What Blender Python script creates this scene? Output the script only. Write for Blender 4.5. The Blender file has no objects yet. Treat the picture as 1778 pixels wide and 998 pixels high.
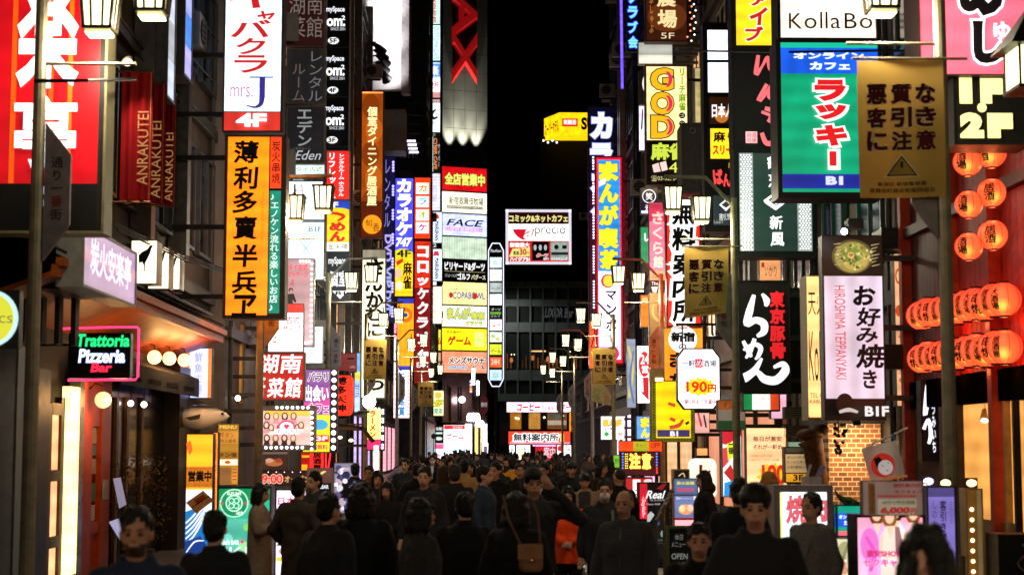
import bpy, math, random
import numpy as np
from mathutils import Vector, Matrix

# ------------------------------------------------------------------ camera, night sky, exposure
SC = bpy.context.scene
COL = SC.collection
FPX, CAMZ = 2890.0, 2.0            # focal length in pixels of the 1778 px wide photograph, camera height
VX, VY = 840.0, 775.0              # where the street runs to, and the horizon
_f = Vector(((VX-889)/FPX, (499-VY)/FPX, -1))
PITCH = math.atan(-_f.y)
_h = math.cos(PITCH)-_f.y*math.sin(PITCH)
YAW = -math.atan(-_f.x/_h)
CAMROT = Matrix.Rotation(YAW, 3, 'Z') @ Matrix.Rotation(math.pi/2+PITCH, 3, 'X')
camd = bpy.data.cameras.new('camera')
cam = bpy.data.objects.new('camera', camd)
COL.objects.link(cam)
cam.location = (0, 0, CAMZ)
cam.rotation_euler = (math.pi/2+PITCH, 0, YAW)
camd.sensor_width = 36
camd.lens = FPX/1778*36
camd.clip_end = 3000
camd.dof.use_dof = True
camd.dof.focus_distance = 52
camd.dof.aperture_fstop = 2.9
SC.camera = cam

wd = bpy.data.worlds.new('World')
SC.world = wd
wd.use_nodes = True
_nt = wd.node_tree
_sky = _nt.nodes.new('ShaderNodeTexSky')
_sky.sky_type = 'NISHITA'
_sky.sun_disc = False
_sky.sun_elevation = math.radians(-8)
_sky.sun_rotation = math.radians(200)
_nt.links.new(_sky.outputs[0], _nt.nodes['Background'].inputs[0])
_nt.nodes['Background'].inputs[1].default_value = 0.05
SC.view_settings.view_transform = 'Standard'
SC.view_settings.look = 'None'
SC.view_settings.exposure = 0.5
SC.view_settings.gamma = 1.0
SC.view_settings.use_curve_mapping = False
SC.render.engine = 'CYCLES'
SC.cycles.use_denoising = True
SC.cycles.max_bounces = 4
SC.cycles.diffuse_bounces = 2
SC.cycles.glossy_bounces = 2
SC.cycles.transmission_bounces = 2
SC.cycles.sample_clamp_indirect = 3.0
SC.cycles.use_light_tree = True
SC.cycles.caustics_reflective = False
SC.cycles.caustics_refractive = False

# ------------------------------------------------------------------ helpers
R = math.radians
rnd = random.Random(7)

def W(px, py, D):
    """the point at street depth D that stands behind a pixel of the photograph"""
    d = CAMROT @ Vector(((px-889)/FPX, (499-py)/FPX, -1))
    t = D/d.y
    return Vector((d.x*t, D, CAMZ+d.z*t))

def lin(h):
    h = h.lstrip('#')
    if len(h) == 3:
        h = ''.join(c*2 for c in h)
    v = [int(h[i:i+2], 16)/255 for i in (0, 2, 4)]
    return tuple(c/12.92 if c <= .04045 else ((c+.055)/1.055)**2.4 for c in v)

MATS = {}
GLOW, LITK = .75, .77      # lit sheets are set down by LITK to sit right at this exposure
def principled(name):
    m = bpy.data.materials.new(name)
    m.use_nodes = True
    return m, m.node_tree, m.node_tree.nodes['Principled BSDF']

def mat(h, rough=.6, metal=0., bump=0., scale=8., var=.25, spec=.22):
    """unlit surface: noise-varied colour, optional bump"""
    key = ('m', h, rough, metal, bump, scale, var, spec)
    if key in MATS:
        return MATS[key]
    m, nt, b = principled('surface_'+h.strip('#'))
    c = lin(h)
    tc = nt.nodes.new('ShaderNodeTexCoord')
    nz = nt.nodes.new('ShaderNodeTexNoise')
    nz.inputs['Scale'].default_value = scale
    nz.inputs['Detail'].default_value = 5
    nt.links.new(tc.outputs['Object'], nz.inputs['Vector'])
    rp = nt.nodes.new('ShaderNodeValToRGB')
    rp.color_ramp.elements[0].position = .3
    rp.color_ramp.elements[1].position = .7
    rp.color_ramp.elements[0].color = (*[x*(1-var) for x in c], 1)
    rp.color_ramp.elements[1].color = (*[min(1, x*(1+var)) for x in c], 1)
    nt.links.new(nz.outputs[0], rp.inputs[0])
    nt.links.new(rp.outputs[0], b.inputs['Base Color'])
    mp = nt.nodes.new('ShaderNodeMapRange')
    mp.inputs[3].default_value = max(.05, rough-.12)
    mp.inputs[4].default_value = min(1, rough+.12)
    nt.links.new(nz.outputs[0], mp.inputs[0])
    nt.links.new(mp.outputs[0], b.inputs['Roughness'])
    b.inputs['Metallic'].default_value = metal
    b.inputs['Specular IOR Level'].default_value = spec
    if bump:
        bp = nt.nodes.new('ShaderNodeBump')
        bp.inputs['Strength'].default_value = bump
        bp.inputs['Distance'].default_value = .02
        nt.links.new(nz.outputs[0], bp.inputs['Height'])
        nt.links.new(bp.outputs[0], b.inputs['Normal'])
    MATS[key] = m
    return m

def lit(h, st=1.0, panel=True, rough=.35):
    """a surface that gives off light (tubes behind acrylic, neon, lamps)"""
    st = st*LITK
    key = ('l', h, st, panel)
    if key in MATS:
        return MATS[key]
    m, nt, b = principled('lit_'+h.strip('#'))
    c = lin(h)
    b.inputs['Base Color'].default_value = (*[x*.55 for x in c], 1)
    b.inputs['Roughness'].default_value = rough
    if panel:          # lit sheets burn out in their own primaries, as signs shot at this exposure do
        c = tuple(x*(1+GLOW*max(0., min(1., (x-.62)/.3))) for x in c)
    b.inputs['Emission Color'].default_value = (*c, 1)
    b.inputs['Emission Strength'].default_value = st
    if panel:          # the uneven light of the fluorescent tubes behind the sheet
        tc = nt.nodes.new('ShaderNodeTexCoord')
        nz = nt.nodes.new('ShaderNodeTexNoise')
        nz.inputs['Scale'].default_value = 1.3
        nz.inputs['Detail'].default_value = 4
        mp = nt.nodes.new('ShaderNodeMapRange')
        mp.inputs[1].default_value, mp.inputs[2].default_value = .3, .7
        mp.inputs[3].default_value, mp.inputs[4].default_value = st*.66, st*1.16
        nt.links.new(tc.outputs['Object'], nz.inputs['Vector'])
        nt.links.new(nz.outputs[0], mp.inputs[0])
        wv = nt.nodes.new('ShaderNodeTexWave')      # bands of tube light put into the emission strength
        wv.bands_direction = 'Z' if (len(h)+ord(h[-1])) % 2 else 'X'
        wv.inputs['Scale'].default_value = 1.1
        wv.inputs['Distortion'].default_value = .4
        mw = nt.nodes.new('ShaderNodeMapRange')
        mw.inputs[3].default_value, mw.inputs[4].default_value = .86, 1.1
        mm = nt.nodes.new('ShaderNodeMath')
        mm.operation = 'MULTIPLY'
        nt.links.new(tc.outputs['Object'], wv.inputs['Vector'])
        nt.links.new(wv.outputs[1], mw.inputs[0])
        nt.links.new(mp.outputs[0], mm.inputs[0])
        nt.links.new(mw.outputs[0], mm.inputs[1])
        nt.links.new(mm.outputs[0], b.inputs['Emission Strength'])
    else:
        m.cycles.emission_sampling = 'NONE'
    MATS[key] = m
    return m

def colmat(h, st, panel=True):
    return lit(h, st, panel) if st > 0 else mat(h, .5, var=.12)

class MB:
    """collects shapes, links them as ONE mesh object"""
    def __init__(s):
        s.v, s.f, s.m, s.mats = [], [], [], []
    def mi(s, m):
        if m not in s.mats:
            s.mats.append(m)
        return s.mats.index(m)
    def add(s, vs, fs, m):
        o, k = len(s.v), s.mi(m)
        s.v += [tuple(v) for v in vs]
        s.f += [tuple(i+o for i in f) for f in fs]
        s.m += [k]*len(fs)
    def box(s, x0, y0, z0, x1, y1, z1, m):
        s.add([(x0,y0,z0),(x1,y0,z0),(x1,y1,z0),(x0,y1,z0),(x0,y0,z1),(x1,y0,z1),(x1,y1,z1),(x0,y1,z1)],
              [(0,3,2,1),(4,5,6,7),(0,1,5,4),(1,2,6,5),(2,3,7,6),(3,0,4,7)], m)
    def poly(s, pts, m):
        s.add(pts, [tuple(range(len(pts)))], m)
    def prism(s, pts, y0, y1, m):
        """outline in local x,z pushed from y0 (front) to y1"""
        n = len(pts)
        if sum(pts[i][0]*pts[(i+1)%n][1]-pts[(i+1)%n][0]*pts[i][1] for i in range(n)) < 0:
            pts = pts[::-1]
        vs = [(x, y0, z) for x, z in pts]+[(x, y1, z) for x, z in pts]
        fs = [tuple(range(n)), tuple(range(2*n-1, n-1, -1))]+[((i+1)%n, i, i+n, (i+1)%n+n) for i in range(n)]
        s.add(vs, fs, m)
    def tube(s, pts, r, m, n=8, cap=True):
        pts = [Vector(p) for p in pts]
        rs = r if isinstance(r, (list, tuple)) else [r]*len(pts)
        vs, fs = [], []
        for i, p in enumerate(pts):
            d = (pts[min(i+1, len(pts)-1)]-pts[max(i-1, 0)]).normalized()
            a = d.cross(Vector((0, 0, 1)) if abs(d.z) < .9 else Vector((1, 0, 0))).normalized()
            b = d.cross(a)
            for k in range(n):
                t = 2*math.pi*k/n
                vs.append(p+(a*math.cos(t)+b*math.sin(t))*rs[i])
        for i in range(len(pts)-1):
            for k in range(n):
                fs.append((i*n+k, i*n+(k+1)%n, (i+1)*n+(k+1)%n, (i+1)*n+k))
        if cap:
            fs += [tuple(range(n-1, -1, -1)), tuple((len(pts)-1)*n+k for k in range(n))]
        s.add(vs, fs, m)
    def ell(s, c, r, m, nu=16, nv=10, rot=None):
        vs, fs = [], []
        for j in range(nv+1):
            ph = math.pi*j/nv
            for i in range(nu):
                t = 2*math.pi*i/nu
                p = Vector((r[0]*math.sin(ph)*math.cos(t), r[1]*math.sin(ph)*math.sin(t), r[2]*math.cos(ph)))
                if rot:
                    p = rot @ p
                vs.append(Vector(c)+p)
        for j in range(nv):
            for i in range(nu):
                fs.append((j*nu+i, (j+1)*nu+i, (j+1)*nu+(i+1)%nu, j*nu+(i+1)%nu))
        s.add(vs, fs, m)
    def cone(s, p, q, r0, r1, m, n=10):
        """tapered capsule"""
        p, q = Vector(p), Vector(q)
        d = (q-p).normalized()
        a, b = [], []
        for k in range(1, 4):
            t = math.pi/2*k/4
            a.append((p-d*r0*math.cos(t), r0*math.sin(t)))
            b.append((q+d*r1*math.sin(math.pi/2-math.pi/2*(4-k)/4)*1.0, r1*math.cos(math.pi/2*k/4)))
        seq = a+[(p, r0), (q, r1)]+b
        s.tube([x[0] for x in seq], [max(x[1], 1e-4) for x in seq], m, n)
    def build(s, name, parent=None, loc=None, rotz=0, smooth=False):
        me = bpy.data.meshes.new(name)
        me.from_pydata(s.v, [], s.f)
        for m in s.mats:
            me.materials.append(m)
        me.polygons.foreach_set('material_index', s.m)
        if smooth:
            me.polygons.foreach_set('use_smooth', [True]*len(s.f))
        me.update()
        o = bpy.data.objects.new(name, me)
        COL.objects.link(o)
        if parent:
            o.parent = parent
        if loc is not None:
            o.location = loc
        if rotz:
            o.rotation_euler.z = rotz
        return o

def tag(o, label=None, cat=None, group=None, kind=None):
    for k, v in (('label', label), ('category', cat), ('group', group), ('kind', kind)):
        if v:
            o[k] = v
    return o

def empty(name, loc, rotz=0, label=None, cat=None, group=None):
    o = bpy.data.objects.new(name, None)
    COL.objects.link(o)
    o.location = loc
    o.rotation_euler.z = rotz
    o.empty_display_size = .2
    return tag(o, label, cat, group)

KIDS = {}
def copy_tree(o, parent=None):
    if not KIDS or o.name not in KIDS.get('seen', ()):
        KIDS.clear()
        for q in COL.objects:
            if q.parent:
                KIDS.setdefault(q.parent.name, []).append(q)
        KIDS['seen'] = {q.name for q in COL.objects}
    c = o.copy()
    COL.objects.link(c)
    if parent:
        c.parent = parent
    for ch in KIDS.get(o.name, []):
        copy_tree(ch, c)
    return c

# ---- lettering: glyph outlines turned to meshes
_cu = bpy.data.curves.new('glyph', 'FONT')
_cu.resolution_u = 3
_go = bpy.data.objects.new('glyph', _cu)
LAB = bpy.data.scenes.new('workshop')      # a bare scene in which shapes are worked out
LAB.collection.objects.link(_go)
def worked(o):
    vl = LAB.view_layers[0]
    vl.update()
    return bpy.data.meshes.new_from_object(o.evaluated_get(vl.depsgraph))
GLY = {}
def glyph(s, bev):
    k = (s, round(bev, 3))
    if k not in GLY:
        _cu.body = s
        _cu.bevel_depth = bev
        _cu.bevel_resolution = 0
        me = worked(_go)
        GLY[k] = ([tuple(v.co) for v in me.vertices], [tuple(p.vertices) for p in me.polygons])
        bpy.data.meshes.remove(me)
    return GLY[k]

def text_geo(s, vertical=False, b=0., shear=0.):
    """verts (x, y, z) and faces of a line of text; vertical lines run down with ー turned"""
    vs, fs = [], []
    if not vertical:
        vs, fs = glyph(s, b)
        vs = list(vs)
    else:
        y = 0
        for ch in s:
            if ch == ' ':
                y -= .5
                continue
            gv, gf = glyph(ch, b)
            cx, cy = (.5, .38)
            if ord(ch) < 0x2000:
                xs = [p[0] for p in gv]
                cx, cy = (min(xs)+max(xs))/2, .36
            o = len(vs)
            for p in gv:
                qx, qy = p[0]-cx, p[1]-cy
                if ch in 'ー〜~-':
                    qx, qy = qy, -qx
                if ch in 'ァィゥェォッャュョっゃゅょ':
                    qx += .1
                    qy += .08
                vs.append((qx, y+qy, p[2]))
            fs += [tuple(i+o for i in f) for f in gf]
            y -= 1.0
    if shear:
        vs = [(p[0]+p[1]*shear, p[1], p[2]) for p in vs]
    return vs, fs
# ------------------------------------------------------------------ signs
class Frame:
    """maps the photograph's pixels over one sign's face to metres on that face"""
    def __init__(s, rect, D, yaw=0., X=None):
        x0, y0, x1, y1 = rect
        s.rect = rect
        if X is None:
            ym = (y0+y1)/2
            a, b = W(x0, ym, D), W(x1, ym, D)
            top, bot = W((x0+x1)/2, y0, D), W((x0+x1)/2, y1, D)
            s.w = (b.x-a.x)/math.cos(yaw)
            s.loc = Vector(((a.x+b.x)/2, D, bot.z))
            s.h = top.z-bot.z
            s.rot = yaw
        else:            # a face lying along the street, in the plane x = X
            def dep(px):
                lo, hi = 1., 900.
                for _ in range(60):
                    md = (lo+hi)/2
                    q = W(px, y0, md).x
                    if abs(q) < abs(X):
                        lo = md
                    else:
                        hi = md
                return lo
            d0, d1 = dep(x0), dep(x1)
            near = (x0, d0) if d0 < d1 else (x1, d1)
            s.w = abs(d1-d0)
            top, bot = W(near[0], y0, near[1]), W(near[0], y1, near[1])
            s.h = top.z-bot.z
            s.loc = Vector((X, (d0+d1)/2, bot.z))
            s.rot = R(90) if X < 0 else R(-90)
        s.kx, s.kz = s.w/(x1-x0), s.h/(y1-y0)
    def x(s, px):
        return (px-s.rect[0])*s.kx-s.w/2
    def z(s, py):
        return (s.rect[3]-py)*s.kz

def put_items(fr, items, face, letters, y0=-.006, step=.003):
    """items: p patch, c disc, g polygon, t text, v vertical text, s brush stroke, d dots"""
    y = y0
    for it in items:
        k, rest = it[0], it[1:]
        o = it[-1] if isinstance(it[-1], dict) else {}
        st = o.get('st', 1.0)
        y -= step
        if k == 'p':
            x0, y0_, x1, y1_, col = rest[:5]
            face.poly([(fr.x(x0), y, fr.z(y1_)), (fr.x(x1), y, fr.z(y1_)), (fr.x(x1), y, fr.z(y0_)), (fr.x(x0), y, fr.z(y0_))],
                      colmat(col, st, o.get('panel', True)))
        elif k == 'c':
            cx, cy, r, col = rest[:4]
            ry = o.get('ry', r)
            n = 28
            face.poly([(fr.x(cx+r*math.cos(2*math.pi*i/n)), y, fr.z(cy-ry*math.sin(2*math.pi*i/n))) for i in range(n)],
                      colmat(col, st, False))
        elif k == 'g':
            pts, col = rest[:2]
            pts = list(pts)
            n = len(pts)
            if sum(pts[i][0]*pts[(i+1)%n][1]-pts[(i+1)%n][0]*pts[i][1] for i in range(n)) > 0:
                pts = pts[::-1]
            face.poly([(fr.x(a), y, fr.z(b)) for a, b in pts], colmat(col, st, False))
        elif k in 'tv':
            s, x0, y0_, x1, y1_, col = rest[:6]
            jobs = []
            b = o.get('b', .0)
            if 'o' in o:
                jobs.append((b+o.get('ow', .05), o['o'], o.get('ost', st)))
            jobs.append((b, col, st))
            g0, _ = text_geo(s, k == 'v', b, o.get('sh', 0))
            if o.get('rot'):
                q = o['rot']
                g0 = [((p[1], -p[0], p[2]) if q < 0 else (-p[1], p[0], p[2])) for p in g0]
            xa, xb = min(p[0] for p in g0), max(p[0] for p in g0)
            za, zb = min(p[1] for p in g0), max(p[1] for p in g0)
            sx, sz = (x1-x0)*fr.kx/max(xb-xa, 1e-3), (y1_-y0_)*fr.kz/max(zb-za, 1e-3)
            for bb, c, e in jobs:
                vs, fs = text_geo(s, k == 'v', bb, o.get('sh', 0))
                if o.get('rot'):
                    vs = [((p[1], -p[0], p[2]) if o['rot'] < 0 else (-p[1], p[0], p[2])) for p in vs]
                y -= step
                th = .004+o.get('th', 0)
                zm = max(bb, 1e-4)
                letters.add([(fr.x(x0)+(p[0]-xa)*sx, y-(p[2]/zm*.5+.5)*th*(1 if bb else 0), fr.z(y1_)+(p[1]-za)*sz) for p in vs], fs,
                            colmat(c, e, False))
        elif k == 's':
            pts, col = rest[:2]
            # smooth brush stroke of varying width
            P = [Vector((fr.x(a), 0, fr.z(b))) for a, b, w in pts]
            wd_ = [w*fr.kx/2 for a, b, w in pts]
            Q, Wd = [], []
            n = len(P)
            for i in range(n-1):
                p0, p1, p2, p3 = P[max(i-1, 0)], P[i], P[i+1], P[min(i+2, n-1)]
                for j in range(5):
                    t = j/5
                    Q.append(.5*((2*p1)+(p2-p0)*t+(2*p0-5*p1+4*p2-p3)*t*t+(3*p1-p0-3*p2+p3)*t**3))
                    Wd.append(wd_[i]*(1-t)+wd_[i+1]*t)
            Q.append(P[-1])
            Wd.append(wd_[-1])
            m = colmat(col, st, False)
            L, Rr = [], []
            for i, q in enumerate(Q):
                d = (Q[min(i+1, len(Q)-1)]-Q[max(i-1, 0)])
                d = d.normalized() if d.length > 1e-6 else Vector((1, 0, 0))
                nrm = Vector((-d.z, 0, d.x))
                L.append(q+nrm*Wd[i])
                Rr.append(q-nrm*Wd[i])
            vs = [(v.x, y, v.z) for v in L]+[(v.x, y, v.z) for v in Rr]
            nn = len(Q)
            letters.add(vs, [(i, i+1, nn+i+1, nn+i) for i in range(nn-1)], m)
        elif k == 'd':
            pts, r, col = rest[:3]
            m = colmat(col, st, False)
            for a, b in pts:
                letters.ell((fr.x(a), y-r*fr.kx*.3, fr.z(b)), (r*fr.kx, r*fr.kx*.6, r*fr.kx), m, 8, 5)

def sign(name, label, cat, rect, D, items, yaw=0., X=None, th=.22, frame='#222', fw=1.5, back=None, group=None, rim=.03, arms=True, stand=False, front=None, cap=False):
    fr = Frame(rect, D, R(yaw), X)
    root = empty(name, fr.loc, fr.rot, label, cat, group)
    fm = mat(frame, .5, var=.2)
    hs = MB()
    w, h = fr.w, fr.h
    hs.box(-w/2, 0, 0, w/2, th, h, fm)
    e = fw*fr.kx
    if fw:
        for b in ((-w/2-.002, -rim, -.002, w/2+.002, .002, e), (-w/2-.002, -rim, h-e, w/2+.002, .002, h+.002),
                  (-w/2-.002, -rim, e, -w/2+e, .002, h-e), (w/2-e, -rim, e, w/2+.002, .002, h-e)):
            hs.box(*b, fm)
    if cap:
        n = 16
        hs.prism([(w/2*math.cos(math.pi*i/n), h+w/2*.75*math.sin(math.pi*i/n)) for i in range(n+1)], 0, th, fm)
    hs.build('housing', root)
    if X is None and arms and D > 20 and not stand:      # brackets back to the facade
        br = MB()
        s = -1 if fr.loc.x < 0 else 1
        for q in (.12, .5, .88):
            br.box(*( (-w/2-.9, .06, h*q-.04, -w/2, .14, h*q+.04) if s < 0 else (w/2, .06, h*q-.04, w/2+.9, .14, h*q+.04)), mat('#3a3734', .5, .6))
        br.build('bracket', root)
    if stand:
        br = MB()
        for sx in (-1, 1):
            br.box(sx*w*.42-.03, .02, -fr.loc.z+.0, sx*w*.42+.03, .1, .002, mat('#2c2a28', .5, .5))
            br.box(sx*w*.42-.04, -.25, -fr.loc.z, sx*w*.42+.04, .35, -fr.loc.z+.05, mat('#2c2a28', .5, .5))
        br.build('stand', root)
    face, letters = MB(), MB()
    if front:
        face.poly([(-w/2+e, -.004, e), (w/2-e, -.004, e), (w/2-e, -.004, h-e), (-w/2+e, -.004, h-e)],
                  colmat(front[0], front[1]))
    put_items(fr, items, face, letters)
    if X is None and arms and not stand and 20 < D < 75 and items and items[0][0] == 'p':   # plain glowing back, added and boosted to light the crowd
        o_ = items[0][-1] if isinstance(items[0][-1], dict) else {}
        if o_.get('st', 1) > .3:
            bk = MB()
            bk.poly([(w/2-e, th+.004, e), (-w/2+e, th+.004, e), (-w/2+e, th+.004, h-e), (w/2-e, th+.004, h-e)], lit(items[0][5], o_.get('st', 1)*3.4))
            bk.build('rear_panel', root)
    if face.f:
        face.build('face_panel', root)
    if letters.f:
        letters.build('lettering', root)
    return root, fr
# ------------------------------------------------------------------ ground, road, pavements
def sheet(name, x0, y0, x1, y1, z, m, z0=None):
    b = MB()
    if z0 is None:
        b.poly([(x0,y0,z),(x1,y0,z),(x1,y1,z),(x0,y1,z)], m)
    else:
        b.box(x0, y0, z0, x1, y1, z, m)
    return tag(b.build(name), kind='structure')

def paving(name, c1, c2, sc):
    m, nt, b = principled(name)
    tc = nt.nodes.new('ShaderNodeTexCoord')
    br = nt.nodes.new('ShaderNodeTexBrick')
    br.inputs['Scale'].default_value = sc
    br.inputs['Color1'].default_value = (*lin(c1), 1)
    br.inputs['Color2'].default_value = (*lin(c2), 1)
    br.inputs['Mortar'].default_value = (.012, .012, .012, 1)
    br.inputs['Mortar Size'].default_value = .012
    nz = nt.nodes.new('ShaderNodeTexNoise')
    nz.inputs['Scale'].default_value = 3
    mx = nt.nodes.new('ShaderNodeMix')
    mx.data_type = 'RGBA'
    mx.blend_type = 'MULTIPLY'
    mx.inputs[0].default_value = .5
    nt.links.new(tc.outputs['Object'], br.inputs['Vector'])
    nt.links.new(tc.outputs['Object'], nz.inputs['Vector'])
    nt.links.new(br.outputs[0], mx.inputs[6])
    nt.links.new(nz.outputs[0], mx.inputs[7])
    nt.links.new(mx.outputs[2], b.inputs['Base Color'])
    b.inputs['Roughness'].default_value = .42
    return m
sheet('ground', -900, -200, 900, 2200, 0, mat('#1c1c1e', .8, scale=.3))
sheet('road', -4.0, -20, 4.0, 300, .004, mat('#3f4042', .45, scale=30, bump=.3, var=.3))
sheet('pavement', -9, -20, -4.0, 160, .1, paving('paver', '#6a6662', '#565350', 2.2), -.2)
sheet('pavement', 4.0, -20, 12, 160, .1, paving('paver', '#6a6662', '#565350', 2.2), -.2)
cw = MB()
for q in range(9):
    cw.poly([(-3.8+q*.9, 163, .008), (-3.35+q*.9, 163, .008), (-3.35+q*.9, 167, .008), (-3.8+q*.9, 167, .008)], mat('#b8b8b4', .6))
tag(cw.build('road_markings'), kind='structure')

# ------------------------------------------------------------------ buildings along the street
GLASS = mat('#090b0e', .08, var=.1)
FRAME = mat('#4a4c4e', .35, .7)
def facade(name, label, X, D0, D1, z1, col, cat='building', deep=7., floor=3.3, bay=2.2, z0=4.6, litw=.12, seed=1, rough=.7, litcol='#ffd9a0', zb=0., ac=9):
    s = 1 if X > 0 else -1
    rr = random.Random(seed)
    root = empty(name, (X+s*deep/2, (D0+D1)/2, 0), 0, label, cat)
    L, hd = (D1-D0)/2, deep/2
    m = mat(col, rough, scale=1.5, bump=.25, var=.3, spec=.1)
    tr = mat('#35332f', .6)
    wl = MB()
    wl.box(-hd, -L, zb, hd, L, z1, m)
    z = z0
    fx = -s*hd                     # the street side, in the building's own frame
    while z < z1-1:
        wl.box(min(fx, fx-s*.14), -L+.01, z-.42, max(fx, fx-s*.14), L-.01, z-.2, tr)
        z += floor
    wl.box(min(fx, fx-s*.2), -L-.01, z1-.35, max(fx, fx-s*.2), L+.01, z1+.15, tr)
    wl.build('wall', root)
    # rain pipes and conduits
    pp = MB()
    for q in (-L+.25, L-.4):
        pp.tube([(fx-s*.09, q, zb+.2), (fx-s*.09, q, z1-.5)], .05, tr, 6)
    pp.build('drain_pipe', root)
    n = max(1, int((D1-D0)/bay))
    z = z0
    proto = {}
    cnt = 0
    while z < min(z1-2.5, 30) and cnt < 90:
        for i in range(n):
            on = rr.random() < litw
            if on not in proto:
                wb = MB()
                hw, hh = min(bay*.36, .8), floor*.28
                gm = lit(litcol, .55) if on else GLASS
                wb.box(-.05, -hw, -hh, .0, hw, hh, gm)
                for a, b_ in ((-hh-.06, -hh), (hh, hh+.06)):
                    wb.box(-.09, -hw-.06, a, .02, hw+.06, b_, FRAME)
                for a, b_ in ((-hw-.06, -hw), (hw, hw+.06), (-.025, .025)):
                    wb.box(-.088, a, -hh, .02, b_, hh, FRAME)
                proto[on] = wb.build('window', root)
                o = proto[on]
            else:
                o = proto[on].copy()
                COL.objects.link(o)
            o.location = (fx-s*.05, -L+(i+.5)*(D1-D0)/n, z+floor*.42)
            o.rotation_euler.z = 0 if s > 0 else math.pi
            cnt += 1
        z += floor
    # air conditioners, ducts and cables between the signs
    am, gm_ = mat('#8a8880', .5, var=.15), mat('#1a1a1a', .6)
    ab = MB()
    ab.box(-.38, -.2, 0, .38, .2, .58, am)
    ab.tube([(-.08, -.205, .29), (-.08, -.22, .29)], .22, gm_, 16)
    for q in range(4):
        ab.box(-.3, -.235, .13+q*.1, .14, -.225, .14+q*.1, am)
    ab.box(-.3, .2, -.06, .3, .3, 0, gm_)
    pa = None
    for q in range(int(min(ac, (D1-D0)*.6))):
        if pa is None:
            pa = ab.build('air_conditioner', root)
            o = pa
        else:
            o = pa.copy()
            COL.objects.link(o)
        o.location = (fx-s*.42, -L+.6+rr.random()*(2*L-1.2), z0+.35+rr.randrange(0, 6)*floor)
        o.rotation_euler.z = 0 if rr.random() < .6 else (R(90) if s < 0 else R(-90))
    db = MB()
    for q in range(2 if ac else 0):
        y = -L+.8+rr.random()*(2*L-1.6)
        db.box(min(fx-s*.02, fx-s*.34), y-.16, z0, max(fx-s*.02, fx-s*.34), y+.16, z1-1, mat('#6c6a66', .4, .5))
    if ac:
        db.build('duct', root)
    cb = MB()
    for q in range(4):
        z = z0+rr.random()*8
        cb.tube([(fx-s*(.1+.08*math.sin(t*math.pi/6)), -L+2*L*t/6, z-.25*math.sin(t*math.pi/6)+q*.1) for t in range(7)], .018, gm_, 5)
    cb.build('cable', root)
    return root

def shopfront(root_label, X, D0, D1, z0, z1, col, st, n=3, name='lit_shop'):
    s = 1 if X > 0 else -1
    r = empty(name, (X, (D0+D1)/2, 0), R(90) if s < 0 else R(-90), root_label, 'shop front')
    L = (D1-D0)/2
    g, f = MB(), MB()
    g.box(-L, -.05, z0, L, .0, z1, lit(col, st))
    g.build('lit_glass', r)
    dk = mat('#241f1b', .5)
    for i in range(n+1):
        x = -L+2*L*i/n
        f.box(x-.06, -.14, .1, x+.06, .02, z1, dk)
    f.box(-L, -.15, z1, L, .03, z1+.35, dk)
    f.box(-L, -.13, .1, L, .03, z0, dk)
    f.build('frame', r)
    return r

facade('dark_building', 'dark brown building over the trattoria with red cloth banners on it', -5.5, 22.2, 33.2, 21, '#4a4038', z0=5.2, seed=3, litw=0, zb=4.7)
facade('narrow_building', 'narrow grey building behind the tall orange kanji sign', -5.2, 33.4, 40, 24, '#6a6058', seed=4, litw=0)
facade('tall_building', 'tall dark building carrying the stacked dark signboards', -5.2, 40.2, 47.6, 30, '#55524e', seed=5)
facade('tall_building', 'black clad building between black floor signs and brown dining sign', -5.2, 47.8, 63.5, 34, '#333336', seed=6, litw=.04)
facade('brick_building', 'grey building under the big blank white billboard', -5.3, 63.8, 76, 22.5, '#7a756c', seed=7, litw=.1)
facade('low_building', 'set back building behind the blue karaoke sign', -7.2, 92, 139, 19, '#5c5854', seed=8, litw=.2)
facade('glass_tower', 'plain dark grey tower left of the entertainment block', -4.9, 140, 168, 62, '#454a4e', deep=3.6, seed=9, rough=.3, litw=.05)
facade('restaurant_building', 'building at right with the red lantern restaurant in it', 6.4, 18.2, 25.2, 20, '#54453a', z0=7.5, seed=10, litw=0, deep=6, ac=0)
facade('dark_building', 'dark building at right behind the green and white cafe signs', 6.4, 25.4, 34, 22, '#524a44', seed=11, litw=.15, ac=0)
facade('tall_building', 'building at right behind the black stack of floor signs', 6.4, 34.2, 47, 28, '#6a635c', seed=12, litw=.15)
facade('tall_building', 'building at right behind the cream and black mahjong signs', 6.4, 47.2, 66, 33, '#767068', seed=13, litw=.15)
facade('tall_building', 'tall building at right with a blue neon line up its corner', 6.15, 66.2, 79, 40, '#1d2026', seed=14, litw=.05)
facade('low_building', 'low building at right beyond the navy sign', 9.0, 80, 170, 8, '#3f3c38', seed=15, litw=.4)

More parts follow.
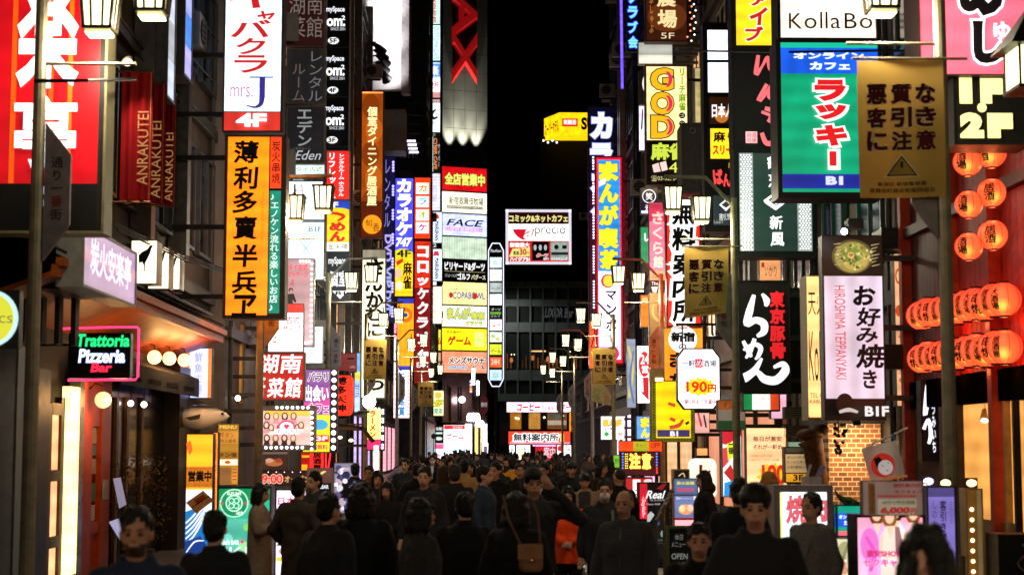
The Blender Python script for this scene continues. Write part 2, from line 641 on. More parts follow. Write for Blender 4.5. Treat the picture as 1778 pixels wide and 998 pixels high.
facade('plain_building', 'grey building beside the viewer on the left before the huge red lightbox', -5.4, -12, 15.6, 16, '#7a756c', seed=21, litw=.1, ac=0)
facade('plain_building', 'grey building beside the viewer on the right before the lantern restaurant', 6.4, -12, 17, 16, '#7a756c', seed=22, litw=.1, ac=0)
for lab, X, a, b, z0, z1, c, st in (
    ('lit shop front beside the viewer on the left', -5.3, -8, 13, .4, 3.2, '#ffe2b8', .12), ('lit shop front beside the viewer on the right', 6.3, -8, 14, .4, 3.2, '#ffe8cc', .12),
    ('lit arcade front on the left below the white globe lamp', -5.05, 48.5, 57, .5, 3.0, '#ffc890', .5),
    ('pale lit shop front on the left beyond the cream sign', -5.15, 64.5, 75, .4, 3.2, '#e9dcff', .6),
    ('cream lit shop front on the left past the red croquette sign', -7.0, 95, 112, .3, 3.2, '#ffe9c4', .8),
    ('pinkish lit shop front on the left near the street end', -7.0, 114, 136, .3, 3.4, '#ffd0d8', .8),
    ('white lit front at right below the long manga cafe sign', 6.05, 67, 78, .4, 3.3, '#f4ecff', .8),
    ('warm lit front at right beyond the yellow basement sign', 6.25, 49, 64, .4, 3.0, '#ffe0b0', .5),
    ('warm lit front at right behind the chained octagonal sign', 6.25, 35, 46, .5, 3.0, '#ffcf9a', .4)):
    shopfront(lab, X, a, b, z0, z1, c, st, 4)

# ---- the block at the street's end (left): dark panelled wall, red letters, lamps washing the wall
D = 180.0
yw = R(20)
fr = Frame((768, -130, 846, 800), D+.6, yw)
hum = empty('entertainment_block', fr.loc, yw, 'dark panelled block with huge red letters and stacked lit signs', 'building')
b = MB()
pm = mat('#4b4b44', .55, scale=.6, var=.12)
b.box(-fr.w/2, .15, -2, fr.w/2, 16, fr.h+8, mat('#2a2a28', .7))
nx, pz = 4, 2.1
for i in range(nx):
    z = -1.5
    while z < fr.h+6:
        b.box(-fr.w/2+i*fr.w/nx+.02, .0, z+.02, -fr.w/2+(i+1)*fr.w/nx-.02, .15, z+pz-.02, pm)
        z += pz
b.build('wall', hum)
lt = MB()
put_items(fr, [('t', 'HUMAX', 782, -240, 827, 155, '#e01c20', {'b': .045, 'rot': -1, 'st': .22, 'th': .5})], None, lt)
lt.build('letters', hum)
for px in (780, 803, 826):
    sp = bpy.data.lights.new('wall_washer', 'SPOT')
    sp.energy = 9000
    sp.color = (1, .98, .86)
    sp.spot_size = R(46)
    sp.spot_blend = .9
    sp.shadow_soft_size = .15
    so = bpy.data.objects.new('wall_washer', sp)
    COL.objects.link(so)
    so.parent = hum
    so.location = (fr.x(px), -.75, fr.z(278))
    so.rotation_euler = (R(180-9), 0, 0)
    w = MB()
    w.tube([(fr.x(px), -.75, fr.z(284)), (fr.x(px), -.75, fr.z(279))], .16, mat('#1a1a1a'), 10)
    w.box(fr.x(px)-.05, -.75, fr.z(284), fr.x(px)+.05, 0, fr.z(284)+.1, mat('#1a1a1a'))
    w.build('floodlight', hum)
b = MB()                      # bright lower storeys
b.box(fr.x(769), -.12, fr.z(735), fr.x(845), 0, fr.z(648), mat('#c8b8b8', .25, .6, scale=.5))
for px in (782, 796, 800, 822):
    b.box(fr.x(px)-.06, -.35, fr.z(733), fr.x(px)+.06, -.12, fr.z(676), mat('#222', .4))
b.build('entrance_cladding', hum)
b = MB()
for (x0, y0, x1, y1, c, st) in ((769, 772, 806, 800, '#d8e8ff', 1.5), (808, 737, 820, 800, '#f4f6ff', 1.4), (836, 737, 845, 800, '#fff', 1.2), (822, 738, 834, 800, '#ffe9a8', 1.)):
    b.box(fr.x(x0), -.3, fr.z(y1), fr.x(x1), -.14, fr.z(y0), lit(c, st))
b.build('shop_window', hum)
b = MB()
b.ell((fr.x(797), -1.2, fr.z(697)), (.35, .35, .35), lit('#ffd0d4', 9, False))
o = b.build('entrance_lamp', hum)
bpy.data.materials['lit_ffd0d4'].cycles.emission_sampling = 'FRONT_BACK'

fl_ = MB()
fl_.box(fr.w/2, .8, fr.z(520), fr.w/2+.4, 1.4, fr.z(512), mat('#1a1a1a'))  # added lamp and housing, only there to brighten the office block
fl_.build('side_floodlight', hum)
sp = bpy.data.lights.new('side_floodlight', 'SPOT')
sp.energy, sp.color, sp.spot_size, sp.spot_blend, sp.shadow_soft_size = 950, (1, .95, .84), R(120), .9, .3
so = bpy.data.objects.new('side_floodlight', sp)
COL.objects.link(so)
so.parent = hum
so.location = (fr.w/2+.7, 1.1, fr.z(516))
_d = hum.matrix_basis.to_3x3().inverted() @ (Vector((4.5, 188, 10))-Vector((.8, 181, 18)))
so.rotation_euler = _d.to_track_quat('-Z', 'Y').to_euler()
# ---- the dark office block closing the view
D = 188.0
fr = Frame((866, 488, 1016, 808), D)
kb = empty('office_block', fr.loc, 0, 'dark office block with a band of warm lit windows at the street end', 'building')
b = MB()
wm = mat('#6a7476', .5, scale=.4, var=.15)
b.box(-fr.w/2, .3, -.5, fr.w/2+3, 14, fr.h, mat('#1f2526', .5))
for y0, y1 in ((488, 500), (520, 532), (560, 577), (643, 661), (684, 697)):
    b.box(-fr.w/2, 0, fr.z(y1), fr.w/2+3, .3, fr.z(y0), wm)
for px in (866, 877, 899, 921, 943, 965, 987, 1009):
    b.box(fr.x(px)-.09, -.06, fr.z(697), fr.x(px)+.09, .3, fr.z(490), wm)
b.build('wall', kb)
b = MB()
for i in range(20):
    x = 880+i*6.6
    if not 893 < x < 903:
        b.box(fr.x(x), .2, fr.z(640), fr.x(x+rnd.uniform(1, 4)), .29, fr.z(rnd.uniform(612, 628)), lit(rnd.choice(['#6a3a1c', '#3d2412', '#8a4a2a', '#2d1b10']), .8))
b.box(fr.x(922), .2, fr.z(611), fr.x(948), .29, fr.z(609), lit('#ffd9a0', 1))
for x, y in ((888, 616), (893, 616), (990, 611)):
    b.ell((fr.x(x), 0, fr.z(y)), (.06,)*3, lit('#ffe2b0', 3, False), 8, 5)
for (x, y, r) in ((888, 626, 3), (925, 622, 3), (952, 625, 4), (960, 631, 2), (978, 629, 3)):
    b.ell((fr.x(x), .1, fr.z(y)), (r*.065, .08, r*.1), lit('#c87844', .7, False), 8, 6)
b.build('window', kb)
b = MB()
for (x0, x1, c, st) in ((886, 905, '#b8741f', .8), (918, 938, '#c98a3a', .9), (950, 984, '#8a5a2a', .6)):
    b.box(fr.x(x0), .1, fr.z(745), fr.x(x1), .2, fr.z(717), lit(c, st))
b.box(fr.x(951), .06, fr.z(738), fr.x(983), .1, fr.z(730), lit('#c9b49a', .8))
b.box(fr.x(955), .05, fr.z(727), fr.x(978), .1, fr.z(719), lit('#5f6b5f', .7))
for x, y in ((896, 726), (900, 727), (945, 725), (977, 722)):
    b.ell((fr.x(x), -.05, fr.z(y)), (.11,)*3, lit('#fff0d0', 4, False), 8, 6)
b.box(fr.x(868), .02, fr.z(772), fr.x(884), .1, fr.z(735), mat('#4a3430', .6))
b.build('cafe_window', kb)
lt = MB()
put_items(fr, [('t', 'LUXOR Bar', 941, 535, 996, 552, '#4a4c50', {'sh': .2, 'st': .6, 'b': .02})], None, lt)
lt.build('letters', kb)
b = MB()
fr2 = Frame((846, 397, 1022, 500), 230)
b.box(-fr2.w/2, 0, -20, fr2.w/2, 12, fr2.h, mat('#2a2c2e', .8))
b.box(-fr2.w/2+2, -.2, fr2.h-1.2, fr2.w/2-2, 0, fr2.h-.6, mat('#3a3c3e', .8))
tag(b.build('rear_building', loc=fr2.loc), 'unlit block rising behind the roof billboard', 'building')
fr2 = Frame((938, 236, 1085, 500), 262)
b = MB()
b.box(-fr2.w/2, .6, -20, fr2.w/2+6, 20, fr2.h, mat('#060607', .9))
tag(b.build('rear_building', loc=fr2.loc), 'dark building carrying the yellow roof sign', 'building')
# ------------------------------------------------------------------ signs along the left side
B = lambda b=.03, **k: dict(b=b, **k)
sign('lightbox_sign', 'huge red lightbox with fat white kanji and black foot behind the near lamp post', 'sign', (-90, -60, 186, 405), 17, [
    ('p', -84, -56, 172, 320, '#c40616', {'st': .85}), ('p', -84, 320, 172, 400, '#0b0a0a', {'st': 0}),
    ('p', 19, -56, 28, 320, '#e0500c', {'st': .9, 'panel': False}), ('p', 84, -56, 93, 320, '#ea4410', {'st': 1, 'panel': False}), ('p', 118, -56, 126, 320, '#e8640c', {'st': .9, 'panel': False}),
    ('t', '楽', 27, -50, 136, 156, '#fff', B(.03, st=1.35)), ('t', '亭', 27, 170, 136, 294, '#fff', B(.024, st=1.35)),
    ('p', 60, 326, 126, 339, '#e8ecff', {'st': 1.5}), ('p', 60, 348, 122, 360, '#e8ecff', {'st': 1.5}), ('p', 60, 360, 74, 392, '#e8ecff', {'st': 1.5})],
    th=.35, frame='#6a6248', fw=4, front=('#1a1614', 0))

for i, (x0, x1, y0, y1, tx0, tx1, ty0, ty1, D_) in enumerate((
        (210, 264, 127, 348, 240, 259, 195, 322, 22.6), (258, 288, 147, 354, 264, 281, 212, 345, 24.8), (284, 305, 167, 357, 287, 302, 232, 351, 27))):
    fr = Frame((x0, y0, x1, y1), D_)
    r = empty('cloth_banner', fr.loc, 0, ('nearest and widest of the three red cloth banners, shop name in gold up its edge',
              'middle one of the three red cloth banners with gold edge lettering', 'farthest and narrowest of the three red cloth banners')[i], 'banner', 'red cloth banners on the dark building')
    b, l = MB(), MB()
    n = 14
    cm = mat('#a01016', .75, scale=3, var=.12)
    for a in range(n):
        xa, xb = -fr.w/2+fr.w*a/n, -fr.w/2+fr.w*(a+1)/n
        ya, yb = .03*math.sin(a*1.1), .03*math.sin((a+1)*1.1)
        b.add([(xa, ya, .0), (xb, yb, .0), (xb, yb, fr.h), (xa, ya, fr.h)], [(0, 1, 2, 3)], cm)
    b.build('cloth', r)
    put_items(fr, [('p', tx1+2, y0, tx1+3.5, y1, '#b87848', {'st': 0}), ('t', 'ANRAKUTEI', tx0, ty0, tx1, ty1, '#d8a464', {'rot': 1, 'st': .35})], l, l, y0=-.04)
    l.build('lettering', r)
    b = MB()
    b.tube([(-fr.w/2-1.1, 0, fr.h+.02), (fr.w/2, 0, fr.h+.02)], .02, mat('#8a5a3a', .4, .6), 6)
    b.tube([(-fr.w/2-1.1, 0, -.02), (fr.w/2, 0, -.02)], .015, mat('#8a5a3a', .4, .6), 6)
    b.build('rod', r)
fl = W(206, 95, 22.3)
r = empty('floodlight', fl, 0, 'small floodlight aimed down at the nearest red cloth banner', 'lamp')
b = MB()
b.tube([(-.15, .1, .25), (.02, -.05, .02), (.14, -.12, -.12)], [.05, .07, .09], mat('#8a8478', .4, .6), 10)
b.tube([(-.2, .1, .25), (-1.0, .3, .2)], .025, mat('#3a3734'), 6)
b.build('housing', r)
b = MB()
b.ell((.15, -.13, -.14), (.07, .06, .05), lit('#ffe0c0', 6, False), 8, 6)
b.build('lens', r)
sl = bpy.data.lights.new('floodlight_beam', 'SPOT')
sl.energy, sl.spot_size, sl.spot_blend, sl.color, sl.shadow_soft_size = 55, R(70), .8, (1, .82, .66), .06
so = bpy.data.objects.new('floodlight_beam', sl)
COL.objects.link(so)
so.parent = r
so.location = (.1, -.35, -.15)
so.rotation_euler = (R(24), R(-14), 0)

sign('wall_sign', 'pale lavender lightbox with faint kanji seen at a slant above the trattoria roof', 'sign', (143, 388, 236, 497), 0, [
    ('p', 144, 390, 235, 495, '#a98ab4', {'st': .95}), ('p', 144, 425, 235, 450, '#c48ea8', {'st': .9}),
    ('t', '炭火安楽亭', 154, 404, 226, 470, '#e8d8e8', B(.03, st=1.1))], X=-4.75, th=.3, frame='#8d8a86', fw=1)
for i, (x0, y0, x1, y1, D_) in enumerate(((228, 418, 272, 492, 24), (258, 429, 293, 501, 25.8), (281, 440, 312, 502, 28))):
    w_, h_ = x1-x0, y1-y0
    q = lambda a, b_: (x0+w_*a, y0+h_*b_)
    sign('cube_sign', ('nearest of three small white lanterns printed with a black bird', 'middle one of three small white bird lanterns', 'farthest of three small white bird lanterns above the trattoria')[i], 'sign', (x0, y0, x1, y1), D_, [
        ('g', [q(.28, .34), q(.42, .26), q(.62, .2), q(.74, .1), q(.86, .12), q(.8, .17), q(.74, .3), q(.6, .48), q(.48, .56), q(.44, .5), q(.3, .52)], '#0a0a0a', {'st': 0}),
        ('g', [q(.5, .5), q(.56, .5), q(.54, .7), q(.5, .7)], '#0a0a0a', {'st': 0}), ('p', x0+w_*.3, y0+h_*.69, x0+w_*.78, y0+h_*.71, '#111', {'st': 0}),
        ('t', '夕・牛', x0+w_*.25, y0+h_*.79, x0+w_*.8, y0+h_*.89, '#222', {'st': 0})],
        th=.42, frame='#e8e4da', fw=.4, rim=.004, front=('#fff6e4', 1.25), group='white bird lanterns above the trattoria')

sign('round_sign', 'yellow round lit sign with cyan rim cut by the left picture edge', 'sign', (-64, 503, 33, 603), 13.5, [
    ('c', -15.5, 553, 48, '#c8eef0', {'st': 1, 'ry': 49.5}), ('c', -16.5, 553, 41, '#d8d83a', {'st': 1, 'ry': 43}),
    ('t', 'ics', -8, 543, 23, 561, '#8a8a50', {'st': .8})], th=.12, frame='#222', fw=0)

sign('lightbox_sign', 'white lightbox with red kana and a big purple initial, above the orange sign', 'sign', (388, -40, 492, 230), 28.6, [
    ('p', 391, -38, 488, 194, '#e4eef2', {'st': 1.25}), ('p', 391, 196, 488, 227, '#d8382c', {'st': 1}),
    ('t', 'キ', 396, -34, 482, 16, '#c81e20', B(.02, o='#fff', ow=.05, sh=.08)), ('t', 'ャ', 446, 20, 477, 45, '#c81e20', B(.02, o='#fff', ow=.05)),
    ('t', 'バ', 400, 36, 470, 67, '#c81e20', B(.02, o='#fff', ow=.05)), ('t', 'ク', 410, 68, 462, 97, '#c81e20', B(.02, o='#fff', ow=.05)), ('t', 'ラ', 408, 98, 466, 129, '#c81e20', B(.02, o='#fff', ow=.05)),
    ('p', 434, 135, 476, 137.5, '#3a2a8a', {'panel': False}), ('p', 452, 137, 462, 172, '#3a2a8a', {'panel': False}), ('s', [(457, 168, 10), (455, 182, 8), (445, 188, 4), (430, 185, 2)], '#3a2a8a'),
    ('t', 'mrs.', 402, 153, 441, 171, '#c86a9a', {}), ('p', 401, 151, 440, 152, '#d88ab0', {'panel': False}), ('t', '歌舞伎町キャバクラ', 402, 145, 440, 150, '#9090b0', {}), ('t', 'Kabukicho', 402, 173, 442, 178, '#b8b8d0', {}),
    ('t', '4F', 413, 199, 466, 222, '#fff', B(.05, st=1.5))], th=.4, frame='#4c4640', fw=2.5)

sign('lightbox_sign', 'tall orange lightbox with black brushed kanji, green strip at its side', 'sign', (389, 235, 496, 553), 28.3, [
    ('p', 394, 238, 466, 547, '#ffa414', {'st': 1.05}), ('p', 468, 238, 487, 328, '#f05020', {'st': 1}), ('p', 468, 332, 487, 544, '#0a8a70', {'st': 1}),
    ('p', 466, 236, 468, 549, '#141210', {'st': 0}), ('p', 468, 328, 487, 332, '#141210', {'st': 0}),
    ]+[('t', ch, 402+dx, y_, 446+dx, y_+40, '#120a04', B(.03, st=0, sh=.06)) for ch, y_, dx in zip('薄利多賣半兵ヱ', (245, 290, 332, 377, 425, 471, 512), (2, 2, 1, 2, 3, 2, 3))]+[
    ('v', '炭火串焼', 471, 246, 486, 320, '#1a0a06', B(.01, st=0)), ('v', '♪エノケン流れる楽しいお店♪', 470, 339, 485, 540, '#e0fff0', B(.015, st=1.1)),
    ('t', 'Hakuri tabai hanbey', 452, 335, 461, 420, '#d8781a', {'rot': -1, 'sh': .25})], th=.45, frame='#5a4a3c', fw=3.2)

for i, (y0, y1, c, its, lab) in enumerate((
    (-12, 82, '#3a1816', [('t', '湖南', 502, -8, 560, 26, '#8a8078', {'st': .55}), ('t', '菜館', 502, 30, 560, 66, '#8a8078', {'st': .55})], 'unlit dark red board with silver kanji, topmost of its stack'),
    (85, 180, '#2b292a', [('v', 'レンタル', 536, 90, 560, 176, '#7e8084', {'st': .6}), ('v', 'ルーム', 508, 112, 530, 176, '#7a6a66', {'st': .55})], 'unlit dark grey board with grey kana, under the dark red board'),
    (185, 282, '#232022', [('v', 'エデン', 516, 191, 543, 254, '#9aa0a4', B(.02, st=.7)), ('t', 'Eden', 512, 262, 558, 278, '#c8ccd0', {'sh': .35, 'st': .8}), ('t', 'レンタルルーム', 503, 256, 540, 261, '#807c80', {'st': .6})], 'unlit dark board with flowing script at its foot'))):
    sign('stack_sign', lab, 'sign', (497, y0, 564, y1), 41, [('p', 499, y0+1, 562, y1-1, c, {'st': .5})]+its, frame='#7a7468', fw=1, group='dark signboards stacked beside the white initial sign', th=.3)  # boards without lamps; a dim glow is put into their colour
sign('stack_sign', 'small pale massage sign with a tiny flag under the dark boards', 'sign', (497, 286, 564, 309), 41, [
    ('p', 498, 287, 563, 308, '#d8ecec', {'st': 1.2}), ('p', 502, 290, 511, 292, '#d03030', {}), ('p', 502, 293, 511, 296, '#2a3ca0', {}), ('p', 502, 297, 511, 299, '#d03030', {}),
    ('t', 'タイ古式', 514, 290, 560, 299, '#b08a50', B(.02)), ('t', 'マッサージ', 514, 301, 560, 307, '#a09080', {})], frame='#8a8478', fw=.6)
sign('stack_sign', 'white lit square sign with a small black swan shape behind the lamp', 'sign', (497, 314, 564, 383), 41, [
    ('p', 498, 316, 563, 381, '#e6eef2', {'st': 1.3}), ('t', 'A', 505, 320, 528, 338, '#d0c8c8', {'sh': .3}), ('s', [(524, 340, 4), (528, 352, 7), (518, 366, 10), (508, 378, 4)], '#1a1a1a', {'st': 0})], frame='#8a8478', fw=.6)
sign('stack_sign', 'larger white sign with a thin pencil cross and small basement mark', 'sign', (497, 384, 564, 487), 41.2, [
    ('p', 499, 386, 562, 485, '#dce8ec', {'st': 1.15}), ('t', 'B1F', 536, 394, 558, 402, '#444', {}), ('s', [(520, 417, 1), (544, 448, 1)], '#888'), ('s', [(543, 417, 1), (518, 448, 1)], '#888'), ('s', [(518, 417, .6), (522, 417, .6)], '#888'),
    ('t', '個室サロン', 536, 454, 558, 457, '#667', {})], frame='#8a8478', fw=.8)
sign('bulb_sign', 'mauve board edged with white bulbs showing a woman in black', 'sign', (495, 449, 545, 601), 38, [
    ('p', 496, 450, 544, 600, '#c8a0a4', {'st': .8}), ('t', 'タイ古式', 500, 459, 534, 470, '#e84a5a', B(.03)), ('t', 'マッサージ', 500, 472, 534, 482, '#e84a5a', B(.03)), ('t', 'A', 502, 485, 510, 498, '#d0304a', {'sh': .3}),
    ('t', 'Thai Massage', 511, 486, 533, 490, '#e07888', {}), ('c', 505, 504, 4, '#3a2420', {'st': .6}), ('c', 505.5, 505.5, 2.6, '#c89078', {'st': .8}), ('g', [(500, 511), (510, 510), (515, 524), (512, 526), (508, 520), (510, 532), (500, 532), (498, 520)], '#181214', {'st': .5}),
    ('d', [(541, y) for y in range(458, 600, 9)]+[(521, 454), (526, 454), (531, 454), (536, 454), (531, 595), (536, 595)], 2, '#fff', {'st': 4})], frame='#8a7870', fw=.6, th=.3)
sign('lightbox_sign', 'white massage lightbox with a red top band over the red kanji sign', 'sign', (466, 527, 527, 611), 36, [
    ('p', 467, 543, 526, 610, '#fff2f4', {'st': 1.5}), ('p', 467, 528, 526, 542, '#e23a34', {'st': 1}), ('t', 'タイ古式', 474, 549, 520, 562, '#d83a44', B(.03)), ('t', 'マッサージ', 470, 565, 522, 577, '#e03a3a', B(.03)), ('t', 'A', 472, 582, 481, 600, '#d86a78', {'sh': .3}),
    ('t', 'Thai traditional', 484, 586, 518, 590, '#e8a0a8', {}), ('t', 'massage', 484, 593, 512, 597, '#e8a0a8', {})], frame='#8a8884', fw=.6)
sign('stack_sign', 'white sign with a pencil cross half hidden behind the massage lightbox', 'sign', (526, 566, 561, 631), 40, [
    ('p', 527, 567, 560, 630, '#dfe8ec', {'st': 1.1}), ('s', [(532, 600, .8), (545, 618, .8)], '#999'), ('s', [(545, 600, .8), (532, 618, .8)], '#999'), ('t', 'B1F', 545, 572, 557, 577, '#555', {})], frame='#8a8478', fw=.6)
sign('lightbox_sign', 'red square lightbox with white brushed kanji over the bulb framed photo', 'sign', (446, 612, 529, 695), 34.2, [
    ('p', 448, 614, 527, 693, '#b01418', {'st': .95}), ('t', '湖', 449, 615, 485, 648, '#fff', B(.02, st=1.2, sh=.12)), ('t', '南', 487, 615, 525, 648, '#fff', B(.02, st=1.2, sh=.12)),
    ('t', '4F', 451, 655, 461, 688, '#fff', {}), ('t', '菜', 464, 656, 494, 690, '#fff', B(.02, st=1.2, sh=.12)), ('t', '館', 495, 655, 525, 690, '#fff', B(.02, st=1.2, sh=.12))], frame='#6a5a50', fw=.8)
faces = []
for i in range(14):
    fx, fy = (466, 722), (0, 0)
    row = i % 3 if i < 12 else 2
    px, py = 464+(i//3)*15.5+(row == 1)*7, (722, 742, 760)[row]
    if i >= 12:
        px, py = 464+(i-12)*60, 738
    hc = ('#4a2c1c', '#8a6238', '#2a1a14', '#b08850')[i % 4]
    faces += [('c', px, py+1, 5.6, hc, {'st': .8, 'ry': 7.5}), ('c', px, py, 3.2, '#f0cdb8', {'st': .95, 'ry': 4.4}), ('g', [(px-6, py+13), (px-4, py+6), (px+4, py+6), (px+6, py+13)], ('#d89aa8', '#f4e8e4', '#2a2024')[i % 3], {'st': .8})]
sign('bulb_sign', 'photo panel of many smiling women inside a frame of white bulbs', 'sign', (447, 704, 547, 781), 33.4, [
    ('p', 449, 706, 545, 779, '#6a5a58', {'st': .2}), ('p', 457, 713, 540, 772, '#e8c8c0', {'st': .95}), ('p', 459, 713, 538, 722, '#e0c050', {'st': .9})]+faces+[
    ('c', 499, 741, 15, '#e04878', {'st': .9, 'ry': 12}), ('c', 499, 741, 12, '#fff0f2', {'st': .9, 'ry': 9}), ('g', [(494, 739), (499, 745), (504, 739), (501, 736), (499, 738), (497, 736)], '#e03060', {}), ('t', 'KIRARI', 478, 744, 520, 754, '#fff', B(.06, o='#e878a0', ow=.04)),
    ('d', [(453, y) for y in range(710, 780, 10)]+[(543, y) for y in range(716, 780, 9)]+[(x, 707.5) for x in range(482, 540, 9)]+[(x, 776.5) for x in range(464, 530, 9)], 2.6, '#fff', {'st': 4})], frame='#7a6c64', fw=.8, th=.3)
sign('lightbox_sign', 'purple and yellow upright cafe sign edged by white bulbs', 'sign', (526, 641, 586, 786), 36.5, [
    ('p', 527, 642, 573, 720, '#8a5aa0', {'st': 1}), ('p', 527, 720, 573, 784, '#e0dc30', {'st': 1.05}), ('p', 528, 672, 572, 704, '#f050a0', {'st': 1, 'panel': False}),
    ('t', 'バラリ', 534, 646, 570, 662, '#1a0a3a', B(.03, o='#fff', ow=.06)), ('t', '出会い', 529, 668, 571, 698, '#fff', B(.05, o='#3a1a8a', ow=.06)), ('t', 'カフェ', 536, 700, 571, 718, '#f02890', B(.04, o='#fff', ow=.06)),
    ('c', 556, 737, 14, '#48b0e0', {'ry': 9}), ('p', 548, 755, 572, 767, '#e02840', {}), ('t', '3F', 550, 757, 570, 765, '#fff', B(.04)), ('t', '相席無料', 534, 771, 570, 780, '#c02858', B(.02)),
    ('p', 574, 642, 586, 785, '#38303a', {'st': 0}), ('d', [(580, y) for y in range(647, 785, 13)], 4.2, '#fff', {'st': 3})], frame='#544a48', fw=.6)

# black floor signs
its = [('p', 568, -62, 606, 262, '#08080a', {'st': 0})]
for y0 in (-86, 0, 86, 172):
    its += [('t', 'mySpace', 566, y0+13, 598, y0+25, '#f0f4ff', B(.03)), ('t', 'om.', 567, y0+34, 599, y0+48, '#fff', B(.03, st=1.3)), ('t', '2', 593, y0+29, 599, y0+37, '#fff', B(.03)),
            ('t', 'SINCE 2001', 574, y0+50, 599, y0+55, '#d8dce4', {}), ('c', 579, y0+73, 9.5, '#f4f4f4', {'ry': 6, 'st': 1.2}), ('t', {-86: '6F', 0: '5F', 86: '4F', 172: '3F'}[y0], 572, y0+69, 585, y0+77, '#0a0a0a', B(.04, st=0)), ('p', 567, y0+84, 607, y0+86, '#3a3a3c', {'st': 0})]
sign('floor_sign', 'black column of repeated floor signs with white letters and floor numbers', 'sign', (566, -64, 608, 262), 48, its, frame='#8a8680', fw=.7)
sign('floor_sign', 'red sign with two columns of white kana under the black floor signs', 'sign', (566, 262, 608, 348), 48, [
    ('p', 568, 263, 606, 346, '#e62a22', {'st': 1.05}), ('v', 'リフレッシュ', 570, 266, 583, 344, '#fff', B(.03, st=1.3)), ('v', 'レンタルルーム ホステル', 588, 267, 598, 341, '#fff', B(.02, st=1.2))], frame='#8a8680', fw=.7)
sign('floor_sign', 'yellow noodle sign with red brushed kana and a blue top', 'sign', (566, 348, 608, 437), 48, [
    ('p', 568, 349, 606, 364, '#2848c8', {}), ('p', 568, 364, 606, 421, '#f8d418', {'st': 1.1}), ('c', 587, 366, 19, '#f8d418', {'ry': 5}), ('p', 568, 421, 606, 436, '#f4f4ec', {'st': 1.2}), ('t', '1F', 571, 351, 587, 361, '#fff', B(.04)),
    ('s', [(571, 370, 4), (585, 371, 5), (597, 376, 6), (586, 384, 3)], '#d02818'), ('t', 'め', 572, 386, 600, 402, '#d02818', B(.06)), ('t', 'ん', 572, 402, 600, 420, '#d02818', B(.06)), ('t', '金天神', 570, 423, 604, 434, '#181818', B(.01, st=0))], frame='#8a8680', fw=.7)
sign('floor_sign', 'black basement sign with slanted white words and a white arrow', 'sign', (566, 437, 608, 526), 48, [
    ('p', 568, 438, 606, 525, '#1c1c1e', {'st': .2}), ('t', 'mySpace', 570, 446, 600, 462, '#e8ecf0', B(.03, sh=0)), ('t', '個室', 570, 470, 604, 498, '#e8ecf0', B(.03)), ('g', [(577, 505), (605, 505), (591, 519)], '#f0f2f4', {'st': 1.2}), ('t', 'B1', 583, 506, 600, 512, '#111', B(.03, st=0))], frame='#8a8680', fw=.9)

syu = [('c', 643, 150+q, 14, '#8a3208', {'st': .8}) for q in (25, 95, 165)]
sign('lightbox_sign', 'tall brown lightbox with cream dining kanji and an orange disc at its foot', 'sign', (626, 159, 666, 413), 62, [
    ('p', 628, 162, 664, 411, '#b4520e', {'st': .9}), ('p', 628, 160, 664, 162.5, '#ffb050', {'st': 1.4})]+[('c', 643+(i % 2)*6, 185+i*42, 15, ('#8a3a0a', '#c86414')[i % 2], {'st': .85, 'ry': 22}) for i in range(5)]+[
    ('p', 628, 350, 664, 411, '#6a240a', {'st': .8}), ('v', '個室ダイニング居酒屋', 637, 186, 655, 358, '#fff0b0', B(.03, st=1.2)), ('c', 647, 390, 16.5, '#f89a1c', {'st': 1.1}), ('t', '旬', 635, 381, 647, 394, '#4a2a08', {'st': 0}), ('t', '香', 648, 388, 660, 402, '#4a2a08', {'st': 0})], frame='#6a3c1c', fw=.8, th=.35)

# white billboard and its lamps
fr = Frame((637, -40, 697, 156), 74, R(-8))
r = empty('blank_billboard', fr.loc, fr.rot, 'big blank white billboard high on the left with black lamps in front', 'billboard')
b = MB()
b.box(-fr.w/2, 0, 0, fr.w/2, .4, fr.h, mat('#d6d0d2', .7, scale=.6, var=.06))
b.box(fr.w/2, .0, -.2, fr.w/2+.35, .6, fr.h, mat('#8a8486', .5))
b.build('board', r)
b = MB()
for i, (px, py) in enumerate(((663, 91), (667, 103), (670, 112), (669, 124), (672, 138))):
    x, z = fr.x(px), fr.z(py)
    b.tube([(-fr.w/2-.6, -.2, z+.1), (x, -1.4, z+.12)], .035, mat('#141414'), 6)
    b.tube([(x-.15, -1.4, z+.1), (x+.15, -1.35, z-.12), (x+.24, -1.1, z-.3)], [.07, .15, .26], mat('#141414'), 8)
b.build('lamp_arm', r)
for i in range(3):
    al = bpy.data.lights.new('billboard_lamp', 'SPOT')
    al.energy, al.spot_size, al.spot_blend, al.shadow_soft_size, al.color = 230, R(110), .8, .2, (1, .97, .98)
    so = bpy.data.objects.new('billboard_lamp', al)
    COL.objects.link(so)
    so.parent = r
    so.location = (fr.w*.42, -1.3, .2+i*1.5)
    so.rotation_euler = (R(128), R(0), R(28))
sign('wall_block', 'bare grey tiled wall block below the blank billboard', 'wall', (664, 190, 704, 262), 78, [], th=1.5, frame='#77736c', fw=0, arms=False)
r = empty('steel_catwalk', W(712, 236, 88), 0, 'steel lamp rack jutting from the grey wall beside the billboard', 'rack')
b, g = MB(), MB()
for i in range(5):
    b.box(-.55+i*.2, -.03, -.8+i*.05, -.5+i*.2, 1.4, -.74+i*.05, mat('#555', .4, .7))
    b.tube([(-.5+i*.22, 0, -1.2), (-.8+i*.22, 0, 1.3)], .03, mat('#555', .4, .7), 6)
    b.tube([(-.8, 0, 1.2-i*.5), (.6, 0, 1.1-i*.5)], .03, mat('#555', .4, .7), 6)
for i in range(4):
    g.box(-.15+i*.04, -.12, -.35-i*.2, .3+i*.05, -.05, -.25-i*.2, lit('#e4d8ff', 3, False))
b.build('frame', r)
g.build('lamp', r)

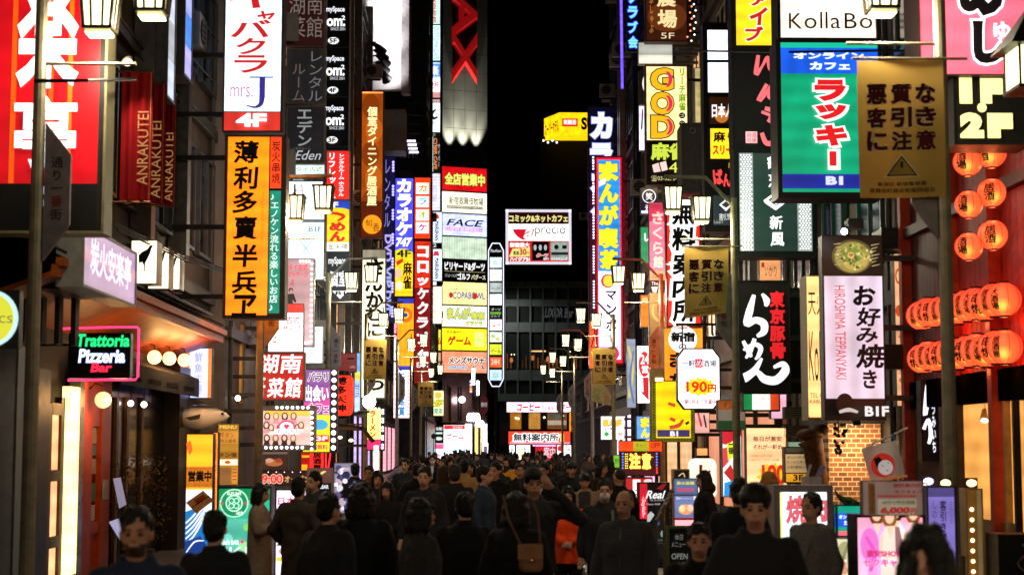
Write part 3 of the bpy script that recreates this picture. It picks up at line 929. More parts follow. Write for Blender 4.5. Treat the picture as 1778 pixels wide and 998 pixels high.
sign('lightbox_sign', 'dark blue upright video sign with blue bulbs along its edge', 'sign', (665, 272, 686, 560), 82, [
    ('p', 666, 273, 685, 559, '#1c1a4a', {'st': .5}), ('v', 'レンタル', 667, 278, 677, 395, '#8a8ad8', {}), ('t', 'DVD', 668, 408, 680, 455, '#b8a8f8', B(.04, rot=-1)), ('t', 'VIP', 668, 462, 680, 500, '#a8b0f8', B(.04, rot=-1)), ('t', 'DVD', 668, 505, 680, 550, '#a8b0f8', B(.04, rot=-1)),
    ('d', [(682, y+q) for y in range(282, 555, 42) for q in (0, 5, 10, 15)], 2.2, '#9088ff', {'st': 3})], frame='#1a1a28', fw=.5)
sign('lightbox_sign', 'blue dome topped karaoke sign with white kana over a yellow part', 'sign', (682, 309, 719, 516), 92, [
    ('p', 684, 310, 717, 440, '#5658ee', {'st': 1.1}), ('p', 684, 440, 717, 514, '#f0d820', {'st': 1.05}), ('c', 700, 441, 17, '#f0e020', {'ry': 9}), ('v', 'カラオケ', 687, 311, 715, 410, '#fff', B(.06, st=1.5)), ('t', '747', 687, 413, 716, 429, '#fff', B(.05, sh=.2, st=1.3)),
    ('t', '4F', 689, 434, 714, 447, '#18182a', B(.02, st=0)), ('g', [(688, 455), (700, 448), (700, 455), (690, 462)], '#e03020'), ('v', '麻雀', 700, 455, 716, 502, '#1a1408', B(.03, st=0)), ('c', 692, 475, 6, '#f4c8a0', {'ry': 9}), ('c', 694, 496, 6, '#fff0d0', {'ry': 8})], frame='#22243a', fw=.8, cap=True)
sign('lightbox_sign', 'yellow and blue sign with an orange ring below the karaoke sign', 'sign', (689, 517, 719, 642), 93, [
    ('p', 690, 518, 718, 527, '#3040c8', {}), ('p', 690, 527, 718, 635, '#f4b81c', {'st': 1.05}), ('p', 690, 635, 718, 641, '#3040c8', {}), ('c', 704, 547, 12, '#f07010', {'ry': 13}), ('c', 704, 547, 6, '#f8d840', {}), ('c', 704, 547, 3.6, '#3040b0', {})], frame='#3a3428', fw=.5)
sign('lightbox_sign', 'orange red karaoke sign with four white squares of coloured kana', 'sign', (719, 307, 748, 416), 118, [
    ('p', 720, 309, 747, 414, '#ec4418', {'st': 1.05})]+[('p', 722.5, y, 744.5, y+19, '#fff6ea', {'st': 1.4}) for y in (318, 341, 364, 386)]+[
    ('t', ch, 726, y, 741, y+12, c, B(.05)) for ch, y, c in (('カ', 321, '#f08a20'), ('ラ', 344, '#18a8e0'), ('オ', 367, '#a8c830'), ('ケ', 389, '#e028a0'))], frame='#5a3428', fw=.5)
its = [('p', 720, 419, 747, 500, '#d83018', {'st': 1}), ('p', 720, 500, 747, 652, '#9a1018', {'st': .85})]
for ch, y0, y1 in (('コ', 427, 447), ('ロ', 453, 474), ('ッ', 482, 496), ('ケ', 500, 520), ('ク', 524, 546), ('ラ', 551, 570), ('ブ', 576, 598)):
    its.append(('t', ch, 724, y0, 744, y1, '#fff', B(.05, st=1.2 if y0 < 500 else .95)))
its += [('g', [(724, 614), (735, 605), (735, 624)], '#f4f4f4'), ('p', 735, 611, 744, 618, '#f4f4f4', {}), ('t', 'EXIT', 724, 629, 746, 638, '#f4f4f4', B(.03))]
sign('lightbox_sign', 'long red sign with blocky white kana and an exit arrow', 'sign', (719, 417, 748, 668), 118.3, its+[('p', 720, 645, 747, 666, '#8a0c14', {'st': .8})], frame='#4a2420', fw=.5)
its = [('p', 684, 562, 711, 725, '#fff0f4', {'st': 1.2}), ('p', 684, 562, 711, 588, '#f4c0d8', {})]
its += [('c', 688+6*(i % 4), 570+6*(i//4), 1.4, '#d83070', {}) for i in range(12)]
its += [('v', '個室ビデオ鑑賞', 692, 600, 704, 722, '#3a8ac8', B(.03)), ('v', 'サウナ', 685, 605, 690, 660, '#3aa050', B(.02)), ('d', [(709, y) for y in range(575, 724, 6)], 1.5, '#ff4060', {'st': 1.8}), ('d', [(686+q*4, 561) for q in range(6)], 1.3, '#ff4060', {'st': 1.8})]
sign('bulb_sign', 'white and pink video sign dotted with red bulbs along its right edge', 'sign', (683, 560, 713, 727), 96, its, frame='#8a2a48', fw=.5)
sign('lightbox_sign', 'cream upright sign with big black brushed kana behind the mid lamp', 'sign', (628, 432, 670, 692), 57.5, [
    ('p', 629, 434, 668, 449, '#b8b49a', {'st': .7}), ('p', 629, 449, 668, 690, '#f0eede', {'st': 1.05})]+[('t', ch, 633+dx, y, 664+dx, y+h_, '#0e0c0a', B(.045, st=0, sh=-.05)) for ch, y, h_, dx in (('さ', 450, 28, 2), ('ん', 479, 28, 0), ('か', 507, 28, 2), ('に', 560, 26, 2), ('む', 534, 24, 1), ('つ', 660, 18, 4))], frame='#6a655a', fw=.6)

# lower left clutter: lantern, red board, globe, neon column
r = empty('paper_lantern', W(597, 722, 46.5), 0, 'big glowing red paper lantern with black kanji, left side', 'lantern')
k = 46.5/FPX
b = MB()
n = 15
prof = [(9, 0), (13, -1.5), (16, -6)]+[(16.2+.35*(i % 2), -8-i*3.3) for i in range(16)]+[(15, -64), (11, -69)]
lm = lit('#f03c22', 1.0)
vs, fs = [], []
for rr_, zz in prof:
    for i in range(20):
        t = 2*math.pi*i/20
        vs.append((rr_*k*math.cos(t), rr_*k*math.sin(t), (zz+70)*k))
for j in range(len(prof)-1):
    for i in range(20):
        fs.append((j*20+i, (j+1)*20+i, (j+1)*20+(i+1) % 20, j*20+(i+1) % 20))
b.add(vs, fs, lm)
b.build('paper_shell', r, smooth=True)
b = MB()
b.tube([(0, 0, 70*k), (0, 0, 78*k)], [9.5*k, 8*k], mat('#1a1210'), 12)
b.tube([(0, 0, 0), (0, 0, -4*k)], [9.5*k, 8*k], mat('#1a1210'), 12)
b.build('ring', r)
b = MB()
for i, ch in enumerate('博多天神'):
    gv, gf = glyph(ch, .04)
    s_ = 15*k
    vs = []
    for p in gv:
        x = (p[0]-.5)*1.35*s_
        z = (p[1]-.38)*s_*.92+(60-i*15.5)*k
        a = x/(16.5*k)-.25
        vs.append((math.sin(a)*17*k, -math.cos(a)*(17+p[2]*3)*k, z))
    b.add(vs, gf, mat('#180a06'))
b.build('lettering', r)
sign('wall_sign', 'small plain dark red board with a black bar above the red lantern', 'sign', (586, 612, 619, 646), 49, [
    ('p', 587, 613, 618, 645, '#8a1418', {'st': .5}), ('p', 603, 621, 615, 624, '#180808', {'st': 0}), ('t', 'OPEN', 608, 635, 617, 639, '#d8a8a0', {'st': .6})], frame='#3a1412', fw=.5)
sign('strip_sign', 'narrow pale blue and yellow strip sign right of the red lantern', 'sign', (615, 612, 626, 720), 50.5, [
    ('p', 616, 613, 625, 645, '#78b8e0', {'st': .9}), ('p', 616, 645, 625, 660, '#e0e070', {'st': .9}), ('p', 616, 660, 625, 719, '#b8d4f0', {'st': .9}), ('t', '営業', 617, 665, 624, 690, '#284a8a', {})], frame='#444', fw=.3)
gl = W(641, 697, 50)
r = empty('globe_lamp', gl, 0, 'bright round white globe lamp above the green neon column', 'lamp')
b = MB()
b.ell((0, 0, 0), (.2, .2, .2), lit('#fff6ff', 7), 18, 12)
b.build('globe', r, smooth=True)
b = MB()
b.tube([(0, 0, -.18), (0, 0, -.3), (-.35, .3, -.3)], .035, mat('#222'), 8)
b.build('bracket', r)
sign('neon_sign', 'yellow green upright noodle sign with red kana beside white bulbs', 'sign', (637, 708, 668, 782), 50.3, [
    ('p', 638, 710, 661, 762, '#e0f090', {'st': 1.2}), ('p', 638, 762, 661, 780, '#e83078', {'st': 1}), ('v', 'ラーメン', 641, 712, 653, 760, '#e83014', B(.06)), ('d', [(664.5, y+q) for y in range(712, 780, 15) for q in (0, 5)], 2.3, '#e8e4ff', {'st': 3}), ('d', [(640+q*6, 709) for q in range(4)], 2, '#f4ffb0', {'st': 2})], frame='#3a3430', fw=.4)
sign('light_post', 'tall lit pinkish white tube post standing in the crowd at left', 'lamp', (648, 772, 658, 834), 46, [
    ('p', 649, 773, 657, 817, '#ffeef0', {'st': 1.6}), ('p', 649, 817, 657, 825, '#7a8cf8', {'st': 1.6}), ('p', 649, 825, 657, 834, '#f04878', {'st': 1.4})], frame='#aaa', fw=.3, arms=False, stand=True, th=.12)
r = empty('stall_canopy', W(612, 748, 45), 0, 'brown wooden stall canopy with two clip lamps under it', 'canopy')
k = 45/FPX
b = MB()
wm = mat('#6a4a30', .6, bump=.3)
b.add([(-36*k, 0, 14*k), (20*k, -.2, 8*k), (41*k, -.2, -18*k), (30*k, .6, -20*k), (12*k, .8, 2*k), (-36*k, 1, 8*k)], [(0, 1, 5), (1, 4, 5), (1, 2, 3, 4)], wm)
b.box(-38*k, -.1, 2*k, 12*k, .0, 7*k, wm)
b.box(-38*k, .05, 10*k, 16*k, .15, 13*k, wm)
b.build('boards', r)
b = MB()
for x, z in ((-21, -9), (-2, -14)):
    b.ell((x*k, -.15, z*k), (6*k, 4*k, 4*k), mat('#50361c', .4, .5), 10, 8)
    b.ell((x*k+.01, -.2, z*k-.03), (4*k, 3*k, 2.6*k), lit('#ffe0b8', 5, False), 10, 6)
b.build('clip_lamp', r)

# beside the trattoria: the recess with slanted lit panels, fish, menu
sign('narrow_sign', 'yellow and pink comic strip sign squeezed left of the white lightbox', 'sign', (360, 106, 388, 233), 36.5, [
    ('p', 361, 107, 387, 232, '#f0e020', {'st': 1.05}), ('g', [(362, 125), (374, 130), (386, 150), (384, 190), (370, 195), (363, 170)], '#f06a98'), ('g', [(366, 140), (378, 135), (380, 160), (368, 162)], '#f4e040'), ('g', [(363, 172), (376, 176), (368, 192)], '#f8a0b8'),
    ('s', [(370, 128, 1), (372, 160, 1.4), (380, 195, 1)], '#181010', {'st': 0}), ('s', [(362, 165, 1), (378, 168, 1), (386, 160, 1)], '#181010', {'st': 0}), ('p', 361, 204, 387, 231, '#f088a0', {}), ('t', '村', 364, 207, 385, 229, '#141010', B(.04, st=0))], frame='#333', fw=.5, arms=False)
for (y0, y1, c, its, lab) in (
    (289, 354, '#d8d8a0', [('g', [(372, 300), (386, 296), (386, 330), (374, 336)], '#c8b040')], 'narrow cream and yellow sign left of the orange lightbox'),
    (377, 413, '#e8eef6', [('s', [(366, 380, .8), (372, 395, .8), (366, 410, .8)], '#445', {'st': 0}), ('s', [(384, 382, .8), (376, 396, .8), (384, 408, .8)], '#445', {'st': 0}), ('s', [(364, 396, .8), (386, 392, .8)], '#445', {'st': 0})], 'small white sign traced with leaf lines left of the orange lightbox'),
    (466, 560, '#dcecd4', [('t', '酒', 366, 472, 386, 496, '#78a078', {}), ('p', 363, 520, 387, 558, '#d8f0ec', {}), ('t', 'mo', 368, 520, 386, 532, '#b8b020', B(.02)), ('t', '6273', 365, 536, 387, 544, '#2a7a5a', B(.02)), ('t', '2F', 367, 548, 383, 558, '#1a6a4a', B(.03))], 'narrow greenish white sign with phone digits and floor mark')):
    sign('narrow_sign', lab, 'sign', (361, y0, 389, y1), 36.8, [('p', 362, y0+1, 388, y1-1, c, {'st': 1.15})]+its, frame='#444', fw=.5, arms=False)
for lab, y0, y1 in (('grey machine box on the wall left of the orange sign top', 236, 288), ('lower grey machine box left of the orange sign', 414, 464), ('dark grey box beside the white initial sign', 46, 104)):
    sign('machine_box', lab, 'machine', (351, y0, 389, y1), 36.2, [('p', 355, y0+6+q*6, 385, y0+9+q*6, '#2c2a26', {'st': 0}) for q in range(4)], th=.6, frame='#5c5850', fw=.6, arms=False)
for lab, x0, x1, y0, y1, cs in (('slanted tall blue and white lit strip high on the narrow building', 320, 334, -40, 130, ('#c8d0f8', '#4898e8', '#d0c8f0')), ('slanted tall pale lit strip beside the red banners', 291, 305, -40, 168, ('#d8dce4', '#b8bcc4', '#d8dce4'))):
    h_ = (y1-y0)/3
    sign('strip_sign', lab, 'sign', (x0, y0, x1, y1), 0, [('p', x0+1, y0+h_*i, x1-1, y0+h_*(i+1), c, {'st': .75}) for i, c in enumerate(cs)], X=-5.0, th=.25, frame='#555', fw=.8)
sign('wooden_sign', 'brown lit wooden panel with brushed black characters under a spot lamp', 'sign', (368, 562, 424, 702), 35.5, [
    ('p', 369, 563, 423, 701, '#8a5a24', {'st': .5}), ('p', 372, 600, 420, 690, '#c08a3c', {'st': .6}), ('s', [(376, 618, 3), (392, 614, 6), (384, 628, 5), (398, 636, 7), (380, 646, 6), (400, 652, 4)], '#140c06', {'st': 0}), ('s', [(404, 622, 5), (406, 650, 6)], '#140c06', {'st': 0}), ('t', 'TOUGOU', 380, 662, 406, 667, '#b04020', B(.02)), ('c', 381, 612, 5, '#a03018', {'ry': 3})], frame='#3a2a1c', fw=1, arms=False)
r = empty('spot_lamp', W(413, 691, 34), 0, 'single bright spot lamp at the foot of the brushed wooden panel', 'lamp')
b = MB()
b.ell((0, 0, 0), (.055, .05, .055), lit('#fff6e8', 9), 12, 8)
b.build('bulb', r)
b = MB()
b.tube([(0, .05, .0), (0, .2, .02), (.1, .6, .05)], .03, mat('#222'), 6)
b.build('arm', r)
sign('shop_sign', 'blue and white lit shop sign with orange side bars above the silver fish', 'sign', (322, 604, 368, 692), 32.2, [
    ('p', 323, 605, 367, 690, '#d8dcf8', {'st': 1.2}), ('p', 323, 605, 329, 690, '#e8882a', {}), ('p', 361, 605, 367, 690, '#e8882a', {}), ('v', '鮮魚市場', 338, 612, 352, 685, '#a8b0e8', B(.02))], frame='#4a3a30', fw=.6, arms=False)
sign('lightbox_sign', 'yellow lightbox with brown open-for-business board and blue wave print', 'sign', (322, 752, 369, 998), 27, [
    ('p', 323, 754, 368, 850, '#fcc428', {'st': 1.1}), ('p', 323, 850, 368, 996, '#e8f0f8', {'st': 1.1}), ('p', 323, 810, 368, 846, '#d88828', {'st': .8}), ('t', '営業中', 326, 817, 367, 836, '#1c0e06', B(.05, st=0)), ('t', '本日も元気に', 328, 812, 364, 816, '#b03014', {}), ('t', '生ビール', 336, 839, 362, 844, '#b03014', {}),
    ('g', [(323, 888), (345, 880), (368, 895), (368, 960), (323, 948)], '#1c78c0')]+[('s', [(324, 944-q*9, 2.5), (338, 930-q*9, 3), (352, 905-q*7, 3), (356, 892-q*3, 2)], '#f0f8ff') for q in range(5)]+[
    ('g', [(323, 940), (350, 930), (360, 945), (345, 965), (323, 962)], '#143a88'), ('s', [(326, 958, 2), (340, 940, 3), (356, 938, 2)], '#e8f0ff'),
    ('g', [(328, 790), (322, 770), (330, 764), (334, 782)], '#e86a20')], frame='#2a2420', fw=.8, stand=True)
fr = Frame((322, 850, 372, 892), 26.6)
b = MB()
b.prism([(fr.x(323), fr.z(872)), (fr.x(352), fr.z(851)), (fr.x(371), fr.z(868)), (fr.x(341), fr.z(891))], 0, .02, mat('#b08858', .7))
b.prism([(fr.x(336), fr.z(868)), (fr.x(352), fr.z(857)), (fr.x(358), fr.z(862)), (fr.x(342), fr.z(874))], -.008, 0, mat('#8a3a20', .7))
for q in range(4):
    b.prism([(fr.x(333+q*4), fr.z(880-q*2.6)), (fr.x(350+q*4), fr.z(868-q*2.6)), (fr.x(351+q*4), fr.z(869-q*2.6)), (fr.x(334+q*4), fr.z(881-q*2.6))], -.006, 0, mat('#4a2a18', .7))
o = b.build('paper_notice', loc=fr.loc)
tag(o, 'tilted brown paper notice stuck over the blue wave print', 'notice')
sign('strip_sign', 'thin glowing orange strip between yellow lightbox and menu board', 'sign', (369, 750, 378, 900), 28.5, [('p', 370, 751, 377, 899, '#f8a838', {'st': 1.2}), ('v', '海鮮丼居酒屋', 371.5, 760, 375.5, 890, '#c83a18', B(.02))], frame='#3a2a20', fw=.3, stand=True)
sign('menu_board', 'yellowish menu board with photos beside the dark doorway', 'sign', (377, 735, 415, 842), 33, [
    ('p', 378, 736, 414, 841, '#c08a30', {'st': .75}), ('t', 'MENU', 381, 738, 410, 744, '#f0c860', B(.02)), ('p', 379, 748, 413, 770, '#d8a040', {'st': .8}), ('t', '牛タン', 382, 750, 406, 760, '#7a2a10', {}), ('t', '特上盛合', 382, 762, 410, 768, '#5a2008', {}), ('p', 379, 783, 413, 796, '#b8802c', {'st': .7}), ('t', 'タン塩', 380, 785, 412, 793, '#3a1a08', B(.02)),
    ('p', 379, 797, 413, 807, '#f0e8d8', {'st': .9}), ('c', 396, 802, 5, '#c85a28', {'ry': 3}), ('p', 379, 811, 402, 839, '#b07a48', {'st': .6}), ('p', 404, 811, 413, 839, '#e0a848', {'st': .7})]+[('p', 405, 813+q*6, 412, 814.5+q*6, '#a83018', {}) for q in range(4)], frame='#2a2018', fw=.6, arms=False)
# hanging silver fish
k = 31.5/FPX
r = empty('fish_model', W(358, 723, 31.5), 0, 'big silver model fish hanging over the seafood shop entrance', 'model fish')
b = MB()
prof = [(-50, 4), (-44, 12), (-36, 19), (-22, 23.5), (-6, 24), (10, 20), (24, 13), (34, 7), (39, 2), (40.5, .3)]
vs, fs = [], []
for x, q in prof:
    for i in range(20):
        t = 2*math.pi*i/20
        vs.append((x*k, .55*q*k*math.cos(t), q*k*.95*math.sin(t)*(1 if math.sin(t) < 0 else .92)+x*.02*k))
for j in range(len(prof)-1):
    for i in range(20):
        fs.append((j*20+i, (j+1)*20+i, (j+1)*20+(i+1) % 20, j*20+(i+1) % 20))
fm = bpy.data.materials.new('fish_skin')
fm.use_nodes = True
nt_, bs = fm.node_tree, fm.node_tree.nodes['Principled BSDF']
tc = nt_.nodes.new('ShaderNodeTexCoord')
sp = nt_.nodes.new('ShaderNodeSeparateXYZ')
rp = nt_.nodes.new('ShaderNodeValToRGB')
mp = nt_.nodes.new('ShaderNodeMapRange')
mp.inputs[1].default_value, mp.inputs[2].default_value = -.24, .24
rp.color_ramp.elements[0].color, rp.color_ramp.elements[1].color = (.75, .72, .64, 1), (.03, .03, .04, 1)
rp.color_ramp.elements[0].position, rp.color_ramp.elements[1].position = .62, .86
for a_, b_ in ((tc.outputs['Object'], sp.inputs[0]), (sp.outputs[2], mp.inputs[0]), (mp.outputs[0], rp.inputs[0]), (rp.outputs[0], bs.inputs[0])):
    nt_.links.new(a_, b_)
bs.inputs['Roughness'].default_value = .25
b.add(vs, fs, fm)
b.build('fish_body', r, smooth=True)
b = MB()
b.prism([(-6*k, 4*k), (-32*k, -2*k), (-24*k, -7*k), (-8*k, -4*k)], -.26*1.0, -.23, mat('#3a342c', .5))
b.prism([(-48*k, 0), (-64*k, 22*k), (-56*k, 0), (-64*k, -24*k)], -.02, .02, mat('#2c2a2a', .4))
b.prism([(0, 22*k), (-20*k, 33*k), (-14*k, 22*k)], -.015, .015, mat('#2c2a2a', .4))
b.build('fin', r)
b = MB()
b.ell((29*k, -.085, 5*k), (2.6*k, .02, 2.6*k), mat('#0a0a0a', .1), 10, 8)
b.build('eye', r)
b = MB()
for x in (-30, 20):
    b.tube([(x*k, 0, 16*k), (x*k, 0, 60*k)], .008, mat('#333'), 5)
b.build('wire', r)

sign('bar_sign', 'green backlit standing bar sign with a clover badge behind the coated woman', 'sign', (376, 843, 470, 1085), 21.2, [
    ('p', 379, 848, 467, 1080, '#5cc8b0', {'st': 1}), ('p', 379, 848, 467, 868, '#10985c', {'st': .9}), ('p', 379, 868, 467, 900, '#3ab890', {'st': .95, 'panel': False})]+[
    ('c', x, y, r_, c, {'st': .95}) for x, y, r_, c in ((395, 935, 9, '#78d8c8'), (420, 925, 7, '#48b89c'), (390, 960, 7, '#84dcd0'), (424, 950, 10, '#9ae0a0'), (405, 948, 6, '#50c0a8'), (428, 915, 6, '#8cd870'))]+[
    ('c', 406, 873, 25, '#b8ecd4', {}), ('c', 406, 873, 22.5, '#0c9058', {}), ('c', 406, 873, 15, '#d0f4e4', {}), ('c', 406, 873, 12.5, '#0c9a60', {})]+[('c', 406+dx, 873+dy, 5.2, '#c8f4e0', {}) for dx, dy in ((-4.5, -4.5), (4.5, -4.5), (-4.5, 4.5), (4.5, 4.5))]+[
    ('c', 406+dx, 873+dy, 3.4, '#18a468', {}) for dx, dy in ((-4.5, -4.5), (4.5, -4.5), (-4.5, 4.5), (4.5, 4.5))]+[('t', "GUI'S BAR", 394, 853, 419, 859, '#f4fff8', B(.03)), ('t', 'AKB', 410, 887, 422, 893, '#f4fff8', B(.03)), ('c', 385.5, 873, 2.4, '#e03858', {}), ('c', 427, 873, 2.4, '#e03858', {}),
    ('t', "Gui's BAR", 386, 936, 417, 945, '#f4fffa', B(.05)), ('c', 422, 939, 3, '#f04878', {}), ('t', '/KB', 386, 948, 446, 971, '#f4fffa', {'sh': 0})], frame='#3a4440', fw=2, th=.35, stand=False, arms=False)
sign('standing_sign', 'white lit standing sign with pink words hidden behind the brown coat', 'sign', (478, 848, 532, 1000), 22.6, [
    ('p', 480, 851, 530, 998, '#f8eef8', {'st': 1.4}), ('t', '日本酒', 482, 862, 528, 876, '#f05880', B(.04)), ('t', '居酒屋', 486, 880, 520, 892, '#e878a0', B(.03)), ('p', 481, 936, 529, 940, '#b8a830', {}), ('p', 481, 944, 529, 947, '#2a2420', {}), ('p', 481, 966, 529, 974, '#f4dc40', {}), ('t', '飲み放題', 484, 952, 526, 962, '#d04878', B(.02))], frame='#2a2630', fw=1.2, stand=True)
sign('shop_board', 'brown shop board with big red opening hour digits', 'sign', (446, 816, 540, 842), 31, [
    ('p', 447, 817, 539, 841, '#4a2a2a', {'st': .35}), ('t', '19:00', 448, 823, 491, 839, '#e8402c', B(.04, o='#f4d0c0', ow=.05)), ('t', 'オープン', 494, 825, 538, 837, '#d8a860', B(.02)), ('d', [(452+q*14, 819) for q in range(6)], 1, '#fff0d8', {'st': 2})], frame='#2a1a18', fw=.8, arms=False)
sign('food_photo', 'dim food photo case above the opening hour board', 'sign', (447, 783, 500, 816), 32, [
    ('p', 448, 784, 499, 815, '#4a3430', {'st': .5}), ('c', 476, 803, 15, '#c87a48', {'st': .6, 'ry': 6}), ('c', 468, 799, 7, '#d8a890', {'st': .7, 'ry': 4}), ('c', 484, 799, 6, '#b04a28', {'st': .6, 'ry': 4}), ('p', 448, 784, 499, 788, '#8a7a70', {'st': .5})], frame='#504844', fw=.6, arms=False)
sign('neon_sign', 'small red and yellow sign with a red neon box at its right', 'sign', (522, 783, 582, 818), 39, [
    ('p', 523, 784, 538, 817, '#c81c14', {'st': .9}), ('p', 524, 790, 537, 794, '#f0c020', {}), ('p', 524, 806, 534, 816, '#f0c020', {}), ('p', 538, 784, 562, 817, '#f03830', {'st': 1}), ('v', '居酒屋', 543, 785, 558, 816, '#1a0808', B(.04, st=0)), ('s', [(566, 784, 3), (566, 810, 3), (570, 812, 3), (574, 784, 3)], '#ff3030', {'st': 1.5})], frame='#2a1212', fw=.4, arms=False)
sign('photo_board', 'cluttered standing photo board full of bluish pictures behind the crowd', 'sign', (580, 803, 622, 892), 30, [
    ('p', 581, 804, 621, 890, '#a8a4c0', {'st': .7})]+[('c', 584+rnd.random()*34, 808+rnd.random()*78, 2+rnd.random()*5, rnd.choice(['#e8e8f4', '#4a4a78', '#2a2a48', '#c8b0c0', '#f4f4ff', '#6a5a8a']), {'st': .85}) for _ in range(46)], frame='#8a889a', fw=.6, stand=True)
sign('photo_board', 'dark photo board with a pale fish picture behind the talking pair', 'sign', (533, 812, 576, 866), 27, [
    ('p', 534, 813, 575, 838, '#7a5048', {'st': .6}), ('p', 534, 838, 575, 864, '#12181c', {'st': .3}), ('s', [(545, 832, 3), (560, 820, 4), (566, 818, 1)], '#f0d880'), ('t', 'GBAR', 554, 841, 571, 848, '#e8eef4', B(.03)), ('s', [(556, 853, 1), (560, 860, 2), (566, 852, 1)], '#68c8e8')], frame='#a8a0a4', fw=.7, stand=True)
# ------------------------------------------------------------------ the lit column and stacked signs at the street's end
for y0, y1, c, its, lab in (
    (-30, 43, '#d4e4dc', [('v', '東亜会館', 748, -6, 758, 40, '#d83030', B(.02))], 'pale strip sign with red kanji, topmost of the column by the red letter block'),
    (44, 106, '#e0f0f4', [('t', 'CUSTOMA CAFE', 753, 46, 762, 104, '#88b8cc', B(.02, rot=-1)), ('v', 'カスタマカフェ', 744, 46, 751, 104, '#202428', B(.02, st=0))], 'pale strip sign with turned blue latin letters'),
    (108, 170, '#b8d8f4', [('p', 744, 136, 764, 160, '#fff', {'st': 1.2}), ('p', 744, 112, 764, 133, '#5aa0e0', {}), ('t', '楽', 747, 114, 762, 132, '#f4f8ff', B(.05)), ('t', '免税', 745, 140, 763, 155, '#e88aa8', B(.03)), ('p', 744, 160, 764, 170, '#d8a8a0', {})], 'blue and pink strip sign with duty free kanji'),
    (172, 230, '#e6eef0', [('p', 743, 172, 765, 179, '#8a1820', {}), ('t', '24時間', 745, 173, 763, 178, '#fff', {}), ('s', [(757, 190, 2), (750, 198, 5), (753, 206, 4), (760, 203, 3)], '#0c0c0c', {'st': 0}), ('v', 'とに', 750, 211, 758, 225, '#181818', {'st': 0})], 'white strip sign with a black ink swirl'),
    (237, 299, '#141414', [('p', 743, 237, 752, 299, '#d8e4e0', {'st': 1.1}), ('t', 'CYBER CAFE', 753, 240, 759, 294, '#f08a50', B(.03, rot=-1)), ('v', 'サイバー', 760, 250, 764, 290, '#d8d8d8', {})], 'black and white strip sign with turned orange letters'),
    (301, 366, '#dcdce4', [('v', '居酒屋', 748, 306, 759, 350, '#c8c0d4', {})], 'faded lilac strip sign above the two white parlour signs'),
    (368, 422, '#e0e8f6', [('g', [(754, 372), (761, 372), (763, 380), (752, 380)], '#e03848'), ('t', 'MARUHAN', 754, 384, 761, 418, '#282838', B(.03, rot=-1, st=0)), ('p', 743, 422.5, 765, 430, '#0c0c10', {'st': 0}), ('t', '2', 751, 423, 757, 429, '#fff', {})], 'upper white parlour strip sign with a red badge'),
    (432, 488, '#e0e8f6', [('g', [(754, 436), (761, 436), (763, 444), (752, 444)], '#e03848'), ('t', 'MARUHAN', 754, 448, 761, 484, '#282838', B(.03, rot=-1, st=0)), ('p', 743, 488.5, 765, 496, '#0c0c10', {'st': 0}), ('t', '1', 751, 489, 757, 495, '#fff', {})], 'lower white parlour strip sign with a red badge'),
    (497, 562, '#f4e8e0', [('v', '個室居酒屋', 750, 502, 757, 556, '#f0c8c8', {})], 'pale pinkish strip sign at the foot of the column')):
    x0, x1 = (742, 765) if y0 < 360 else (751, 768)
    its = [(i[0], *[q for q in i[1:]]) for i in its]
    if x0 == 751:
        its = [((i[0], i[1], i[2]+1, i[3], i[4]+1, *i[5:]) if i[0] == 't' else i) for i in its]
    sign('strip_sign', lab, 'sign', (x0, y0, x1, y1), 152, [('p', x0+1, y0+.5, x1-1, y1-.5, c, {'st': 1.1})]+its, frame='#3a3c40', fw=.5, th=.6, group='strip signs in the column beside the red letter block')

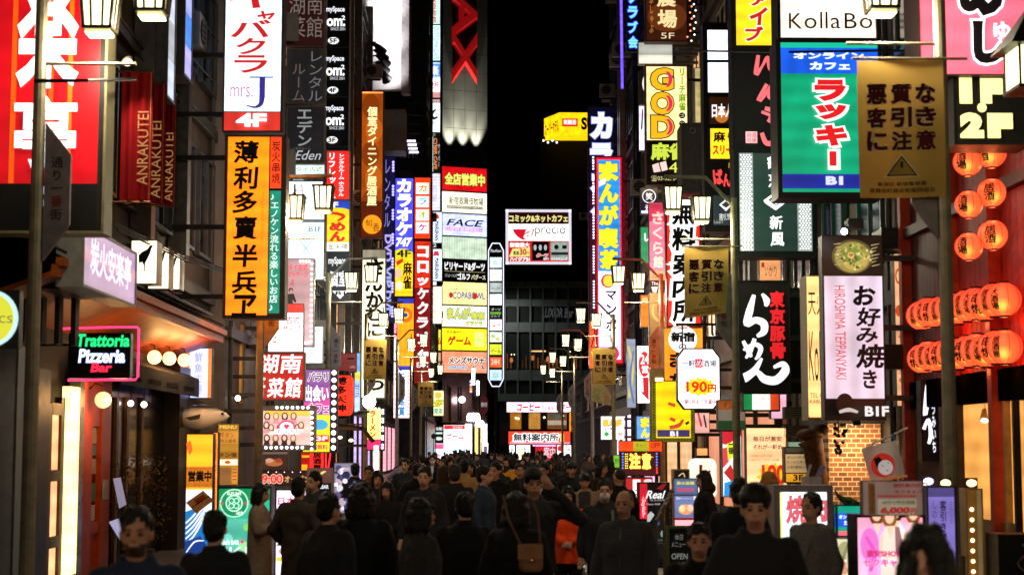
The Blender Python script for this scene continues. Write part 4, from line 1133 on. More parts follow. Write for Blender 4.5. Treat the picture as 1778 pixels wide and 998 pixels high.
HS = (
    (290, 333, '#d8141c', 1.0, [('t', '全店営業中', 772, 301, 842, 323, '#f4f870', B(.05, o='#5a1010', ow=.04))], 'red sign with yellow open-all-shops kanji, topmost on the end block'),
    (333, 371, '#f0eee0', 1.15, [('t', '新宿歌舞伎牧場', 780, 342, 839, 356, '#16120e', B(.01, st=0)), ('p', 776, 358, 838, 363, '#3a3630', {'st': .1}), ('p', 777, 359, 837, 362, '#d8d4c4', {}), ('t', 'しゃぶしゃぶ焼肉食べ放題', 778, 359, 836, 362, '#222', {'st': 0})], 'cream sign with fine black brushed kanji under the red sign'),
    (371, 411, '#d8dcf8', 1.1, [('t', 'FACE', 775, 381, 840, 393, '#181848', B(.02, sh=.3, st=.1)), ('p', 773, 395, 837, 402, '#dcb8ec', {}), ('t', '新宿 歌舞伎町', 782, 396, 830, 401, '#f4f0ff', {})], 'pale lavender sign with slanted dark latin letters'),
    (411, 451, '#d0d8cc', 1.1, [], 'blank pale lit panel between lavender and black signs'),
    (451, 489, '#0c0c12', 0, [('t', 'ビリヤード&ダーツ', 772, 455, 842, 470, '#f4f4f4', B(.04, st=1.2)), ('p', 772, 471.5, 842, 472.2, '#c8b888', {}), ('t', 'シミュレーションの', 773, 476, 793, 482, '#d8d8d8', {}), ('t', 'ゴルフ', 794, 474, 816, 486, '#fff', B(.04, st=1.2)), ('t', 'バグース', 818, 476, 843, 485, '#f8f4c8', B(.03))], 'black sign with white billiards and golf kana'),
    (489, 530, '#f0e4b0', 1.05, [('t', 'COPABOWL', 786, 507, 842, 519, '#2870b0', B(.02)), ('c', 783, 513, 3.4, '#d82a20', {'ry': 5}), ('c', 824.5, 513.5, 4, '#d82a20', {'ry': 5.5}), ('t', '新宿コパボウル', 787, 501, 812, 505, '#606858', {})], 'yellowish bowling sign with blue letters and red balls'),
    (530, 569, '#ecece0', 1.15, [('t', 'まんが', 776, 534, 817, 554, '#e8e440', B(.05, o='#2a88b0', ow=.06)), ('t', '喫茶', 818, 541, 842, 555, '#e8e440', B(.04, o='#2a88b0', ow=.06)), ('t', 'ゲラゲラ', 808, 557, 837, 565, '#c8d048', B(.03, o='#7a9a48', ow=.05)), ('p', 770, 567, 843, 568, '#d89a60', {})], 'cream sign with yellow blue-edged kana in the end stack'),
    (569, 609, '#e8e420', 1.1, [('t', '池袋最大!!', 775, 574, 800, 580, '#3a3a10', {'st': .2}), ('t', 'ゲーム', 777, 583, 818, 600, '#d02414', B(.05)), ('p', 824, 576, 840, 601, '#e8f0a0', {})]+[('t', 'メダルゲーム', 826, 577+q*5, 839, 580+q*5, '#6a9a5a', {}) for q in range(5)], 'yellow sign with red game kana in the end stack'),
    (609, 648, '#e8a880', 1.0, [('t', 'メンズサウナ', 779, 619, 841, 632, '#141414', B(.04, o='#fff8f0', ow=.07, ost=1.2)), ('t', '24時間年中無休', 779, 635, 811, 641, '#58a8d8', B(.03, o='#e8f4ff', ow=.05)), ('t', '地下1・二階', 820, 634, 840, 641, '#2a2018', B(.03, o='#fff', ow=.05))], 'peach sign with black sauna kana, lowest of the end stack'))
for y0, y1, c, st, its, lab in HS:
    sign('fascia_sign', lab, 'sign', (767, y0+.6, 846, y1-.6), 180, [('p', 768, y0+1, 845, y1-1, c, {'st': st})]+its, yaw=20, frame='#2a2422', fw=.6, th=.5, arms=False, group='lit signs stacked on the end block')
sign('side_sign', 'yellow side panel with the end of a red kana word', 'sign', (751, 571, 768, 609), 179.4, [('p', 752, 572, 767, 608, '#e8e030', {'st': 1.05}), ('t', 'ーム', 752, 586, 767, 599, '#d02414', B(.05))], frame='#2a2422', fw=.4, arms=False)
sign('side_sign', 'peach side panel with a pale green disc below the yellow one', 'sign', (751, 611, 768, 648), 179.4, [('p', 752, 612, 767, 647, '#e0b890', {'st': .9}), ('c', 756, 622, 6, '#a8e0d0', {})], frame='#2a2422', fw=.4, arms=False)
sign('hanging_sign', 'small cream sign with yellow and green kana left of the end block entrance', 'sign', (752, 677, 771, 722), 150, [
    ('p', 753, 678, 770, 721, '#f4f0d0', {'st': 1.05}), ('c', 761, 686, 6, '#e8c858', {}), ('t', 'が', 754, 693, 769, 706, '#e8d830', B(.06, o='#4a9a48', ow=.06)), ('t', '喫茶', 754, 708, 769, 719, '#48a8a0', B(.03))], frame='#5a5440', fw=.5)
for lab, r_, c, its in (
    ('white arcade sign with red game kana over the end block shop', (770, 737, 808, 771), '#f4f4f4', [('p', 771, 738, 807, 745, '#e83a48', {}), ('t', 'ゲーム', 774, 751, 805, 763, '#d83048', B(.03)), ('t', '楽市楽座', 786, 739, 803, 744, '#ffd8d8', B(.02)), ('t', '池袋最大 UFO', 772, 746, 790, 749, '#78a8a0', {})]),
    ('pink and white shop sign left of the arcade sign', (734, 769, 771, 800), '#fff4f8', [('p', 735, 770, 770, 779, '#f070b0', {}), ('t', 'プリクラコーナー', 738, 773, 768, 777, '#8a2858', B(.02)), ('c', 745, 788, 6, '#f0e878', {'ry': 3}), ('c', 760, 790, 6, '#f8a8c8', {'ry': 3})]),
    ('dark board with white and green shop names at the end block', (736, 738, 770, 768), '#181a1c', [('t', '東亜会館', 742, 741, 768, 747, '#e8e8e8', B(.03)), ('p', 738, 750, 768, 753, '#d8e8e0', {'st': .9}), ('c', 748, 760, 7, '#4a8a48', {'ry': 4, 'st': .7}), ('c', 762, 761, 6, '#e8f0e0', {'ry': 3})]),
    ('bright white shop panel with a violet door picture', (836, 768, 848, 800), '#fff', [('p', 840, 774, 846, 796, '#8a6a9a', {}), ])):
    sign('shop_sign', lab, 'sign', r_, 176.5, [('p', r_[0]+.5, r_[1]+.5, r_[2]-.5, r_[3]-.5, c, {'st': 1.35})]+its, frame='#333', fw=.4, arms=False)
sign('wall_emblem', 'dark red round board with reception kanji on the end block', 'sign', (830, 685, 848, 722), 176.6, [
    ('c', 839, 703, 9, '#4a1418', {'ry': 18, 'st': .6}), ('t', '受付', 835, 698, 846, 706, '#c8b8b8', B(.03, st=.7))], frame='#1c1818', fw=.3, arms=False)
r = empty('traffic_sign', W(753, 757, 140), 0, 'small blue round traffic sign on a thin pole near the street end', 'sign')
b = MB()
b.tube([(0, 0, 0), (0, .06, 0)], .22, mat('#1a2468', .3), 20)
b.build('disc', r)
b = MB()
b.tube([(0, .09, .3), (0, .09, -r.location.z)], .035, mat('#777', .4, .7), 8)
b.build('pole', r)
# pavilion column
fr = Frame((848, 420, 874, 673), 168)
r = empty('pylon_sign', fr.loc, 0, 'tall slim pylon with rounded ends, white neon outline and stacked lit squares', 'sign')
b = MB()
w_, h_ = fr.w/2, fr.h
out = [(-w_, .9), (-w_*.5, .15), (w_*.5, .15), (w_, .9), (w_, h_-.9), (w_*.5, h_-.15), (-w_*.5, h_-.15), (-w_, h_-.9)]
b.prism(out, 0, .7, mat('#17181b', .4))
b.box(-.12, .2, -fr.loc.z, .12, .45, .3, mat('#17181b', .4))
b.build('housing', r)
b = MB()
for i in range(8):
    p, q = out[i], out[(i+1) % 8]
    if i in (7, 3, 0, 1, 2, 4, 5, 6):
        b.tube([(p[0], -.06, p[1]), (q[0], -.06, q[1])], .055, lit('#f0ecff', 1.4, False), 6)
b.build('neon_outline', r)
f_, l_ = MB(), MB()
cells = ((447, 465, '#dce8ea', [('c', 860, 456, 4, '#b8c4c8', {}), ('c', 860, 456, 3.3, '#dce8ea', {})]), (468, 488, '#f0f0f4', [('t', '彩り', 854, 472, 868, 483, '#c8889c', {})]), (491, 508, '#b8c8c4', [('t', 'Lourdes', 852, 498, 869, 502, '#8a6a78', {})]), (511, 530, '#f4f8f8', []),
         (534, 552, '#20241e', [('p', 851, 542, 870, 546, '#68b838', {}), ('t', 'ダーツ', 853, 535, 869, 540, '#e8e8e8', {}), ('t', 'ゴルフ', 852, 547, 868, 551, '#d8d8d8', {})]), (555, 574, '#f0f0f4', [('c', 858, 566, 2, '#e04858', {}), ('c', 866, 564, 3, '#f0c8d8', {})]),
         (577, 594, '#e4f0e0', [('c', 856, 584, 4, '#b8d890', {'ry': 3}), ('c', 864, 589, 4, '#e8d878', {'ry': 3})]), (598, 616, '#d8dc38', [('t', 'ゲーム', 852, 606, 869, 613, '#7a7a18', B(.03))]), (620, 638, '#e0662c', [('t', '24H', 853, 623, 867, 633, '#f8d8c0', B(.03))]), (642, 660, '#c8dce8', [('c', 860, 651, 4.4, '#98b0c0', {}), ('c', 860, 651, 3.6, '#c8dce8', {})]))
put_items(fr, [('t', 'Pavilion', 852, 433, 870, 438, '#d8d8dc', B(.02))], f_, l_)
for y0, y1, c, its in cells:
    put_items(fr, [('p', 850.5, y0, 871, y1, c, {'st': 1.15 if c != '#20241e' else .3})]+its, f_, l_)
f_.build('face_panel', r)
l_.build('lettering', r)
# white double tube lamps on one post
r = empty('light_post', (W(822, 740, 120).x, 120, 0), 0, 'post with two upright white tubes and two bright domes at the street end', 'lamp')
b = MB()
z = lambda py: W(822, py, 120).z
k = 120/FPX
b.tube([(0, 0, 0), (0, 0, z(645))], .1, mat('#222', .4, .5), 8)
b.tube([(10*k, 0, 0), (10*k, 0, z(665))], .08, mat('#222', .4, .5), 8)
b.tube([(-4*k, 0, z(688)), (10*k, 0, z(688))], .04, mat('#222'), 6)
b.build('pole', r)
b = MB()
b.tube([(-.5*k, -.13, z(668)), (-.5*k, -.13, z(640))], .12, lit('#fff8ff', 5), 10)
b.tube([(7.5*k, -.13, z(686)), (7.5*k, -.13, z(661))], .1, lit('#fff8ff', 5), 10)
b.build('tube_lamp', r)
b = MB()
for cx, y0, y1, ww in ((0, 717, 731, 12), (11, 730, 741, 8)):
    b.tube([(cx*k, -.2, z(y1)), (cx*k, -.2, z(y1-2)), (cx*k, -.2, z(y0+2)), (cx*k, -.2, z(y0))], [ww*k*.75, ww*k, ww*k*.9, ww*k*.6], lit('#fffaff', 6), 14)
b.build('dome_lamp', r)
b = MB()
for y, c in ((674, '#e89a40'), (679, '#f0c8c0'), (662, '#d8c8f8'), (668, '#c8c0f0')):
    b.box(-6.5*k, -.12, z(y+2), -2.5*k, 0, z(y-2), lit(c, 1.2))
b.build('signal_plate', r)

# office block signs
sign('fascia_sign', 'long white sign with slanted red coffee shop kana', 'sign', (879, 697, 1008, 716), 186.5, [
    ('p', 880, 698, 1007, 715, '#f0e4ee', {'st': 1.3}), ('t', 'コーヒー', 897, 700, 938, 713, '#d8142c', B(.05, sh=.15)), ('t', 'ショップ', 944, 704, 969, 712, '#d83848', B(.04, sh=.15)), ('t', 'クール', 974, 700, 998, 713, '#d0142c', B(.03, sh=.1)), ('c', 1002, 704, 3, '#e89050', {'ry': 2})], frame='#6a6468', fw=.3, arms=False)
sign('fascia_sign', 'red orange sign with white edged black information kanji at the street end', 'sign', (882, 748, 991, 771), 186.3, [
    ('p', 883, 748.5, 990, 770.5, '#f04c28', {'st': 1.05}), ('t', '無料案内所', 891, 752, 970, 766, '#0c0808', B(.03, o='#fff', ow=.1, ost=1.3, st=0)), ('p', 973, 752, 979, 766, '#f4f0a0', {}), ('p', 885, 767, 990, 770.5, '#e8a0b0', {})], frame='#5a2418', fw=.3, arms=False)
for lab, r_, c, its in (
    ('white upright information sign at far left of the red information front', (884, 772, 894, 798), '#f4f4f4', [('v', '無料', 886, 776, 892, 794, '#181418', {'st': 0})]),
    ('white rate list board left of the red information doorway', (896, 772, 921, 798), '#f0f0e8', [('t', '無料案内', 898, 775, 919, 782, '#3a3a30', {'st': .1}), ('c', 907, 790, 4, '#e8d040', {'ry': 3})]),
    ('red doorway curtain with white brushed kanji', (929, 772, 966, 800), '#c01c24', [('t', '案内', 944, 775, 964, 795, '#e8d0dc', B(.02)), ('p', 925, 772, 966, 774, '#e8d8ff', {'st': 1.5})]),
    ('white board with a red sun disc right of the red doorway', (967, 772, 984, 798), '#f0eae8', [('c', 973, 778, 5, '#e02838', {}), ('s', [(970, 792, 1), (980, 786, 1.5)], '#383030', {'st': 0})]),
    ('white upright information sign at far right of the red information front', (984, 772, 992, 798), '#f4f4f4', [('v', '無料', 985.5, 776, 990.5, 794, '#181418', {'st': 0})])):
    sign('shop_sign', lab, 'sign', r_, 186.2, [('p', r_[0]+.5, r_[1]+.5, r_[2]-.5, r_[3]-.5, c, {'st': 1.2})]+its, frame='#2a2020', fw=.4, arms=False)
sign('upright_sign', 'orange yellow upright strip right of the coffee shop window', 'sign', (988, 714, 997, 750), 186.3, [('p', 988.5, 715, 996.5, 749, '#e8a820', {'st': 1}), ('v', '喫煙席', 990.5, 722, 994.5, 742, '#7a3a10', {})], frame='#333', fw=.3, arms=False)
sign('upright_sign', 'olive and yellow upright sign by the street end lamps', 'sign', (996, 716, 1011, 752), 180, [('p', 997, 717, 1010, 751, '#b8a838', {'st': .8}), ('c', 1003, 727, 5, '#e8d868', {}), ('t', '酒場', 999, 738, 1008, 746, '#3a3410', {})], frame='#333', fw=.4, arms=False)

# roof billboard
r, fr = sign('roof_billboard', 'white framed comic cafe billboard on the dark roof, red bowl logo', 'billboard', (878, 364, 992, 459), 186, [
    ('p', 882, 368, 988, 389, '#3a0c10', {'st': .5}), ('t', 'コミック&ネットカフェ', 884, 373, 986, 386, '#f0e890', B(.05)), ('p', 882, 389, 988, 418, '#f4f4f4', {'st': 1.25}), ('p', 882, 418, 988, 455, '#d02420', {'st': .95}),
    ('g', [(890, 398), (928, 398), (925, 408), (918, 415), (908, 417), (899, 412), (893, 405)], '#d8142a'), ('t', 'a', 909, 397, 925, 415, '#fff', B(.03, sh=.35)), ('t', 'precio', 929, 391, 982, 411, '#3a3a3a', {'st': .2}), ('t', 'アプレシオ', 932, 410, 979, 414, '#5a5a5a', {'st': .3}), ('t', 'comics & internet cafe', 889, 392, 929, 396, '#c8c8c8', {}),
    ('t', '新宿最大', 885, 421, 920, 430, '#fff', B(.06)), ('g', [(890, 432), (920, 430), (920, 445), (884, 446)], '#f4e888'), ('t', '直通', 891, 436, 901, 443, '#383010', B(.03, st=.2)), ('t', '30', 902, 432, 914, 443, '#c8301c', B(.04)), ('t', '円', 914, 437, 919, 443, '#383010', {'st': .2}), ('t', 'ハイジアB1', 885, 446, 920, 454, '#fff', B(.06)),
    ('p', 924, 420, 953, 452, '#0c0c10', {'st': .2}), ('p', 956, 420, 986, 452, '#a8b8b0', {'st': .9}), ('t', 'ダーツ', 931, 440, 952, 447, '#e84848', B(.06, o='#fff', ow=.05)), ('t', '無料', 943, 447, 953, 452, '#f0e0e0', B(.03))]+[
    ('c', 929+q*9, 430, 2.6, '#c8d0d8', {'ry': 5, 'st': .8}) for q in range(3)]+[('c', 966, 429, 4, '#1c2420', {'st': .2}), ('p', 976, 426, 984, 432, '#1c2420', {'st': .2}), ('p', 957, 438, 986, 443, '#3a443c', {'st': .4}), ('t', 'リクライニング', 957, 447, 985, 452, '#f4f4f0', B(.04))], frame='#e8e4ec', fw=1.6, th=.8, arms=False)
nb = MB()
e = .16
for b_ in ((-fr.w/2, 0, fr.w/2, .3), (-fr.w/2, fr.h-.3, fr.w/2, fr.h), (-fr.w/2, 0, -fr.w/2+.3, fr.h), (fr.w/2-.3, 0, fr.w/2, fr.h)):
    nb.box(b_[0], -.12, b_[1], b_[2], -.05, b_[3], lit('#e6e0ee', .95, False))
nb.build('tube_border', r)
b = MB()
gr = mat('#1f2224', .5, .4)
for q in (-.42, -.2, 0, .2, .42):
    b.box(fr.w*q-.06, .2, -2.4, fr.w*q+.06, .5, 0, gr)
b.tube([(-fr.w*.35, .3, -2.2), (0, .3, -.2), (fr.w*.35, .3, -2.2)], .06, gr, 6)
b.tube([(-fr.w*.5, .3, -1.2), (fr.w*.5, .3, -1.2)], .06, gr, 6)
b.build('scaffold', r)
# yellow box sign on a far roof
fr = Frame((971, 196, 1075, 235), 258)
r = empty('roof_sign', fr.loc, 0, 'yellow lit box sign on a far roof with a red label', 'sign')
b = MB()
W2 = fr.w/2
b.add([(-W2, 0, 0), (W2, 0, 0), (W2, 0, fr.h), (-W2, 0, fr.h), (-W2-2.2, 5, 0), (-W2-2.2, 5, fr.h), (W2, 5, 0), (W2, 5, fr.h)],
      [(0, 1, 2, 3), (4, 0, 3, 5), (3, 2, 7, 5), (1, 6, 7, 2), (4, 6, 1, 0), (6, 4, 5, 7)], lit('#fbdc10', 1))
b.build('box_face', r)
l = MB()
put_items(fr, [('p', 976, 206, 1003, 220, '#e02018', {}), ('t', '炭酸浴', 978, 208, 1001, 217, '#fff', B(.04)), ('t', 'SUPER', 1009, 204, 1070, 226, '#1a1838', B(.05, st=0))], l, l)
gv, gf = text_geo('スーパーホテル', False, .03)
mx_ = max(p[0] for p in gv)
l.add([(-W2-.06-(1-p[0]/mx_)*2.05, 4.6-p[0]/mx_*4.5-.06, .5+p[1]*2.1+.3) for p in gv], gf, mat('#1a1838'))
l.build('lettering', r)
b = MB()
for q in range(4):
    b.ell((-W2-2.4+q*.7, 2, -.5-q % 2*.3), (.16,)*3, lit('#e8ecff', 3, False), 8, 5)
b.build('roof_lamp', r)

# ------------------------------------------------------------------ signs along the right side
its = [('p', 1024, 187, 1067, 628, '#0c0e34', {'st': .4})]
for ch, y0, y1 in (('カ', 196, 242), ('ラ', 250, 290), ('オ', 296, 340), ('ケ', 346, 390)):
    its.append(('t', ch, 1026, y0, 1064, y1, '#f4f4ff', B(.06, o='#8a98e8', ow=.035, st=1.5)))
its += [('d', [(1030.5, y) for y in range(275, 632, 5) if y % 60 > 8], 1.7, '#e8e0ff', {'st': 2.4})]
sign('lightbox_sign', 'tall navy sign with huge white kana and a dotted white bulb edge', 'sign', (1022, 184, 1069, 632), 73, its, frame='#14142c', fw=.8, th=.5)
its = [('p', 1036, 274, 1080, 630, '#e01838', {'st': 1}), ('p', 1039, 278, 1077, 472, '#28a0e0', {'st': 1}), ('p', 1039, 472, 1077, 624, '#f0e8fa', {'st': 1.25})]
for ch, y0, y1 in zip('まんが喫茶', (281, 319, 356, 397, 435), (316, 354, 393, 433, 469)):
    its.append(('t', ch, 1040, y0, 1075, y1, '#f4e428', B(.07, o='#1874b8', ow=.03, st=1.1)))
its += [('c', 1055, 489, 12, '#e83858', {}), ('c', 1056, 489, 9, '#f4e040', {'ry': 10})]
for ch, y0, y1 in (('マ', 506, 522), ('ン', 529, 547), ('ボ', 555, 575)):
    its.append(('t', ch, 1051, y0, 1070, y1, '#141034', B(.03, st=0)))
its += [('p', 1059, 580, 1063, 594, '#141034', {'st': 0, 'panel': False}), ('c', 1062, 614, 12, '#e02858', {}), ('g', [(1040, 316), (1052, 310), (1052, 320), (1040, 326)], '#f4f0ff')]
sign('lightbox_sign', 'tall red edged manga cafe sign, yellow kana on blue above white', 'sign', (1034, 271, 1082, 634), 67.5, its, frame='#a81830', fw=.8, th=.5)
sign('lightbox_sign', 'orange sign with yellow brushed kana under the bulb edge of the navy sign', 'sign', (1023, 557, 1036, 640), 69, [('p', 1024, 558, 1035, 639, '#f06428', {'st': 1.05}), ('s', [(1026, 575, 1), (1032, 570, 2), (1030, 590, 2.4), (1026, 604, 1.6)], '#181008', {'st': 0}), ('s', [(1027, 610, 3), (1032, 625, 3)], '#f4e028')], frame='#5a2a18', fw=.4)
r = empty('neon_line', W(1080, 155, 66), 0, 'thin upright violet blue neon line up the corner of the tall building', 'neon light')
b = MB()
k = 66/FPX
b.tube([(0, -.12, 0), (-1.5*k, -.12, 240*k)], .05, lit('#6a4cff', 2.2), 8)
b.build('tube', r)
b = MB()
b.box(-.06, -.05, 0, .06, .15, 240*k, mat('#22242a'))
b.build('rail', r)
its = [('p', 1090, -80, 1107, 88, '#0a0e30', {'st': .3})]
for ch, y0, y1 in (('ク', -20, 10), ('ラ', 12, 36), ('ブ', 38, 62), ('会', 64, 88)):
    its.append(('t', ch, 1090, y0, 1107, y1-3, '#78d8f8', B(.05, o='#2838e8', ow=.06, st=1.2)))
sign('neon_sign', 'blue neon upright sign with pale cyan characters at the top right of the gap', 'sign', (1088, -82, 1109, 90), 58, its, frame='#10122c', fw=.6)
for lab, r_, D_, c, st, its in (
    ('white upright sign part hidden left of the mahjong sign', (1109, 180, 1122, 262), 52, '#e6e0f4', 1.2, [('s', [(1116, 190, 2), (1114, 225, 3)], '#4a4458', {'st': 0})]),
    ('dark sign with a white bracket left of the big cream sign', (1109, 124, 1123, 182), 51, '#14120f', 0, [('t', '(', 1115, 132, 1121, 160, '#e8e8e0', B(.03))]),
    ('navy sign with a white ringed character beside the near lamp', (1112, 326, 1142, 372), 47, '#14183c', .5, [('c', 1127, 341, 12, '#e0e4f0', {}), ('c', 1127, 341, 10.4, '#14183c', {'st': .5}), ('t', '笑', 1121, 335, 1133, 348, '#e8ecf4', B(.02)), ('t', 'え', 1119, 356, 1127, 368, '#e8ecf4', B(.02)), ('p', 1113, 366, 1141, 371, '#d8dcf8', {})]),
    ('teal sign with a white kana stroke left of the pink sign', (1112, 394, 1130, 458), 47, '#0c9a60', 1, [('s', [(1120, 405, 3), (1121, 418, 3), (1127, 414, 2)], '#e8fff4')]),
    ('pink sign outlined with white kana beside the black kanji sign', (1127, 352, 1157, 487), 44, '#e888a8', 1, [('p', 1128, 353, 1156, 385, '#c83a58', {'st': .95}), ('p', 1128, 470, 1156, 486, '#f4a878', {})]+[('t', ch, 1133, y, 1151, y+22, '#f4d8c8', B(.04, o='#e8708c', ow=.05)) for ch, y in zip('さくら館', (368, 394, 420, 444))]+[('t', '03-52', 1130, 478, 1152, 484, '#c02848', {})]),
    ('small black and white cup sign under the pink sign', (1128, 487, 1160, 510), 44, '#18140f', .1, [('t', 'The C', 1131, 489, 1150, 495, '#e8e8e8', {}), ('g', [(1131, 498), (1142, 498), (1139, 508), (1134, 508)], '#f4f4f4')]),
    ('brown round emblem board hanging under the small cup sign', (1127, 508, 1158, 632), 43.5, '#8a7040', .45, [('c', 1147, 540, 15, '#b09858', {'st': .5, 'ry': 20}), ('c', 1147, 538, 12, '#8a7040', {'st': .5, 'ry': 16}), ('c', 1149, 537, 8, '#a81c28', {'st': .6, 'ry': 11}), ('t', '和牛', 1136, 578, 1152, 590, '#a84838', {'st': .5})]),
    ('orange sign strip right of the long manga cafe sign', (1112, 512, 1128, 568), 49, '#f08a20', 1, [('c', 1120, 522, 6, '#f8c878', {})]),
    ('white sign with red disc reading round the clock and a red arrow', (1106, 600, 1130, 700), 50, '#f4eeee', 1.2, [('c', 1119, 632, 10, '#d81c30', {'ry': 22}), ('t', '24', 1112, 615, 1127, 632, '#fff', B(.03)), ('t', '営', 1114, 634, 1126, 648, '#fff', B(.03)), ('g', [(1116, 655), (1126, 655), (1126, 695), (1112, 680), (1117, 680)], '#c8202c')]),
    ('pale sign with a blue and yellow flame drawing', (1088, 588, 1104, 708), 60, '#9aa8c0', .8, [('s', [(1091, 600, 3), (1098, 640, 6), (1092, 690, 5)], '#d8c870', {'st': .8}), ('s', [(1100, 610, 2), (1094, 660, 4), (1100, 700, 3)], '#5878b8', {'st': .8})])):
    sign('upright_sign', lab, 'sign', r_, D_, [('p', r_[0]+.6, r_[1]+.6, r_[2]-.6, r_[3]-.6, c, {'st': st})]+its, frame='#3a3632', fw=.6)
sign('lightbox_sign', 'brown sign with gold ranch kanji and fifth floor mark at the top', 'sign', (1120, -60, 1194, 73), 46.8, [
    ('p', 1122, -58, 1192, 71, '#4a2010', {'st': .6}), ('c', 1158, 30, 34, '#7a3c18', {'st': .55, 'ry': 26}), ('t', '牧', 1140, -50, 1174, -16, '#f4dca0', B(.03)), ('t', '農', 1140, -14, 1174, 13, '#f4dca0', B(.03)), ('t', '場', 1141, 18, 1175, 50, '#f4dca0', B(.03)), ('t', '5F', 1147, 58, 1170, 68, '#e8d8b0', {}),
    ('v', 'しゃぶしゃぶ', 1127, -40, 1134, 58, '#c88848', {})], frame='#3a2418', fw=1, th=.35)
r = empty('bulb_string', W(1204, 30, 44), 0, 'strings of red and white bulbs hanging right of the ranch sign', 'lights')
b = MB()
k = 44/FPX
for i in range(7):
    for q, c in ((0, '#ff8050'), (7, '#fff0e0')):
        b.ell(((-6+q+(i % 2)*3+(-2.5*(i > 4)*(i-4)))*k, 0, (30-i*11-q)*k), (1.6*k,)*3, lit(c, 3, False), 8, 5)
b.build('bulb', r)
b = MB()
b.tube([(-4*k, .03, 34*k), (-3*k, .03, -45*k)], .012, mat('#222'), 5)
b.tube([(3*k, .03, 34*k), (4*k, .03, -45*k)], .012, mat('#222'), 5)
b.build('wire', r)
sign('wall_lightbox', 'plain pale grey lightbox between ranch sign and cream mahjong sign', 'sign', (1108, 74, 1168, 112), 48, [('p', 1109, 75, 1167, 111, '#b8bcb8', {'st': .9}), ('p', 1109, 96, 1167, 111, '#dcdcd8', {'st': 1})], frame='#777', fw=.6)
its = [('p', 1123, 116, 1193, 244, '#f0e4b8', {'st': 1.05}), ('p', 1123, 246, 1193, 302, '#12100e', {'st': 0}), ('p', 1123, 302, 1193, 320, '#12100e', {'st': 0})]
for ch, y0, y1 in (('G', 119, 158), ('O', 161, 200), ('D', 202, 241)):
    its += [('t', ch, 1130, y0, 1170, y1, '#f0b818', B(.05, o='#2a1418', ow=.035))]
    its += [('t', {'G': 'ᓛ', 'O': ')', 'D': ')'}[ch] if 0 else ')', 1156, y0+6, 1168, y1-6, '#e0285a', B(.05))]
its += [('v', 'リーチ麻雀', 1178, 120, 1191, 194, '#7aa818', B(.04)), ('c', 1184, 202, 5.5, '#181410', {'st': 0}), ('t', 'ゴ', 1181, 199, 1187, 205, '#f4f0d8', {}), ('c', 1184, 216, 5.5, '#181410', {'st': 0}), ('t', 'ッ', 1181, 213, 1187, 219, '#f4f0d8', {}), ('c', 1184, 230, 5.5, '#181410', {'st': 0}),
        ('t', '麻雀', 1129, 249, 1191, 280, '#c8e048', B(.05)), ('t', '4F', 1160, 283, 1191, 301, '#d8e858', {'b': .0}), ('g', [(1131, 288), (1142, 284), (1146, 299), (1134, 301)], '#e8d0c8'), ('g', [(1144, 284), (1155, 281), (1158, 296), (1148, 299)], '#f0d8d0'),
        ('t', '☎03-3232-1916', 1129, 306, 1191, 316, '#c8c890', {})]
sign('lightbox_sign', 'cream sign with three huge yellow and pink letters over a black mahjong part', 'sign', (1121, 113, 1195, 322), 46, its, frame='#5a4a38', fw=1, th=.4)
sign('wall_sign', 'narrow slanted cream sign with green kana right of the big cream letters', 'sign', (1206, 118, 1219, 214), 47.5, [('p', 1207, 119, 1218, 213, '#c8b888', {'st': .7}), ('v', 'リーチ麻雀', 1211, 124, 1217, 186, '#6a8a20', {})], frame='#555', fw=.5)
sign('box_unit', 'tilted grey rectangular box unit right of the black mahjong part', 'machine', (1184, 214, 1222, 332), 41.5, [('p', 1198, 222, 1208, 232, '#8a8a88', {'st': 0}), ('p', 1200, 224, 1206, 230, '#4a4a48', {'st': 0})], th=1.0, frame='#5a5a58', fw=.8, arms=False)
its = [('p', 1159, 347, 1215, 565, '#f02c14', {'st': 1}), ('p', 1171, 347, 1204, 565, '#fff', {'st': 1.3})]
for ch, y0, y1 in zip('無料案内所', (352, 395, 440, 482, 520), (391, 436, 478, 518, 560)):
    its.append(('t', ch, 1166, y0, 1208, y1, '#0c0806', B(.035, o='#fff', ow=.12, ost=1.3, st=0, sh=.06)))
sign('lightbox_sign', 'tall red and white information sign with heavy black kanji', 'sign', (1157, 344, 1217, 568), 41.5, its, frame='#6a3020', fw=.8, th=.4)
sign('lightbox_sign', 'orange lightbox with a white speech bubble of kanji behind the octagonal sign', 'sign', (1153, 569, 1221, 714), 41, [
    ('p', 1154, 570, 1220, 713, '#f89c1c', {'st': 1.1}), ('c', 1186, 589, 25, '#fff', {'st': 1.2, 'ry': 24}), ('s', [(1166, 572, 4), (1172, 568, 5)], '#fff'), ('c', 1186, 568, 9, '#f8d0c0', {'ry': 4}), ('t', '新宿', 1165, 576, 1207, 594, '#181008', B(.05, st=0)), ('t', 'の', 1178, 597, 1192, 607, '#181008', B(.02, st=0))]+[
    ('t', ch, 1162, y, 1188, y+26, '#140a04', B(.05, st=0, sh=.05)) for ch, y in (('ま', 612), ('ち', 648), ('ん', 684))], frame='#6a4010', fw=.6, th=.4)
